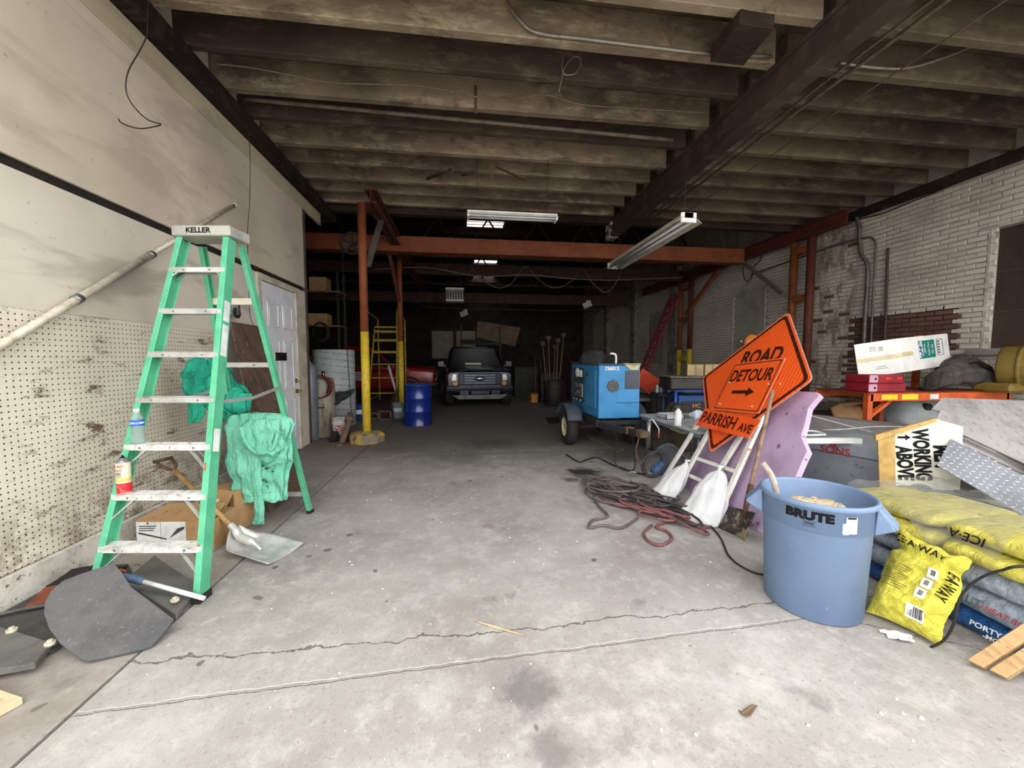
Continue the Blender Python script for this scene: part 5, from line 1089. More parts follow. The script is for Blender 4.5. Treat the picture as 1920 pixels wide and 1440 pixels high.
MB().cyl((0.13, -1.32, 0.26), (0.13, -1.32, 0.62), 0.028, n=12).build('jack', galv, wt); MB().tube([(0.13, -1.32, 0.62), (0.17, -1.34, 0.64), (0.24, -1.38, 0.52), (0.24, -1.38, 0.46)], 0.008, 6).build('jack_crank', white_l, wt); MB().cyl((0.24, -1.38, 0.40), (0.24, -1.38, 0.46), 0.014, n=8).build('crank_grip', red_p, wt)
MB().tube(catmull([(-0.05, -1.42, 0.42), (-0.10, -1.45, 0.25), (-0.05, -1.48, 0.08), (0.02, -1.5, 0.02)], 4), 0.009, 6).build('safety_chain', rust, wt)
MB().tube(catmull([(-0.20, -0.95, 0.44), (-0.24, -1.2, 0.3), (-0.34, -1.35, 0.10), (-0.28, -1.45, 0.02), (-0.12, -1.45, 0.02), (-0.06, -1.3, 0.2), (0.0, -1.1, 0.44)], 5), 0.008, 6).build('cable_loop', hb, wt)
tag(MB().prism([onz(1100, 820, 0.004), onz(1118, 818, 0.004), onz(1170, 845, 0.004), onz(1158, 850, 0.004)], (0, 0, 0.035)).build('plank', M('grey_plank', (116, 106, 96), (88, 80, 72), 0.8, scale=6)), 'grey plank lying under the welder trailer tongue', 'plank')
tag(MB().prism([onz(1022, 785, 0.004), onz(1048, 782, 0.004), onz(1050, 793, 0.004), onz(1030, 795, 0.004)], (0, 0, 0.02)).build('black_pan', black_r), 'flat black drip pan on the floor beside the trailer wheel', 'pan')

# ---- road sign on its stand
SN = V((math.cos(math.radians(176)) * math.cos(math.radians(28)), math.sin(math.radians(176)) * math.cos(math.radians(28)), math.sin(math.radians(28))))
SP0 = V((2.17, 3.37, 0.0))
def sp(px, py, off=0.0): return onplane(px, py, SP0 + SN * off, SN)
def orange_mat(name, period=0.036):
    k = NT(name); v = k.obj(); x, y, z = k.sep(v)
    f = k.mathn('FRACT', k.mathn('DIVIDE', y, period)); g = k.mathn('MULTIPLY', k.step(f, 0.30, 0.38), k.step(f, 0.62, 0.54))
    col = k.mix(k.mathn('MULTIPLY', g, 0.9), rgb(250, 104, 38), rgb(222, 50, 20))
    col = k.mix(k.mathn('MULTIPLY', k.step(k.noise(v, 9, 4, 0.6), 0.62, 0.72), 0.4), col, rgb(200, 70, 40)); k.bump(g, 0.2, 0.004)
    return k.out(col, 0.42, 0, 0.5)
org = orange_mat('retro_orange'); org2 = orange_mat('retro_orange_flat', 0.024); sblk = M('sign_black', (66, 26, 18), (52, 22, 16), 0.5); salum = M('sign_edge', (214, 160, 140), (190, 140, 120), 0.5)
stand_m = M('white_stand', (230, 230, 222), (206, 204, 192), 0.5, scale=8, c3=(170, 130, 80), s3=7, lo3=0.68, hi3=0.72)
ss = thing('sign_stand', 'leaning white tube stand holding the orange road signs', 'sign stand', (2.17, 3.37, 0))
def leg(a, b, off, w=0.055, d=0.03):
    p, q = sp(*a, off), sp(*b, off); MB().bar(p, q, w, d, up=SN).build('leg', stand_m, ss, world=True, bevel=0.004); return p, q
legB = leg((1262, 932), (1352, 768), 0.0); legD = leg((1343, 975), (1460, 712), 0.0)
leg((1243, 900), (1312, 790), -0.06); leg((1335, 905), (1400, 800), -0.06)
for a, b in (((1301, 858), (1378, 884)), ((1283, 887), (1316, 902))):
    MB().bar(sp(*a, -0.02), sp(*b, -0.02), 0.035, 0.03, up=SN).build('crossbar', stand_m, ss, world=True)
# diamond sign, built as a true square from its fitted corners
cq = [sp(1479, 584, 0.03), sp(1525, 712, 0.03), sp(1331, 850, 0.03), sp(1317, 708, 0.03)]
cc = sum(cq, V((0, 0, 0))) / 4; vdir = ((cq[0] - cq[2]).normalized()); hdir = (cq[1] - cq[3]).normalized(); hdir = (hdir - SN * hdir.dot(SN)).normalized()
e1 = ((cq[1] - cq[2]) + (cq[0] - cq[3])).normalized(); e2 = ((cq[0] - cq[1]) + (cq[3] - cq[2])); 
def inset(q, d):
    c = sum(q, V((0, 0, 0))) / len(q); return [p + (c - p).normalized() * d for p in q]
def rounded(q, r, n=4):
    out = []; k = len(q)
    for i in range(k):
        p, a, b = q[i], q[i - 1], q[(i + 1) % k]; da = (a - p).normalized() * r; db = (b - p).normalized() * r
        for j in range(n + 1):
            t = j / n; out.append((p + da) * (1 - t) ** 2 + p * 2 * t * (1 - t) + (p + db) * t ** 2)
    return out
def ringmesh(qo, qi, n):
    m = MB(); k = len(qo); m.add(qo + qi, [(i, (i + 1) % k, k + (i + 1) % k, k + i) for i in range(k)]); m.xf(Matrix.Translation(n)); return m
sg = thing('road_sign', 'large orange diamond road work sign with black border on the leaning stand', 'sign', cc)
MB().prism(rounded(cq, 0.06), SN * -0.004).build('plate', salum, sg, world=True)
MB().prism(rounded(inset(cq, 0.012), 0.055), SN * 0.002).build('face', org, sg, world=True)
ringmesh(rounded(inset(cq, 0.035), 0.05), rounded(inset(cq, 0.075), 0.05), SN * 0.004).build('border', sblk, sg, world=True, solid=0.0015)
ud = (sp(1474, 670, 0.03) - sp(1377, 682, 0.03)).normalized(); ud = (ud - SN * ud.dot(SN)).normalized(); vd = SN.cross(ud).normalized(); vd = vd if vd.z > 0 else -vd
tc_ = (sp(1396, 668, 0.03) + sp(1470, 655, 0.03)) / 2 - vd * 0.045
text_mb('ROAD', 0.22, ud, vd, SN, tc_, 0.006, 0.007, 0.86).build('lettering', sblk, sg, world=True)
for px, py in ((1463, 720), (1390, 640)):
    MB().cyl(sp(px, py, 0.032), sp(px, py, 0.037), 0.008, n=8).build('bolt', galv, sg, world=True)
# detour plate
dq = [sp(1377, 682, 0.055), sp(1474, 670, 0.055), sp(1423, 776, 0.055), sp(1335, 768, 0.055)]
ds = thing('detour_sign', 'orange rectangular detour sign with a black arrow fixed over the diamond sign', 'sign', sum(dq, V((0, 0, 0))) / 4)
MB().prism(rounded(dq, 0.02, 3), SN * -0.004).build('plate', salum, ds, world=True); MB().prism(rounded(inset(dq, 0.006), 0.02, 3), SN * 0.002).build('face', org2, ds, world=True)
ringmesh(rounded(inset(dq, 0.03), 0.02, 3), rounded(inset(dq, 0.042), 0.02, 3), SN * 0.004).build('border', sblk, ds, world=True, solid=0.0015)
du = ((dq[1] - dq[0]) + (dq[2] - dq[3])).normalized(); dv_ = ((dq[0] - dq[3]) + (dq[1] - dq[2])).normalized(); dc = sum(dq, V((0, 0, 0))) / 4
dW = ((dq[1] - dq[0]).length + (dq[2] - dq[3]).length) / 2; dH = ((dq[0] - dq[3]).length + (dq[1] - dq[2]).length) / 2
text_mb('DETOUR', 0.185, du, dv_, SN, dc + dv_ * dH * 0.20, 0.006, 0.004, 0.80 * dW / 0.70).build('lettering', sblk, ds, world=True)
ar = MB(); ac = dc - dv_ * dH * 0.12
def ap(x, y): return ac + du * x + dv_ * y + SN * 0.005
ar.prism([ap(-0.15, -0.017), ap(0.06, -0.017), ap(0.06, -0.048), ap(0.16, 0), ap(0.06, 0.048), ap(0.06, 0.017), ap(-0.15, 0.017)], SN * 0.0012); ar.build('arrow', sblk, ds, world=True)
for px, py in ((1441, 720), (1410, 762), (1350, 757), (1368, 717)): MB().cyl(sp(px, py, 0.057), sp(px, py, 0.062), 0.007, n=8).build('bolt', galv, ds, world=True)
# street name plate
pq = [sp(1322, 765, 0.085), sp(1427, 788, 0.085), sp(1404, 822, 0.085), sp(1304, 797, 0.085)]
ps = thing('street_name_sign', 'narrow orange street name plate tilted below the detour sign', 'sign', sum(pq, V((0, 0, 0))) / 4)
MB().prism(pq, SN * -0.004).build('plate', salum, ps, world=True); MB().prism(inset(pq, 0.004), SN * 0.002).build('face', M('flat_orange', (244, 92, 32), (232, 78, 28), 0.45, scale=5), ps, world=True)
pu_ = ((pq[1] - pq[0]) + (pq[2] - pq[3])).normalized(); pv_ = ((pq[0] - pq[3]) + (pq[1] - pq[2])); pv_ = (pv_ - pu_ * pv_.dot(pu_)).normalized(); pc2 = sum(pq, V((0, 0, 0))) / 4; PW = (pq[1] - pq[0]).length
text_mb('PARRISH', 0.175, pu_, pv_, SN, pc2 - pu_ * PW * 0.125, 0.006, 0.0035, 0.86).build('lettering', sblk, ps, world=True)
text_mb('AVE', 0.115, pu_, pv_, SN, pc2 + pu_ * PW * 0.365 - pv_ * 0.015, 0.006, 0.003, 0.85).build('lettering', sblk, ps, world=True)
# ---- lavender foam board behind the stand
lav = M('lavender_foam', (188, 164, 196), (166, 142, 172), 0.7, scale=3, c3=(110, 92, 108), s3=10, lo3=0.64, hi3=0.70)
FN = V((math.cos(math.radians(171)) * math.cos(math.radians(27)), math.sin(math.radians(171)) * math.cos(math.radians(27)), math.sin(math.radians(27)))); FP = V((2.31, 3.2, 0.0))
def fp_(px, py): return onplane(px, py, FP, FN)
fo = [(1272, 934), (1300, 870), (1345, 790), (1400, 740), (1495, 733), (1530, 735), (1536, 741), (1526, 752), (1516, 765), (1512, 782), (1508, 800), (1502, 818), (1508, 832), (1514, 846), (1506, 862), (1496, 885), (1480, 920), (1446, 1008)]
tag(MB().prism([fp_(*p) for p in fo], FN * -0.045).build('foam_board', lav, bevel=0.004), 'broken lavender foam insulation board leaning behind the road signs', 'foam board')
# ---- sandbags
wvn = M('woven_white', (226, 228, 230), (206, 208, 212), 0.6, scale=5, bump=0.4, bscale=160)
def sandbag(label, base, top, hw, hd, lean, rz):
    t = thing('sandbag', label, 'sandbag', base, group=None); b = V((0, 0, 0)); d = V(top) - V(base); h = d.length
    u = V((math.cos(rz), math.sin(rz), 0)); w = V((-math.sin(rz), math.cos(rz), 0))
    R_ = [(b + V((0, 0, 0.005)), u * hw * 0.85, w * hd * 0.7), (b + V((0, 0, 0.03)), u * hw * 1.05, w * hd), (b + d * 0.3, u * hw * 1.02, w * hd), (b + d * 0.55, u * hw * 0.82, w * hd * 0.8), (b + d * 0.78, u * hw * 0.50, w * hd * 0.5), (b + d * 0.90, u * hw * 0.18, w * hd * 0.25)]
    loft(R_, 48, 6, 0.05, 9, hw * 30, 0.014, 9).build('bag', wvn, t)
    loft([(b + d * 0.89, u * 0.016, w * 0.016), (b + d * 0.93, u * 0.012, w * 0.012), (b + d * 1.0, u * 0.035, w * 0.02)], 16, 4, 0.2, 5, 1).build('tied_neck', wvn, t)
    return t
sandbag('slumped white woven sandbag at the far leg of the sign stand', (2.03, 3.66, 0), sp(1290, 862, 0.05), 0.13, 0.10, 0, -1.2)
sandbag('upright tied white sandbag hanging at the near leg of the sign stand', (2.05, 3.07, 0), sp(1352, 872, 0.05), 0.17, 0.10, 0, -1.15)
# ---- square point shovel leaning on the sign
b0 = onz(1372, 1006, 0.02); hT = sp(1449, 732, 0.14); neck = ony(1398, 948, (b0.y + 2.86) / 2)
t = thing('square_shovel', 'muddy square point shovel with a long worn handle leaning beside the foam board', 'shovel', b0)
nk = onplane(1400, 945, b0, V((-0.95, -0.25, 0.30)).normalized())
hd_ = (hT - nk).normalized(); MB().tube([nk - hd_ * 0.02, nk.lerp(hT, 0.3), hT], [0.018, 0.017, 0.015], 10).build('handle', M('worn_handle', (138, 118, 98), (100, 80, 64), 0.7, scale=14, c3=(150, 60, 46), s3=5, lo3=0.66, hi3=0.7), t, world=True)
MB().tube([nk - hd_ * 0.10, nk, nk.lerp(hT, 0.16)], [0.012, 0.021, 0.022], 10).build('socket', M('socket_dark', (62, 52, 48), (96, 52, 42), 0.7, scale=9), t, world=True)
pnl = V((-0.93, -0.28, 0.25)).normalized()
bq = [onplane(x, y, b0, pnl) for x, y in ((1371, 950), (1421, 962), (1401, 1015), (1350, 990))]
bu = (bq[1] - bq[0]); bvv = (bq[3] - bq[0])
MB().grid(9, 9, lambda u, v: bq[0] * (1 - u) * (1 - v) + bq[1] * u * (1 - v) + bq[2] * u * v + bq[3] * (1 - u) * v + pnl * (0.03 * (2 * u - 1) ** 2)).build('blade', M('muddy_blade', (52, 46, 42), (132, 118, 100), 0.75, 0.2, scale=7, lo=0.48, hi=0.56, bump=0.4), t, world=True, solid=0.005)
# ---- hoses heaped on the floor
def hose_path(cx, cy, n, rx, ry, rot, seed, z1=0.09, spread=0.25):
    r = random.Random(seed); P = []
    for l in range(n):
        f = l / max(1, n - 1); ox = r.uniform(-spread, spread); oy = r.uniform(-spread, spread) * 0.45
        a0 = r.uniform(-0.35, 0.35); sx_ = rx * r.uniform(0.45, 1.0); sy_ = ry * r.uniform(0.4, 1.0); zb_ = 0.016 + z1 * (0.15 + 0.85 * f) * r.uniform(0.5, 1.0); tl = r.uniform(-0.03, 0.03)
        for q in range(9):
            a = 2 * PI * q / 9 + seed; x = ox + sx_ * math.cos(a); y = oy + sy_ * math.sin(a); c_, s_ = math.cos(rot + a0), math.sin(rot + a0)
            edge = math.hypot(x / (rx + spread), y / (ry + spread * 0.45))
            P.append(V((cx + x * c_ - y * s_, cy + x * s_ + y * c_, max(0.014, zb_ * max(0.0, 1.1 - edge * 0.9) + tl * math.cos(a) + 0.012 + 0.008 * r.random()))))
    return P
hg = M('hose_grey', (104, 96, 94), (84, 76, 75), 0.6, scale=12); hm = M('hose_maroon', (128, 84, 84), (100, 64, 66), 0.6, scale=12); hd2 = M('hose_dark', (66, 64, 66), (48, 47, 49), 0.6, scale=12)
def hose(label, P, r, mat, ext=None):
    P = (ext or []) + P; return tag(MB().tube(catmull(P, 4), r, 7).build('air_hose', mat), label, 'hose')
hose('long grey air hose heaped in loose coils on the floor before the trailer', hose_path(1.62, 3.80, 11, 0.46, 0.30, -0.95, 2, 0.10, 0.24), 0.0115, hg, [onz(x, y, 0.014) for x, y in ((1195, 972), (1165, 990), (1130, 985), (1105, 990), (1112, 975), (1140, 968), (1120, 945), (1115, 920), (1150, 905))])
hose('maroon air hose with one wide loop trailing onto the bare floor', hose_path(1.72, 3.22, 6, 0.42, 0.14, -1.0, 5, 0.05, 0.18), 0.0115, hm, [onz(x, y, 0.014) for x, y in ((1222, 985), (1207, 1000), (1218, 1016), (1240, 1022), (1260, 1010), (1250, 996), (1230, 988))])
hose('dark grey hose bunched under the loose coils near the sandbags', hose_path(1.80, 3.38, 8, 0.58, 0.20, -1.0, 8, 0.09, 0.22), 0.010, hd2)
hose('dark cable coil standing beside the low table', [V((2.30 + 0.14 * math.cos(a * 0.6) + 0.01 * math.sin(a), 4.35 + 0.10 * math.sin(a * 0.6) + 0.03 * math.sin(a * 0.31), 0.16 + 0.13 * math.sin(a * 0.6 + 0.8))) for a in range(60)], 0.009, hd2)
hose('thin black cable running from the hoses past the trash can', [onz(x, y, 0.010) for x, y in ((1290, 960), (1330, 985), (1352, 1010), (1365, 1040), (1390, 1062), (1432, 1078), (1490, 1070), (1560, 1040))], 0.007, hb)
hose('black hose wandering over the dark floor beside the trailer wheel', [onz(x, y, 0.012) for x, y in ((1062, 852), (1085, 866), (1100, 862), (1120, 858), (1150, 872), (1185, 884), (1210, 890))], 0.011, hb)
t = thing('nozzle', 'metal hose nozzle lying on the hose heap', 'nozzle', onz(1185, 886, 0.06)); MB().tube([(-0.06, 0, 0), (0.0, 0, 0.01), (0.05, -0.04, 0.0)], [0.008, 0.014, 0.02], 8).build('barrel', galv, t)

# ---- trash can
t = thing('trash_can', 'round blue-grey plastic trash can with a torn sticker standing near the floor crack', 'trash can', (2.018, 1.944, 0))
cbm = M('can_bluegrey', (114, 136, 168), (102, 124, 156), 0.5, scale=2, c3=(134, 152, 178), s3=26, lo3=0.62, hi3=0.8)
rb_, rt_, hh_ = 0.233, 0.268, 0.663
def rz_(z): return rb_ + (0.252 - rb_) * (z / 0.5)
pf = [(0, 0.004), (rb_ - 0.012, 0.0), (rb_, 0.008), (rz_(0.50), 0.50), (rz_(0.5) + 0.004, 0.505), (0.264, 0.508), (0.262, 0.628), (0.272, 0.632), (0.276, 0.640), (0.276, 0.655), (0.270, 0.663), (0.258, 0.661), (0.252, 0.648), (rb_ - 0.01, 0.05), (0, 0.045)]
MB().lathe(pf, 64).build('body', cbm, t)
ca = math.atan2(-1.944, -2.018)      # direction to the viewer
for a in (ca + 1.45, ca - 1.45):
    R_ = Rz(a); hnd = MB()
    for s in (-1, 1): hnd.prism([R_ @ V((0.255, s * 0.055, 0.50)), R_ @ V((0.335, s * 0.05, 0.545)), R_ @ V((0.315, s * 0.05, 0.58)), R_ @ V((0.262, s * 0.05, 0.655))], R_ @ V((0, s * 0.012, 0)))
    hnd.prism([R_ @ V((0.262, -0.06, 0.655)), R_ @ V((0.345, -0.055, 0.555)), R_ @ V((0.335, -0.055, 0.543)), R_ @ V((0.255, -0.06, 0.635))], R_ @ V((0, 0.115, 0))); hnd.build('handle', cbm, t, bevel=0.004)
def cw_(a0, z0, rr=0.2645): return lambda x, y: V((rr * math.cos(a0 + x / rr), rr * math.sin(a0 + x / rr), z0 + y))
text_mb('BRUTE', 0.062, (1, 0, 0), (0, 0, 1), (0, 0, 1), (0, 0, 0), warp=cw_(ca - 0.10, 0.590), bold=0.0042, sx=1.15).build('lettering', ink, t)
def patch(a0, a1, z0, z1, rr=0.2652):
    m = MB(); n = 10; vs = [V((rr * math.cos(a0 + (a1 - a0) * i / n), rr * math.sin(a0 + (a1 - a0) * i / n), z)) for z in (z0, z1) for i in range(n + 1)]
    return m.add(vs, [(i, i + 1, n + 2 + i, n + 1 + i) for i in range(n)], 0, True)
m = patch(ca - 0.20, ca + 0.02, 0.5585, 0.5605)
for z in (0.5415, 0.5345): m.add(*[(q.v, q.f) for q in [patch(ca - 0.20, ca + 0.02, z, z + 0.0015)]][0])
for z in (0.549,): m.add(*[(q.v, q.f) for q in [patch(ca - 0.17, ca - 0.01, z, z + 0.004)]][0])
m.build('maker_mark', ink, t)
stk = patch(ca + 0.50, ca + 0.70, 0.525, 0.612, 0.2655).build('sticker', M('torn_sticker', (232, 226, 228), (206, 170, 178), 0.6, scale=22), t); patch(ca + 0.44, ca + 0.55, 0.52, 0.58, 0.2658).build('torn_corner', M('sticker_blue', (214, 230, 236), (90, 150, 180), 0.6, scale=26, lo=0.5, hi=0.55), stk)
patch(ca + 0.52, ca + 0.68, 0.602, 0.611, 0.2660).build('sticker_band', ink, stk)
t2 = thing('bent_stick', 'bent pale stick standing out of the trash can', 'stick', (1.87, 2.05, 0.10))
MB().tube(catmull([V((0.03, -0.02, -0.04)), V((0.0, 0, 0.45)), V((-0.02, 0.02, 0.60)), V((-0.06, 0.06, 0.69))], 5), 0.017, 9).build('stick', M('pale_bark', (176, 168, 156), (140, 130, 116), 0.8, scale=16), t2)
tp_ = cloth('tan_paper', (206, 188, 158), (180, 160, 130))
tag(loft([(V((2.06, 1.99, 0.30)), V((0.10, -0.06, 0)), V((0.05, 0.07, 0))), (V((2.05, 1.99, 0.48)), V((0.13, -0.08, 0)), V((0.06, 0.09, 0))), (V((2.06, 1.98, 0.57)), V((0.10, -0.07, 0)), V((0.05, 0.07, 0))), (V((2.06, 1.98, 0.60)), V((0.03, -0.02, 0)), V((0.02, 0.03, 0)))], 30, 5, 0.12, 7, 2, 0.03, 9).build('paper_bag', tp_), 'crumpled tan paper bag inside the trash can', 'bag')
tag(loft([(V((1.95, 2.07, 0.30)), V((0.05, -0.03, 0)), V((0.03, 0.04, 0))), (V((1.95, 2.07, 0.50)), V((0.07, -0.04, 0)), V((0.03, 0.05, 0))), (V((1.96, 2.06, 0.575)), V((0.03, -0.02, 0)), V((0.02, 0.02, 0)))], 24, 5, 0.15, 6, 4, 0.02, 10).build('white_rag', cloth('white_rag_cloth', (226, 228, 230), (200, 204, 208))), 'crumpled white rag inside the trash can', 'rag')

# ---- pallet of bagged ice melt
PX0, PX1, PY0, PY1 = 2.59, 3.55, 1.06, 2.30
def film_mat(name, c, alpha):
    k = NT(name); v = k.obj(); k.bump(k.noise(k.scalev(v, (1.2, 5, 4)), 11, 6, 0.7, 1.2), 1.0, 0.03); m = k.out(rgb(c), 0.12, 0, 1.0); k.b.inputs['Alpha'].default_value = alpha; return m
def bagm(name, c, c2):
    k = NT(name); v = k.obj(); col = k.mix(k.step(k.noise(k.scalev(v, (1, 2.5, 2)), 6, 5, 0.65), 0.42, 0.66), rgb(c), rgb(c2))
    k.bump(k.noise(k.scalev(v, (1.0, 3.5, 3)), 8, 6, 0.7, 1.0), 0.9, 0.035); return k.out(col, 0.32, 0, 0.5)
yel2 = bagm('bag_yellow_loose', (238, 228, 86), (218, 206, 76)); yel = bagm('bag_yellow', (224, 214, 94), (200, 188, 80)); sil = bagm('bag_silver', (176, 190, 204), (140, 152, 166)); blu = bagm('bag_blue', (36, 104, 176), (26, 80, 146))
def flatbag(name, label, cx, cy, z0, z1, lx, ly, mat, group, seed, cat='bag', rz=0.0):
    t = thing(name, label, cat, (cx, cy, z0), rz, group); h = z1 - z0; A = []
    for f, w in ((0.0, 0.78), (0.12, 0.95), (0.5, 1.0), (0.85, 0.93), (1.0, 0.72)): A.append((V((0, 0, h * f)), V((lx / 2 * w, 0, 0)), V((0, ly / 2 * w, 0))))
    loft(A, 56, 4, 0.012, 9, seed, 0.012, 7, sq=0.38).build('bag', mat, t); return t
WHERE = ('by the lumber offcuts', 'behind the loose yellow bag', 'beside the trash can')
salt_i = M('salt_ink', (86, 100, 112), None, 0.5); heat_i = M('heat_red', (176, 52, 70), None, 0.5); ybags = []
for q_ in range(3):
    cy = PY0 + 0.09 + q_ * 0.41; w_ = WHERE[q_]
    tb = flatbag('blue_bag', 'blue plastic bag at the bottom of the stack, ' + w_, PX0 + 0.34, cy, 0.003, 0.115, 0.66, 0.41, blu, 'bags in the stack', q_)
    t1 = flatbag('silver_bag', 'lower silver grey salt bag in the stack, ' + w_, PX0 + 0.32, cy, 0.117, 0.237, 0.66, 0.42, sil, 'bags in the stack', q_ + 20)
    t2 = flatbag('silver_bag', 'upper silver grey salt bag in the stack, ' + w_, PX0 + 0.34, cy, 0.240, 0.359, 0.66, 0.42, sil, 'bags in the stack', q_ + 30)
    y1 = flatbag('ice_melt_bag', 'lower yellow ice melt bag in the stack, ' + w_, PX0 + 0.30, cy, 0.362, 0.449, 0.64, 0.42, yel, 'bags in the stack', q_ + 40)
    y2 = flatbag('ice_melt_bag', 'topmost yellow ice melt bag on the stack, ' + w_, PX0 + 0.36, cy + 0.02, 0.452, 0.548 - 0.01 * q_, 0.64, 0.43, yel, 'bags in the stack', q_ + 50)
    ybags += [y1, y2]
    if q_ == 1:
        text_mb('SALT', 0.062, (0, -1, 0), (0.25, 0, 1), (-1, 0, 0), (PX0 - 0.020, 1.61, 0.185), 0.006, 0.001, 1.0).build('lettering', salt_i, t1, world=True)
        text_mb('+HEAT BOOST', 0.036, (0, -1, 0), (0.25, 0, 1), (-1, 0, 0), (PX0 - 0.022, 1.44, 0.185), 0.006, 0.0005, 0.95, shear=0.2).build('lettering', heat_i, t1, world=True)
        text_mb('ICE·A', 0.062, (0, 1, 0), (-0.4, 0, -1), (-1, 0, 0.3), (PX0 + 0.022, 1.64, 0.492), 0.018, 0.001, 1.0).build('lettering', ink, y2, world=True)
        text_mb('PORTY', 0.036, (0.1, -1, 0), (0.25, 0, 1), (-1, 0, 0), (PX0 - 0.010, 1.53, 0.075), 0.006, 0.0008, 1.0).build('lettering', white_l, tb, world=True)
        text_mb('-MCP', 0.030, (0.1, -1, 0), (0.25, 0, 1), (-1, 0, 0), (PX0 - 0.010, 1.50, 0.040), 0.006, 0.0008).build('lettering', white_l, tb, world=True)
for q_ in range(1):
    flatbag('ice_melt_bag', 'topmost yellow ice melt bag at the back of the stack, under the film bundle', PX0 + 0.36, PY0 + 1.20, 0.33, 0.50, 0.60, 0.30, yel, 'bags in the stack', 60)
# clear film over the stack
flm = thing('plastic_film', 'wrinkled clear plastic film draped over the yellow bags', 'plastic film', (PX0 + 0.4, PY0 + 0.9, 0.56))
MB().grid(60, 60, lambda u, v: V((PX0 - 0.02 + 0.92 * u, PY0 + 0.45 + 0.82 * v, (0.585 - 0.30 * max(0, (0.12 - u) / 0.12) ** 1.5 * (0.6 + 0.4 * math.sin(v * 9))) + 0.035 * fr((u * 9, v * 3.5, 1), 1.0) + 0.02 * fr((u * 22, v * 9, 4), 1.0) - 0.02 * v))).build('film', film_mat('clear_film', (206, 208, 208), 0.26), flm, world=True)
# big crinkled film bundle at the back of the stack
t = thing('film_bundle', 'bundle of crinkled greyish plastic film at the back of the bag stack', 'plastic film', ony(1712, 952, 2.36))
loft([(V((-0.30, 0.0, 0.03)), V((0, 0.05, 0)), V((0, 0, 0.04))), (V((-0.12, 0.0, 0.07)), V((0, 0.11, 0)), V((0, 0, 0.08))), (V((0.10, -0.02, 0.08)), V((0, 0.12, 0)), V((0, 0, 0.08))), (V((0.32, -0.03, 0.05)), V((0, 0.06, 0)), V((0, 0, 0.04)))], 48, 8, 0.10, 11, 3, 0.03, 12).build('bundle', film_mat('grey_film', (150, 150, 164), 0.62), t)
# loose yellow bag leaning on the stack
q00, q10, q11, q01 = ony(1628, 1150, 1.86), onz(1762, 1212, 0.012), ony(1820, 1050, 1.555), ony(1690, 992, 1.88)
q00 = onz(1626, 1148, 0.012)
lb = thing('ice_melt_bag', 'loose yellow ice melt bag with instructions leaning upright against the bag stack', 'bag', (q00 + q10) / 2)
bn = (q10 - q00).cross(q01 - q00).normalized(); bn = bn if bn.y < 0 else -bn
def bq_(u, v, side=0.0):
    us = 0.5 + (u - 0.5) * (1.04 - 0.15 * math.exp(-((v - 0.80) / 0.07) ** 2) - 0.10 * math.exp(-((v - 0.25) / 0.16) ** 2) * (1 if u > 0.5 else 0.3))
    vs_ = v + 0.05 * math.sin(PI * u) * (1 - 2 * v) * 0.6
    p = q00 * (1 - us) * (1 - vs_) + q10 * us * (1 - vs_) + q11 * us * vs_ + q01 * (1 - us) * vs_
    e = min(u, 1 - u) / 0.22; f = min(v, 1 - v) / 0.22
    bul = 0.075 * (min(1, e) ** 0.6) * (min(1, f) ** 0.6)
    wr = 0.009 * fr((u * 5, v * 26 + u * 6, 2)) + 0.014 * fr((u * 3, v * 9, 6)) - 0.03 * math.exp(-((v - 0.80) / 0.05) ** 2)
    return p + bn * side * (bul + 0.004) + bn * wr * (1 if side else 0.5) + (q11 - q10).normalized() * 0.02 * fr((u * 6, 0, 3)) * (v > 0.9)
lm_ = MB(); lm_.grid(41, 51, lambda u, v: bq_(u, v, 1.0)); lm_.grid(41, 51, lambda u, v: bq_(u, v, -0.6)); lm_.build('bag', yel2, lb, world=True)
def onbag(u, v, off=0.004): return bq_(u, v, 1.0) + bn * off
def bag_text(body, size, u0, v0, du_, dv__, mat, sxx=1.0, bold=0.001, up=None):
    W_ = (q10 - q00).length; H_ = (q01 - q00).length; a = math.atan2(dv__, du_)
    def w(x, y):
        uu = u0 + (x * math.cos(a) - y * math.sin(a)) / W_; vv = v0 + (x * math.sin(a) + y * math.cos(a)) / H_; return onbag(min(max(uu, 0.01), 0.99), min(max(vv, 0.01), 0.99), 0.010)
    text_mb(body, size, (1, 0, 0), (0, 1, 0), (0, 0, 1), (0, 0, 0), warp=w, bold=bold, sx=sxx).build('lettering', mat, lb, world=True)
bag_text("ICE·A·WAY", 0.055, 0.36, 0.885, 1, 0.0, ink, 0.9, 0.0008)
bag_text("E·A·WAY", 0.050, 0.90, 0.60, -0.12, -1, ink, 0.9, 0.0008)
def bag_rect(u0, u1, v0, v1, off=0.004, n=5):
    m = MB(); m.grid(n, n, lambda a, b: onbag(u0 + (u1 - u0) * a, v0 + (v1 - v0) * b, off)); return m
ln = MB()
for i in range(11):
    v = 0.60 - i * 0.026; m = bag_rect(0.08 + 0.01 * (i % 3), 0.46 - 0.03 * (i % 4), v, v + 0.008); ln.add(m.v, m.f)
ln.build('fine_print', M('print_olive', (120, 112, 48), None, 0.6), lb, world=True, kind='stuff')
bc = bag_rect(0.54, 0.80, 0.10, 0.24, 0.004).build('barcode_panel', white_l, lb, world=True)
mb_ = MB(); rr_ = random.Random(4); u = 0.57
while u < 0.77:
    w = rr_.choice((0.006, 0.010, 0.014)); m = bag_rect(u, u + w, 0.12, 0.225, 0.0055, 2); mb_.add(m.v, m.f); u += w + rr_.choice((0.005, 0.009))
mb_.build('barcode', ink, lb, world=True, kind='stuff')
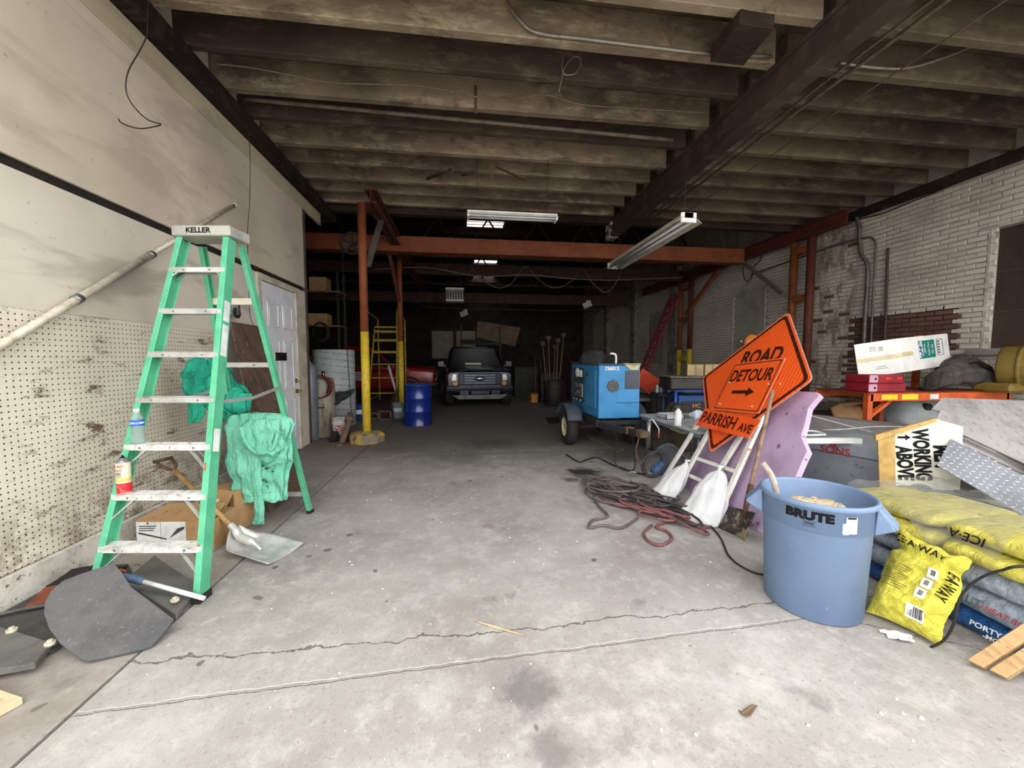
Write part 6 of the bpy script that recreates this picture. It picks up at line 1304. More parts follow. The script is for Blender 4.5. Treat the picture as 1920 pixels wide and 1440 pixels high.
for i in range(3):
    m = bag_rect(0.58 + 0.03 * i, 0.72 + 0.03 * i, 0.34 + i * 0.13, 0.45 + i * 0.13, 0.004); pc3 = m.build('pictogram', white_l, lb, world=True)
    bag_rect(0.62 + 0.03 * i, 0.68 + 0.03 * i, 0.37 + i * 0.13, 0.43 + i * 0.13, 0.0055, 3).build('pictogram_figure', M('picto_grey', (120, 120, 112), (70, 70, 68), 0.6, scale=40), pc3, world=True)
tag(loft([(onz(1672, 1186, 0.004), V((0.02, 0, 0)), V((0, 0.02, 0))), (onz(1680, 1190, 0.012), V((0.05, -0.02, 0)), V((0.01, 0.035, 0))), (onz(1690, 1192, 0.018), V((0.04, -0.02, 0)), V((0.01, 0.03, 0))), (onz(1702, 1200, 0.012), V((0.02, 0, 0)), V((0, 0.02, 0)))], 20, 5, 0.2, 5, 1, 0.012, 30).build('torn_paper', white_l), 'crumpled scrap of white paper on the floor before the loose yellow bag', 'paper')
t = thing('pole_with_fitting', 'pale grey pole with a steel end fitting lying across the wrapped bags', 'pole', ony(1840, 960, 2.3)); a, b = ony(1800, 950, 2.42), ony(2010, 990, 2.30)
MB().cyl(a, b, 0.020, n=12).build('tube', M('pole_pale', (160, 172, 176), (136, 148, 152), 0.4), t, world=True); dd = (a - b).normalized(); MB().cyl(a, a + dd * 0.06, 0.023, n=12).build('collar', galv, t, world=True); MB().cyl(a + dd * 0.06, a + dd * 0.11, 0.014, n=10).build('thread', galv, t, world=True)
wire('black_cable', 'black cable arching from the floor over the silver bags', None, 0.006, hb, P=[ony(x, y, Y) for x, y, Y in ((1745, 1214, 1.54), (1770, 1200, 1.50), (1788, 1170, 1.46), (1797, 1130, 1.44), (1812, 1105, 1.42), (1840, 1083, 1.38), (1880, 1069, 1.32), (1935, 1062, 1.26))] + [V((2.80, 1.16, 0.56)), V((3.05, 1.22, 0.57)), V((3.2, 1.4, 0.575))], cat='cable')
lum = M('pale_lumber', (196, 160, 116), (170, 134, 92), 0.7, scale=8, stretch=(6, 1, 1), c3=(140, 104, 70), s3=20)
L0 = V((2.335, 1.43, 0.0)); dl_ = V((0.19, -0.07, 0.22)).normalized(); pd = V((0.22, -0.97, 0.0)).normalized(); pw_ = dl_.cross(pd).normalized(); pw_ = pw_ if pw_.z > 0 else -pw_
for i, lab in enumerate(('pale lumber offcut leaning on the blue and silver bags', 'second pale lumber offcut leaning in front of its twin')):
    o = L0 + pd * (0.062 * i) + V((0.01 * i, 0, 0.008)); tag(MB().prism([o, o + pd * 0.05, o + pd * 0.05 + pw_ * 0.035, o + pw_ * 0.035], dl_ * 0.34).build('lumber_offcut', lum, bevel=0.003), lab, 'lumber')

# ---- grey metal bin and the clutter behind it
zi = M('zinc_grey', (142, 150, 156), (112, 120, 126), 0.5, 0.4, scale=3, c3=(92, 96, 98), s3=12)
A, B = onz(1488, 836, 0.62), onz(1652, 866, 0.62); bd_ = (B - A).normalized(); bb = V((-bd_.y, bd_.x, 0)); bb = bb if bb.y > 0 else -bb
t = thing('metal_bin', 'grey galvanized steel bin with red lettering behind the trash can', 'bin', A.lerp(B, 0.5).xy.to_3d())
def bp(s, d, z): return A + bd_ * s + bb * d + V((0, 0, z - 0.62))
LB = (B - A).length
MB().add([bp(0, 0.05, 0.06), bp(LB, 0.05, 0.06), bp(LB, 0.75, 0.06), bp(0, 0.75, 0.06), bp(0, 0, 0.62), bp(LB, 0, 0.62), bp(LB, 0.8, 0.62), bp(0, 0.8, 0.62)], [(3, 2, 1, 0), (0, 1, 5, 4), (1, 2, 6, 5), (2, 3, 7, 6), (3, 0, 4, 7), (4, 5, 6, 7)]).build('body', zi, t, world=True, bevel=0.01)
MB().prism([bp(-0.01, -0.012, 0.62), bp(LB + 0.01, -0.012, 0.62), bp(LB + 0.01, 0.81, 0.62), bp(-0.01, 0.81, 0.62)], V((0, 0, 0.11))).build('lid', zi, t, world=True, bevel=0.012)
for sy in (-0.6,):
    nf = -bb
    tx = text_mb('&', 0.085, bd_, V((0, 0, 1)), nf, bp(LB * 0.50, -0.013, 0.70), 0.002, 0.0015); tx.build('lettering', M('bin_red', (150, 36, 40), (120, 28, 32), 0.6), t, world=True)
    tx = text_mb('SONS', 0.085, bd_, V((0, 0, 1)), nf, bp(LB * 0.52, -0.013, 0.645), 0.002, 0.0018, 1.0); tx.build('lettering', bpy.data.materials['bin_red'], t, world=True)
wbp, wbq = onz(1505, 826, 0.75), onz(1612, 826, 0.75)
tag(MB().bar(wbp, wbq, 0.05, 0.04, up=(0, 0, 1)).build('white_bar', M('white_lumber', (206, 210, 204), (176, 180, 174), 0.6, scale=7)), 'white painted bar lying along the front edge of the metal bin', 'bar')
rc = onz(1515, 812, 0.755)
tag(MB().tube([rc + V((0.13 * math.cos(a), 0.11 * math.sin(a), 0.004 * math.sin(3 * a))) for a in [2 * PI * i / 32 for i in range(32)]], 0.010, 8, closed=True).build('cable_ring', white_l), 'ring of white cable lying on the lid of the metal bin', 'cable')
wire('thin_rope', 'thin white cord strung from the cable ring to the wooden sign', None, 0.0035, white_l, P=[onz(1543, 806, 0.76), onz(1580, 805, 0.78), ony(1640, 800, 3.3), ony(1700, 800, 3.2)], cat='cord')
wire('thin_rope', 'thin white cord running down from the foam board to the wooden sign', None, 0.0035, white_l, P=[ony(1512, 777, 3.6), ony(1560, 790, 3.5), ony(1655, 815, 3.2)], cat='cord')
gs = [onz(1508, 776, 0.82), onz(1720, 800, 0.82), onz(1735, 812, 0.80), onz(1508, 806, 0.80)]
tag(MB().prism([ony(1500, 806, 3.9), ony(1735, 808, 3.55), ony(1720, 797, 4.0), ony(1500, 774, 4.15)], (0, 0, -0.02)).build('grey_sheet', M('grey_sheet', (112, 108, 108), (90, 86, 86), 0.6, scale=3)), 'flat dark grey sheet lying behind the metal bin', 'sheet')
tag(MB().prism([ony(1583, 803, 4.12), ony(1690, 812, 3.95), ony(1690, 826, 3.85), ony(1640, 823, 3.92)], (0, 0, -0.60)).build('red_cabinet', M('dull_red', (110, 46, 46), (86, 36, 36), 0.7)), 'low dull red cabinet showing under the grey sheet', 'cabinet')
# wooden men working sign
WN = V((-0.50, -0.86, 0.10)).normalized(); WP = ony(1650, 812, 2.50)
def wp_(px, py, off=0.0): return onplane(px, py, WP + WN * off, WN)
ws = thing('wooden_sign', 'white sign board turned on its side reading men working above, with a tan edge strip', 'sign', wp_(1720, 925))
MB().prism([wp_(1650, 815), wp_(1756, 786), wp_(1806, 800), wp_(1800, 918), wp_(1652, 926)], WN * -0.02).build('board', M('sign_cream', (214, 216, 200), (188, 190, 172), 0.6, scale=5, c3=(140, 140, 124), s3=14), ws, world=True)
MB().prism([wp_(1646, 815, 0.02), wp_(1678, 808, 0.02), wp_(1680, 924, 0.02), wp_(1650, 926, 0.02)], WN * -0.018).build('edge_strip', M('osb_tan', (180, 150, 90), (156, 126, 70), 0.7, scale=14), ws, world=True)
MB().prism([wp_(1642, 816, 0.03), wp_(1755, 784, 0.03), wp_(1757, 790, 0.03), wp_(1643, 826, 0.03)], WN * -0.04).build('top_strip', bpy.data.materials['osb_tan'], ws, world=True)
wr_ = (wp_(1730, 898) - wp_(1722, 808)).normalized(); wu_ = (wp_(1760, 850) - wp_(1690, 856)); wu_ = (wu_ - wr_ * wu_.dot(wr_)).normalized(); kS = (wp_(1730, 898) - wp_(1722, 808)).length
text_mb('WORKING', kS * 0.34, wr_, wu_, WN, (wp_(1722, 808) + wp_(1732, 898)) / 2, 0.003, 0.006, 0.64).build('lettering', ink, ws, world=True)
text_mb('ABOVE', kS * 0.34, wr_, wu_, WN, (wp_(1692, 834) + wp_(1698, 903)) / 2, 0.003, 0.006, 0.66).build('lettering', ink, ws, world=True)
text_mb('MEN', kS * 0.34, wr_, wu_, WN, wp_(1765, 856), 0.003, 0.006, 0.66).build('lettering', ink, ws, world=True)
for px, py in ((1694, 820), (1700, 918)):
    c = wp_(px, py, 0.003); k_ = kS * 0.10
    def aw(x, y): return c + wu_ * (x * k_) + wr_ * (y * k_)
    MB().prism([aw(-0.9, -0.22), aw(0.3, -0.22), aw(0.3, -0.62), aw(1.2, 0), aw(0.3, 0.62), aw(0.3, 0.22), aw(-0.9, 0.22)], WN * 0.001).build('arrow', ink, ws, world=True)
# tread plates heaped over the bags
def tread_plate(name, label, px, P, N, th, mat, studs=None, group=None):
    N = V(N).normalized(); Q = [onplane(a, b, P, N) for a, b in px]
    t = thing(name, label, 'metal plate', Q[0]); MB().prism(Q, N * -th).build('plate', mat, t, world=True, bevel=0.002)
    if studs:
        e1_ = (Q[1] - Q[0]); e1_ = (e1_ - N * e1_.dot(N)).normalized(); e2_ = N.cross(e1_); m = MB(); c = sum(Q, V((0, 0, 0))) / len(Q)
        def inside(p):
            s = 0
            for i in range(len(Q)):
                cr_ = (Q[(i + 1) % len(Q)] - Q[i]).cross(p - Q[i]).dot(N); s += 1 if cr_ > 0 else -1
            return abs(s) == len(Q)
        st_ = studs
        for i in range(-40, 41):
            for j in range(-40, 41):
                p = Q[0] + e1_ * (i * st_) + e2_ * (j * st_ + 0.0)
                if not inside(p): continue
                a = PI / 4 if (i + j) % 2 else -PI / 4; d = e1_ * math.cos(a) + e2_ * math.sin(a); s_ = N.cross(d); L_, w_ = st_ * 0.42, st_ * 0.10
                m.add([p + d * L_, p + s_ * w_, p - d * L_, p - s_ * w_, p + N * st_ * 0.07 + d * L_ * 0.4, p + N * st_ * 0.07 - d * L_ * 0.4], [(0, 1, 4), (1, 2, 5), (1, 5, 4), (2, 3, 5), (3, 0, 4), (3, 4, 5)])
        if m.f: m.build('stud', stud_m if mat is tpm else mat, t, world=True, kind='stuff')
    return t
tpm = M('tread_steel', (116, 119, 126), (100, 103, 110), 0.5, 0.3, scale=4); stud_m = M('tread_stud', (224, 227, 234), (190, 194, 202), 0.3, 0.2); tpd = M('dusty_plate', (146, 143, 141), (122, 119, 117), 0.65, 0.1, scale=5, c3=(140, 132, 126), s3=18)
P3 = ony(1783, 824, 2.30)
tread_plate('tread_plate', 'bright diamond tread plate slanting down over the yellow bags', [(1783, 822), (2060, 965), (2060, 1050), (1920, 968), (1757, 872)], P3, (-0.30, -0.62, 0.72), 0.006, tpm, 0.034)
tread_plate('tread_plate', 'dusty flat steel plate on top of the plate heap by the orange rack', [(1747, 766), (1768, 745), (2060, 756), (2060, 905), (1920, 832)], ony(1768, 748, 2.75), (-0.16, -0.50, 0.85), 0.012, tpd, 0.05)
tread_plate('tread_plate', 'dusty tread plate in the middle of the plate heap', [(1752, 790), (1764, 768), (1930, 835), (2060, 905), (2060, 950), (1920, 868)], ony(1764, 772, 2.62), (-0.22, -0.58, 0.78), 0.012, tpd, 0.05)
t = thing('steel_channel', 'long dusty steel channel wedged between the tread plates', 'channel', ony(1740, 803, 2.5)); a, b = ony(1742, 804, 2.52), ony(2060, 952, 2.0)
MB().bar(a, b, 0.05, 0.035, up=(-0.2, -0.5, 0.8)).build('web', tpd, t, world=True, bevel=0.004); MB().bar(a + V((0, 0, 0.03)), b + V((0, 0, 0.03)), 0.008, 0.05, up=(-0.2, -0.5, 0.8)).build('flange', tpd, t, world=True)
t = thing('support_crate', 'dark crate holding up the plate heap behind the bags', 'crate', (4.35, 2.45, 0)); 
for i in range(4): MB().b2((-0.35, -0.25, 0.02 + i * 0.16), (0.35, 0.25, 0.15 + i * 0.16)).build('slat', M('crate_dark', (74, 66, 58), (56, 50, 44), 0.8, scale=6), t)

# ---- orange rack with its load
ro = M('rack_orange', (206, 92, 40), (176, 74, 32), 0.5, scale=6, c3=(120, 60, 36), s3=16); rd = M('rack_shadow_red', (132, 58, 40), (104, 46, 34), 0.6, scale=6)
YR = 4.25; zb = ony(1640, 745, YR).z; xa = ony(1628, 745, YR).x; xb_ = xa + 2.1; xm = ony(1722, 760, YR).x + 0.05
rk = thing('pallet_rack', 'orange steel pallet rack along the brick wall with yellow labels on its beam', 'rack', (xa, YR, 0))
xr1 = ony(1631, 640, YR + 0.72).x; xr2 = ony(1723, 620, YR + 0.72).x
for x, y, m_, zt in ((xa, YR, ro, zb + 0.05), (xr2, YR + 0.72, ro, 1.78), (xb_, YR, ro, zb + 0.05), (xr1, YR + 0.72, ro, 1.66), (xm, YR + 0.5, rd, zb)):
    MB().b2((x - 0.035, y - 0.03, 0), (x + 0.035, y + 0.03, zt)).build('post', m_, rk, world=True)
for dy in (0, 0.75):
    MB().b2((xa, YR - 0.03 + dy, zb - 0.05), (xb_, YR + 0.02 + dy, zb + 0.05)).build('beam', ro, rk, world=True, bevel=0.004)
MB().b2((xa, YR, zb + 0.045), (xb_, YR + 0.75, zb + 0.06)).build('deck', rd, rk, world=True)
MB().bar((xa + 0.03, YR, 0.70), (xa + 0.40, YR + 0.05, zb - 0.03), 0.05, 0.04).build('diagonal', ro, rk, world=True); MB().bar((xm, YR + 0.70, 0.62), (xm + 0.40, YR + 0.6, zb - 0.05), 0.05, 0.04).build('diagonal', rd, rk, world=True)
MB().bar((xa, YR, 0.72), (xm, YR + 0.75, 0.74), 0.035, 0.03).build('tie', rd, rk, world=True); MB().bar((xr1, YR + 0.72, 1.58), (xr2, YR + 0.72, 1.60), 0.04, 0.04).build('tie', ro, rk, world=True)
ylw = M('label_yellow', (232, 206, 44), (214, 186, 36), 0.5)
for x0, x1, m_ in ((1653, 1683, ylw), (1691, 1722, ylw), (1744, 1760, white_l)):
    a, b = ony(x0, 740, YR - 0.032), ony(x1, 740, YR - 0.032); MB().b2((a.x, YR - 0.034, zb - 0.03), (b.x, YR - 0.031, zb + 0.035)).build('label', m_, rk, world=True)
# red tool cases
rc_ = M('case_red', (150, 34, 48), (120, 26, 40), 0.45, scale=4); pk = M('case_pink', (196, 150, 176), (170, 126, 150), 0.5)
zc = zb + 0.062
for i, (dx, w, lab) in enumerate(((0.30, 0.55, 'dark red tool case at the bottom of the pair on the orange rack'), (0.28, 0.50, 'red tool case stacked on top of its twin on the orange rack'))):
    t = thing('tool_case', lab, 'tool case', (xa + dx, YR + 0.18, zc + i * 0.115)); MB().b2((-w / 2, -0.16, 0), (w / 2, 0.16, 0.112)).build('shell', rc_, t, bevel=0.01)
    MB().b2((-w / 2 - 0.004, -0.164, 0.008), (-w / 2 + 0.12, -0.155, 0.104)).build('latch_panel', pk, t, bevel=0.004); MB().cyl((-w / 2 + 0.08, -0.168, 0.055), (-w / 2 + 0.08, -0.16, 0.055), 0.014, n=12).build('latch', ink, t)
    if i == 1:
        for x in (0.02, 0.18): MB().b2((x - 0.04, -0.17, 0.04), (x + 0.04, -0.158, 0.08)).build('clasp', M('clasp_red', (222, 50, 40), None, 0.4), t, bevel=0.006)
# white carton
fA, fB, fC = ony(1610, 709, 4.46), ony(1696, 698, 4.30), ony(1784, 684, 4.60)
ctn = thing('white_carton', 'white cardboard carton for foam cups lying tilted on the red tool cases', 'carton', fA)
up_ = V((-0.02, 0, 1)).normalized(); hC = 0.42
tilt = (ony(1605, 648, 4.58) - fA); 
gB = ony(1687, 634, 4.30); gA = gB + (fA - fB); gC = gB + (fC - fB)
fD = fA + (fC - fB); gD = gA + (gC - gB)
cwm = M('carton_white', (226, 226, 222), (206, 206, 202), 0.65, scale=3)
MB().add([fA, fB, fC, fD, gA, gB, gC, gD], [(3, 2, 1, 0), (4, 5, 6, 7), (0, 1, 5, 4), (1, 2, 6, 5), (2, 3, 7, 6), (3, 0, 4, 7)]).build('body', cwm, ctn, world=True, bevel=0.004)
def cface(a, b, c, d, u, v, off=0.003):
    p = a * (1 - u) * (1 - v) + b * u * (1 - v) + c * u * v + d * (1 - u) * v; n = (b - a).cross(d - a).normalized(); n = n if n.dot(V((0, 0, CAMH)) - p) > 0 else -n; return p + n * off
def crect(f, u0, u1, v0, v1, off, name, mat, par, n=2):
    m = MB(); m.grid(n, n, lambda a, b: cface(*f, u0 + (u1 - u0) * a, v0 + (v1 - v0) * b, off)); return m.build(name, mat, par, world=True)
F1 = (fA, fB, gB, gA); F2 = (fB, fC, gC, gB)
crect(F1, 0.0, 1.0, 0.44, 0.56, 0.002, 'tape', M('tape_tan', (206, 194, 156), (186, 172, 130), 0.4), ctn); crect(F2, 0.0, 0.22, 0.46, 0.58, 0.002, 'tape', bpy.data.materials['tape_tan'], ctn)
gp = crect(F2, 0.34, 0.68, 0.32, 0.86, 0.002, 'green_panel', M('carton_green', (24, 128, 112), (20, 112, 98), 0.5), ctn); crect(F2, 0.34, 0.42, 0.36, 0.84, 0.003, 'logo_patch', M('carton_blue', (226, 232, 236), (40, 70, 130), 0.5, scale=24, lo=0.48, hi=0.52), gp)
def ctext(f, body, size, u0, v0, ang, mat, par, sxx=1.0, bold=0.0006):
    W_ = (f[1] - f[0]).length; H_ = (f[3] - f[0]).length
    text_mb(body, size, (1, 0, 0), (0, 1, 0), (0, 0, 1), (0, 0, 0), warp=lambda x, y: cface(*f, u0 + (x * math.cos(ang) - y * math.sin(ang)) / W_, v0 + (x * math.sin(ang) + y * math.cos(ang)) / H_, 0.004), sx=sxx, bold=bold).build('lettering', mat, par, world=True)
ctext(F2, '1000 ct', 0.055, 0.46, 0.60, PI / 2, white_l, ctn, 0.8); ctext(F2, 'Foam Cups', 0.05, 0.54, 0.60, PI / 2, white_l, ctn, 0.8); ctext(F2, '12 oz', 0.075, 0.62, 0.57, PI / 2, white_l, ctn, 0.8)
pi_ = M('carton_ink', (70, 88, 110), None, 0.6)
for u0, u1, v0, v1 in ((0.72, 0.735, 0.36, 0.86), (0.85, 0.86, 0.36, 0.86), (0.72, 0.86, 0.36, 0.375), (0.72, 0.86, 0.845, 0.86)): crect(F2, u0, u1, v0, v1, 0.002, 'stamp_frame', pi_, ctn)
for i in range(5): crect(F2, 0.745, 0.79, 0.42 + i * 0.085, 0.47 + i * 0.085, 0.002, 'stamp_mark', pi_, ctn)
crect(F1, 0.32, 0.46, 0.72, 0.86, 0.002, 'barcode', M('carton_barcode', (120, 120, 126), (220, 220, 220), 0.6, scale=60, stretch=(1, 1, 8), lo=0.45, hi=0.5), ctn); crect(F1, 0.52, 0.62, 0.70, 0.84, 0.002, 'mark', M('carton_mark', (190, 190, 194), (150, 150, 156), 0.6, scale=40), ctn)
for i, (a, b) in enumerate(((0.42, 0.62), (0.38, 0.66))): crect(F1, a, b, 0.25 - i * 0.06, 0.265 - i * 0.06, 0.002, 'print_line', pi_, ctn)
# dark mat bundle, yellow drum reel
gm = cloth('grey_canvas', (84, 78, 74), (62, 58, 56))
t = thing('canvas_bundle', 'dark grey canvas bundle slumped on the orange rack beside the carton', 'canvas', ony(1810, 742, 4.6)); Z0 = zb + 0.06
def cr_(px, py, Y, w, d): return (ony(px, py, Y - 0.25), V((0.02, 0, w * 0.9)), V((0, d, 0)))
loft([cr_(1738, 728, 4.62, 0.06, 0.10), cr_(1752, 712, 4.58, 0.12, 0.12), cr_(1790, 702, 4.60, 0.15, 0.13), cr_(1830, 706, 4.60, 0.15, 0.13), cr_(1860, 718, 4.58, 0.11, 0.12), cr_(1880, 716, 4.56, 0.06, 0.08)], 44, 6, 0.10, 6, 2, 0.05, 6).build('fold', gm, t, world=True)
loft([cr_(1768, 690, 4.72, 0.05, 0.08), cr_(1800, 676, 4.74, 0.09, 0.12), cr_(1830, 686, 4.74, 0.08, 0.12), cr_(1848, 706, 4.7, 0.05, 0.08)], 36, 6, 0.12, 5, 3, 0.04, 7).build('flap', gm, t, world=True)
yo = M('ochre_plastic', (122, 102, 44), (96, 80, 36), 0.6, scale=5)
t = thing('hose_reel', 'ochre yellow round reel drum on the orange rack before the boarded window', 'reel', ony(1915, 745, 4.5))
rcx = ony(1922, 690, 4.05); MB().lathe([(0, -0.18), (0.27, -0.18), (0.28, -0.16), (0.28, 0.16), (0.27, 0.18), (0, 0.18)], 32, c=rcx, R=Rx(PI / 2) @ Ry(0.3)).build('drum', yo, t, world=True); MB().lathe([(0.282, -0.02), (0.295, -0.015), (0.295, 0.015), (0.282, 0.02)], 32, c=rcx, R=Rx(PI / 2) @ Ry(0.3)).build('band', yo, t, world=True)
MB().b2((rcx.x - 0.35, 3.95, zb + 0.06), (rcx.x + 0.25, 4.35, zb + 0.18)).build('base', yo, t, world=True, bevel=0.03)
# below the rack
t = thing('white_tank', 'pale steel tank lying under the orange rack', 'tank', ony(1715, 800, 5.0)); c = ony(1712, 785, 4.95)
MB().lathe([(0, -0.4), (0.12, -0.39), (0.22, -0.34), (0.25, -0.28), (0.25, 0.28), (0.22, 0.34), (0.12, 0.39), (0, 0.4)], 28, c=(c.x, c.y, 0.62), R=Ry(PI / 2)).build('shell', M('tank_white', (176, 186, 190), (150, 160, 164), 0.5, scale=4), t, world=True); MB().cyl((c.x - 0.1, c.y - 0.27, 0.74), (c.x - 0.1, c.y - 0.22, 0.74), 0.05, n=14).build('port', iron, t, world=True)
for s in (-1, 1): MB().b2((c.x + s * 0.2 - 0.03, c.y - 0.2, 0), (c.x + s * 0.2 + 0.03, c.y + 0.2, 0.42)).build('saddle', iron, t, world=True)
tag(MB().prism([ony(1560, 765, 5.0), ony(1575, 757, 5.0), ony(1625, 752, 5.0), ony(1625, 790, 4.9), ony(1568, 786, 4.9)], (0, 0.03, 0)).build('cardboard_sheet', card), 'torn cardboard sheet standing beside the orange rack post', 'cardboard')
t = thing('stone_ledge', 'low grey stone ledge along the foot of the brick wall', 'ledge', (6.6, 6.0, 0)); MB().b2((-0.15, -0.5, 0), (0.90, 0.5, 0.62)).build('block', M('ledge_stone', (136, 132, 126), (104, 100, 96), 0.85, scale=4, bump=0.4), t, bevel=0.02)
t = thing('timber_beam', 'dark timber beam lying on the stone ledge behind the signs', 'timber', (5.4, 5.6, 0)); MB().b2((-0.8, -0.3, 0.0), (1.0, 0.2, 0.56)).build('beam', M('dark_timber', (86, 76, 66), (62, 54, 48), 0.85, scale=5), t, bevel=0.01); MB().cyl((-0.15, -0.34, 0.50), (-0.15, -0.30, 0.50), 0.05, n=14).build('ring', galv, t)
# ================================================================== MIDDLE RIGHT CLUTTER AND WALL PIPES
pl_g = M('table_grey', (172, 176, 176), (146, 150, 150), 0.55, scale=5)
t = thing('low_table', 'low grey folding table with bottles and rags behind the road signs', 'table', (2.99, 4.62, 0))
MB().b2((-0.42, -0.70, 0.585), (0.40, 0.72, 0.62)).build('top', pl_g, t, bevel=0.008); MB().b2((-0.40, -0.68, 0.545), (-0.37, 0.70, 0.585)).build('apron', M('apron_dark', (104, 112, 120), None, 0.6), t)
for x in (-0.36, 0.34):
    for y in (-0.62, 0.62): MB().cyl((x, y, 0), (x, y, 0.585), 0.016, n=10).build('leg', galv, t)
MB().b2((-0.30, -0.2, 0.50), (-0.15, 0.1, 0.54)).build('yellow_tag', ylw, t)
def bottle(label, loc, h, r, mat, capm, group=None, nozzle=False):
    t = thing('bottle', label, 'bottle', loc, group=group)
    MB().lathe([(0, 0), (r * 0.95, 0), (r, 0.006), (r, h * 0.62), (r * 0.9, h * 0.72), (r * 0.4, h * 0.82), (r * 0.36, h * 0.88), (0, h * 0.88)], 18).build('body', mat, t)
    if nozzle: MB().box((-0.012, 0, h * 0.95), (0.07, 0.025, 0.035)).build('sprayer', capm, t, bevel=0.006); MB().cyl((0, 0, h * 0.87), (0, 0, h * 0.94), r * 0.4, n=12).build('neck', capm, t)
    else: MB().cyl((0, 0, h * 0.87), (0, 0, h), r * 0.42, n=12).build('cap', capm, t)
ztab = 0.621
p = onz(1271, 798, ztab); bottle('white spray bottle standing on the low grey table', (p.x, p.y, ztab), 0.24, 0.042, white_l, M('sprayer_dark', (60, 62, 64), None, 0.5), nozzle=True)
p = onz(1252, 786, ztab); t = thing('parts_tray', 'shallow grey tray on the low table beside the spray bottle', 'tray', (p.x + 0.06, p.y + 0.1, ztab))
MB().b2((-0.10, -0.13, 0), (0.16, 0.13, 0.008)).build('bottom', pl_g, t)
for lo, hi in (((-0.10, -0.13, 0), (-0.09, 0.13, 0.06)), ((0.15, -0.13, 0), (0.16, 0.13, 0.06)), ((-0.10, -0.13, 0), (0.16, -0.12, 0.06)), ((-0.10, 0.12, 0), (0.16, 0.13, 0.06))): MB().b2(lo, hi).build('side', pl_g, t)
p = onz(1305, 784, ztab); tag(loft([(V((p.x, p.y, ztab + 0.004)), V((0.07, 0, 0)), V((0, 0.07, 0))), (V((p.x, p.y, ztab + 0.05)), V((0.09, 0, 0)), V((0, 0.08, 0))), (V((p.x + 0.01, p.y, ztab + 0.11)), V((0.04, 0, 0)), V((0, 0.04, 0)))], 26, 5, 0.15, 6, 3, 0.03, 14).build('table_rag', cloth('pale_blue_rag', (214, 222, 232), (186, 196, 210))), 'crumpled pale blue white rag on the low table', 'rag')
t = thing('curved_panel', 'curved grey plastic panel standing on the floor under the low table', 'panel', (2.62, 4.62, 0))
MB().grid(9, 13, lambda u, v: V((0.10 * math.sin(PI * v) - 0.12 * u, -0.35 + 0.5 * u, 0.004 + 0.36 * v * (0.45 + 0.55 * math.sin(PI * (0.15 + 0.8 * u)))))).build('panel', M('panel_grey', (110, 114, 120), (90, 94, 100), 0.6, scale=5), t, solid=0.012)
t = thing('tarp_scrap', 'small blue tarp scrap heaped beside the dark cable coil', 'tarp', (2.42, 4.45, 0.0)); loft([(V((0, 0, 0.003)), V((0.10, 0, 0)), V((0, 0.08, 0))), (V((0, 0, 0.08)), V((0.09, 0, 0)), V((0, 0.07, 0))), (V((0.02, 0, 0.15)), V((0.03, 0, 0)), V((0, 0.03, 0)))], 22, 4, 0.15, 5, 2, 0.02, 12).build('scrap', cloth('blue_tarp', (84, 116, 160), (62, 92, 136)), t)
# shelf with bottles by the brick wall
sb = onz(1250, 736, 0.80); t = thing('bottle_shelf', 'small black shelf stand holding a row of bottles near the second orange column', 'shelf', (sb.x, sb.y, 0))
MB().b2((-0.24, -0.12, 0.77), (0.26, 0.16, 0.80)).build('top', iron, t)
for x in (-0.22, 0.24):
    for y in (-0.1, 0.14): MB().b2((x - 0.015, y - 0.015, 0), (x + 0.015, y + 0.015, 0.77)).build('leg', iron, t)
cols = [((206, 210, 206), 'pale'), ((176, 182, 178), 'grey'), ((58, 58, 60), 'black'), ((214, 216, 214), 'white'), ((96, 74, 58), 'brown'), ((196, 176, 130), 'tan')]
for i, (c, nm) in enumerate(cols): bottle('slim %s bottle in the row on the small black shelf' % nm, (sb.x - 0.19 + i * 0.08, sb.y, 0.801), 0.17 + 0.03 * (i % 2), 0.026, M('bottle_' + nm, c, None, 0.4), M('bcap', (90, 84, 78), None, 0.5), 'bottles on the small black shelf')
# orange sign corner behind the welder
q = [ony(1205, 690, 7.6), ony(1238, 713, 7.6), ony(1217, 740, 7.6), ony(1190, 716, 7.6)]
tag(MB().prism(rounded(q, 0.02, 3), (0, 0.004, 0)).build('spare_sign', M('dull_orange', (196, 66, 34), (172, 54, 30), 0.5)), 'orange diamond sign blank standing behind the blue welder', 'sign')
t = thing('sign_easel', 'dark steel easel holding the orange sign blank behind the welder', 'easel', (q[2].x, 7.66, 0)); MB().bar((0, 0, 0), (0, 0, 1.2), 0.04, 0.04).build('post', iron, t); MB().bar((-0.3, 0, 0.02), (0.3, 0, 0.02), 0.05, 0.04).build('foot', iron, t)
# blue machine with a lid and cartons on it
bm0 = onz(1305, 775, 0.50); mx, my = 3.95, 6.35
t = thing('blue_generator', 'blue portable generator in a blue tube frame under a grey lid', 'generator', (mx, my, 0), -0.15)
bb_ = M('generator_blue', (40, 82, 140), (32, 66, 116), 0.5, scale=5); MB().b2((-0.26, -0.2, 0.34), (0.32, 0.25, 0.80)).build('body', bb_, t, bevel=0.02); MB().b2((-0.20, -0.215, 0.42), (0.20, -0.2, 0.70)).build('front_panel', M('panel_dark', (42, 48, 58), None, 0.5), t); text_mb('HC', 0.10, (1, 0, 0), (0, 0, 1), (0, -1, 0), (0.05, -0.216, 0.62), 0.002, 0.001).build('lettering', amber, t)
for x in (-0.33, 0.38): MB().tube([(x, -0.27, 0.0), (x, -0.27, 0.88), (x, 0.3, 0.88), (x, 0.3, 0.0)], 0.022, 8).build('frame_tube', M('frame_blue', (52, 84, 170), (40, 66, 140), 0.4), t)
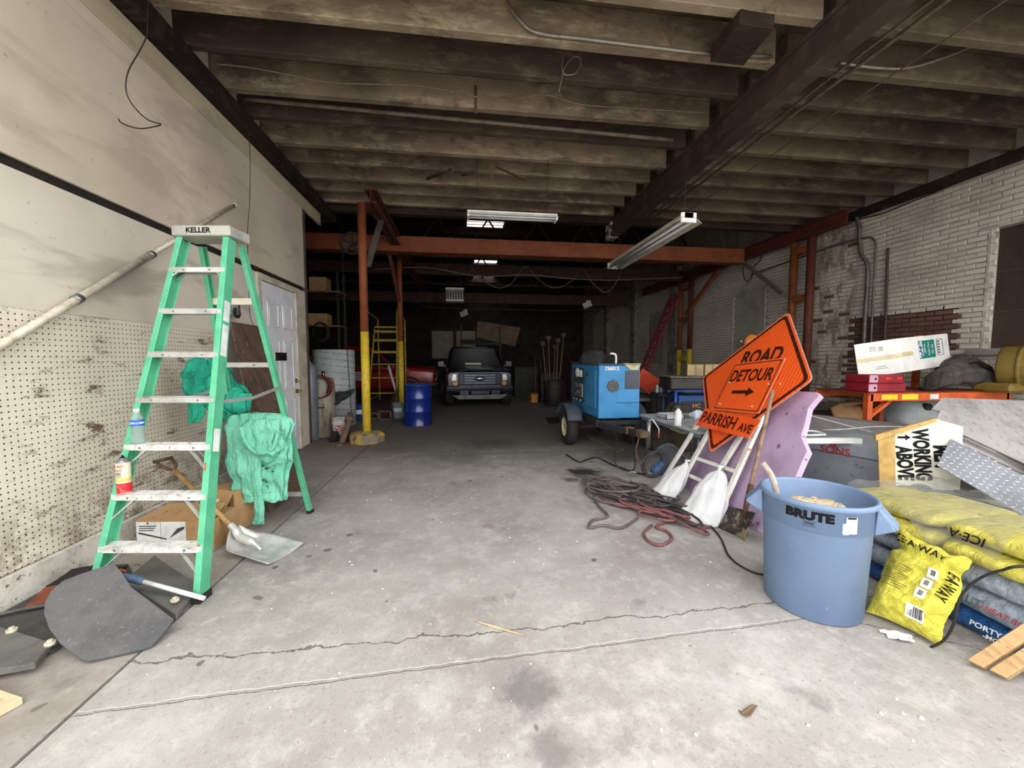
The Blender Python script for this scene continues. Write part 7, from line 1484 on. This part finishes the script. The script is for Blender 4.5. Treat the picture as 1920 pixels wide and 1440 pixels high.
for y, z in ((-0.27, 0.88), (0.3, 0.88), (-0.27, 0.3), (0.3, 0.3)): MB().tube([(-0.33, y, z), (0.38, y, z)], 0.022, 8).build('frame_tube', bpy.data.materials['frame_blue'], t)
t = thing('flat_case', 'dusty black case with white digits lying on the blue generator', 'case', (mx + 0.10, my + 0.02, 0.905), -0.15); MB().b2((-0.50, -0.28, 0.0), (0.45, 0.30, 0.20)).build('case', M('case_dark', (70, 66, 62), (52, 48, 46), 0.6, scale=5), t, bevel=0.02); MB().b2((-0.52, -0.30, 0.20), (0.47, 0.32, 0.225)).build('lid', M('lid_dusty', (128, 122, 110), (100, 94, 84), 0.8, scale=7), t, bevel=0.006)
text_mb('771', 0.10, (1, 0, 0), (0, 0, 1), (0, -1, 0), (0.20, -0.281, 0.10), 0.002, 0.0015).build('digits', white_l, t)
for i, (dx, rz, lab) in enumerate(((0.04, -0.5, 'small tan carton lying skewed on the dusty black case'), (0.34, -0.25, 'second tan carton tipped against its twin on the dusty case'))):
    t = thing('small_carton', lab, 'box', (mx + 0.10 + dx, my + 0.05, 1.133), rz); MB().b2((-0.13, -0.11, 0), (0.13, 0.11, 0.20)).build('body', M('carton_tan', (186, 164, 124), (160, 138, 100), 0.75, scale=5), t, bevel=0.004); MB().b2((-0.02, -0.112, 0.0), (0.02, 0.112, 0.202)).build('tape', M('tape_brown', (150, 126, 88), None, 0.4), t)
tag(loft([(V((3.28, 5.72, 0.005)), V((0.42, 0, 0)), V((0, 0.30, 0))), (V((3.28, 5.72, 0.30)), V((0.38, 0, 0)), V((0, 0.28, 0))), (V((3.36, 5.74, 0.55)), V((0.26, 0, 0)), V((0, 0.20, 0))), (V((3.44, 5.76, 0.72)), V((0.10, 0, 0)), V((0, 0.10, 0)))], 40, 6, 0.08, 7, 2, 0.08, 4).build('brown_tarp', cloth('brown_canvas', (84, 74, 62), (60, 54, 48))), 'heap of brown canvas on the floor between the welder and the blue generator', 'tarp')
t = thing('plank_bench', 'grey plank bench behind the welder carrying a loose pipe', 'bench', (3.1, 7.25, 0)); MB().b2((-0.5, -0.15, 0.60), (0.6, 0.25, 0.66)).build('plank', M('bench_grey', (116, 116, 114), (92, 92, 90), 0.7, scale=5), t)
for x in (-0.42, 0.5): MB().b2((x - 0.04, -0.1, 0), (x + 0.04, 0.2, 0.60)).build('trestle', iron, t)
tag(MB().tube([(2.65, 7.35, 0.683), (3.1, 7.3, 0.683), (3.6, 7.2, 0.683)], 0.022, 10).build('loose_pipe', galv), 'loose grey pipe lying on the plank bench behind the welder', 'pipe')
# red ladder leaning on the brick wall
T = onx(1257, 558, 7.40); Bm = V((6.35, T.y - 0.3, 0.0)); t = thing('red_ladder', 'dark red extension ladder leaning against the far brick wall', 'ladder', Bm)
rl = M('ladder_red', (140, 44, 50), (104, 32, 38), 0.6, scale=6, world=True); off = V((0.0, -0.42, 0))
T2 = T + off * 0.9
Bm = ony(1180, 745, T.y)
Bm = V((Bm.x, T.y, 0.0)); 
for o in (V((0, 0, 0)), off): MB().bar(Bm + o, T + o, 0.05, 0.10).build('rail', rl, t, world=True)
for i in range(1, 12): MB().cyl((Bm + off).lerp(T + off, i / 12), Bm.lerp(T, i / 12), 0.018, n=8).build('rung', rl, t, world=True)
# long handled tools and dark clutter behind the trailer
th_ = M('tool_handle', (110, 88, 64), (84, 66, 48), 0.7, scale=10)
cl = thing('tool_barrel', 'dark barrel crowded with long-handled tools behind the welder', 'barrel', (2.75, 11.6, 0)); MB().lathe([(0, 0), (0.28, 0), (0.30, 0.02), (0.30, 0.78), (0.28, 0.80), (0.27, 0.78), (0.26, 0.05), (0, 0.05)], 24).build('shell', iron, cl)
for i, (dx, dy, tx, ty, h) in enumerate(((-0.2, -0.1, -0.30, -0.1, 2.0), (-0.08, 0.05, -0.12, 0.1, 2.2), (0.02, -0.12, 0.10, -0.1, 2.1), (0.12, 0.0, 0.30, 0.0, 2.3), (0.0, 0.12, 0.15, 0.2, 1.9))):
    t = thing('long_handled_tool', 'wooden tool handle standing in the dark barrel behind the welder', 'tool', (2.75 + dx, 11.6 + dy, 0.055), group='tools in the dark barrel'); MB().tube([(0, 0, 0), (tx * 0.6, ty * 0.6, h * 0.9)], 0.02, 8).build('handle', th_, t)
    MB().box((tx * 0.6, ty * 0.6, h * 0.9 + 0.05), (0.14, 0.03, 0.12)).build('head', iron, t)
for i, (px, y1, Y, w, h, mat, lab) in enumerate(((1000, 737, 12.6, 0.22, 0.26, M('orange_box', (206, 140, 66), (176, 116, 50), 0.6), 'small orange box on the floor beyond the navy truck'), (985, 730, 14.5, 0.9, 1.1, iron, 'dark steel cabinet in the shadows beyond the navy truck'), (1030, 735, 13.6, 0.7, 0.9, M('dark_purple', (58, 48, 60), None, 0.7), 'dark bin standing beside the steel cabinet in the shadows'), (1090, 735, 13.0, 0.9, 1.3, M('dark_brown', (66, 56, 48), None, 0.8), 'tall dark crate behind the tool barrel'))):
    p = onz(px, y1, 0); p = V((ony(px, y1, Y).x, Y, 0)); t = thing('storage_box', lab, 'box', p); MB().b2((-w / 2, -0.25, 0), (w / 2, 0.25, h)).build('body', mat, t, bevel=0.015); MB().b2((-w / 2 - 0.01, -0.26, h), (w / 2 + 0.01, 0.26, h + 0.03)).build('lid', mat, t)
for i, (dx, h, lab) in enumerate(((0, 1.5, 'pale broom leaning in the shadows beyond the navy truck'), (0.2, 1.4, 'short pale rake leaning beside the broom in the shadows'), (0.42, 1.45, 'thin pale pole leaning beside the rake in the shadows'))):
    p = ony(1005, 740, 12.6); t = thing('broom', lab, 'tool', (p.x + dx, 12.6, 0)); MB().cyl((0, 0, 0.1), (0.05, 0.5, h), 0.015, n=8).build('handle', th_, t); MB().b2((-0.15, -0.03, 0), (0.15, 0.03, 0.1)).build('head', iron, t)
# conduits on the brick wall
gp_ = M('wall_pipe_grey', (118, 112, 104), (90, 84, 78), 0.5, 0.4, scale=8, world=True); XW = XR - 0.055
def wpipe(label, pts, r, mat=gp_): return tag(MB().tube(catmull([onx(a, b, XW) for a, b in pts], 5), r, 10).build('wall_conduit', mat), label, 'conduit')
wpipe('thick bent grey conduit running down the stained brick near the orange column', [(1606, 408), (1611, 425), (1612, 452), (1616, 478), (1625, 492), (1627, 520), (1622, 600), (1617, 700)], 0.035)
wpipe('thin conduit crossing the brick and turning down beside the thick bent one', [(1410, 515), (1480, 490), (1560, 462), (1620, 446), (1636, 447), (1642, 458), (1641, 490), (1637, 560), (1633, 650)], 0.018)
wpipe('straight dark conduit strip on the brick beside the bare patch', [(1665, 465), (1663, 520), (1661, 580), (1659, 640)], 0.022, M('strip_brown', (84, 68, 58), (64, 52, 46), 0.8))
wire('wall_cable', 'dark cable looping down from the crane bridge end across the brick', None, 0.014, wire_m, P=[ony(x, y, 9.0) for x, y in ((1393, 495), (1394, 515), (1400, 528), (1408, 522), (1414, 500), (1425, 488), (1430, 470))], cat='cable')
# orange drum top behind the signs
t = thing('traffic_barrel', 'orange plastic traffic barrel standing behind the road signs', 'barrel', V((ony(1410, 640, 6.6).x, 6.6, 0))); MB().lathe([(0, 0), (0.30, 0), (0.29, 0.3), (0.27, 0.31), (0.26, 0.95), (0.20, 1.0), (0, 1.0)], 24).build('body', M('barrel_orange', (206, 106, 40), (176, 86, 34), 0.5), t)
lt = MB().cyl((0, 0, 1.0), (0, 0, 1.62), 0.05, n=12).build('post', M('post_orange', (190, 100, 44), None, 0.5), t); MB().sphere((0, 0, 1.73), 0.16, 18, 12, sc=(1, 0.5, 1)).build('warning_lamp', M('lamp_amber', (222, 130, 50), (190, 104, 40), 0.3), t)

# loose grit and chips on the concrete
rg = random.Random(21); gm_ = MB(); 
for i in range(420):
    x, y = rg.uniform(-1.5, 3.0), 0.75 + 5.2 * rg.random() ** 1.8
    if x > 1.0 + 0.3 * rg.random() and y > 2.6: continue
    if math.hypot(x - 2.0, y - 1.94) < 0.30 or x > 2.2: continue
    r_ = rg.uniform(0.003, 0.009) * (1.4 if rg.random() < 0.08 else 1); a = rg.uniform(0, 6); n = 5
    top = [V((x + r_ * 0.7 * math.cos(a + q * 2 * PI / n), y + r_ * 0.7 * math.sin(a + q * 2 * PI / n), 0.001 + r_ * 0.5)) for q in range(n)]
    bot = [V((x + r_ * rg.uniform(0.8, 1.2) * math.cos(a + q * 2 * PI / n), y + r_ * rg.uniform(0.8, 1.2) * math.sin(a + q * 2 * PI / n), 0.0005)) for q in range(n)]
    gm_.add(bot + top, [(n, n + 1, n + 2, n + 3, n + 4)] + [(q, (q + 1) % n, n + (q + 1) % n, n + q) for q in range(n)])
tag(gm_.build('floor_grit', M('grit', (206, 202, 194), (150, 144, 136), 0.85, scale=3, lo=0.45, hi=0.55, world=True), kind='stuff'), 'scattered pale grit and concrete chips on the floor', 'grit')
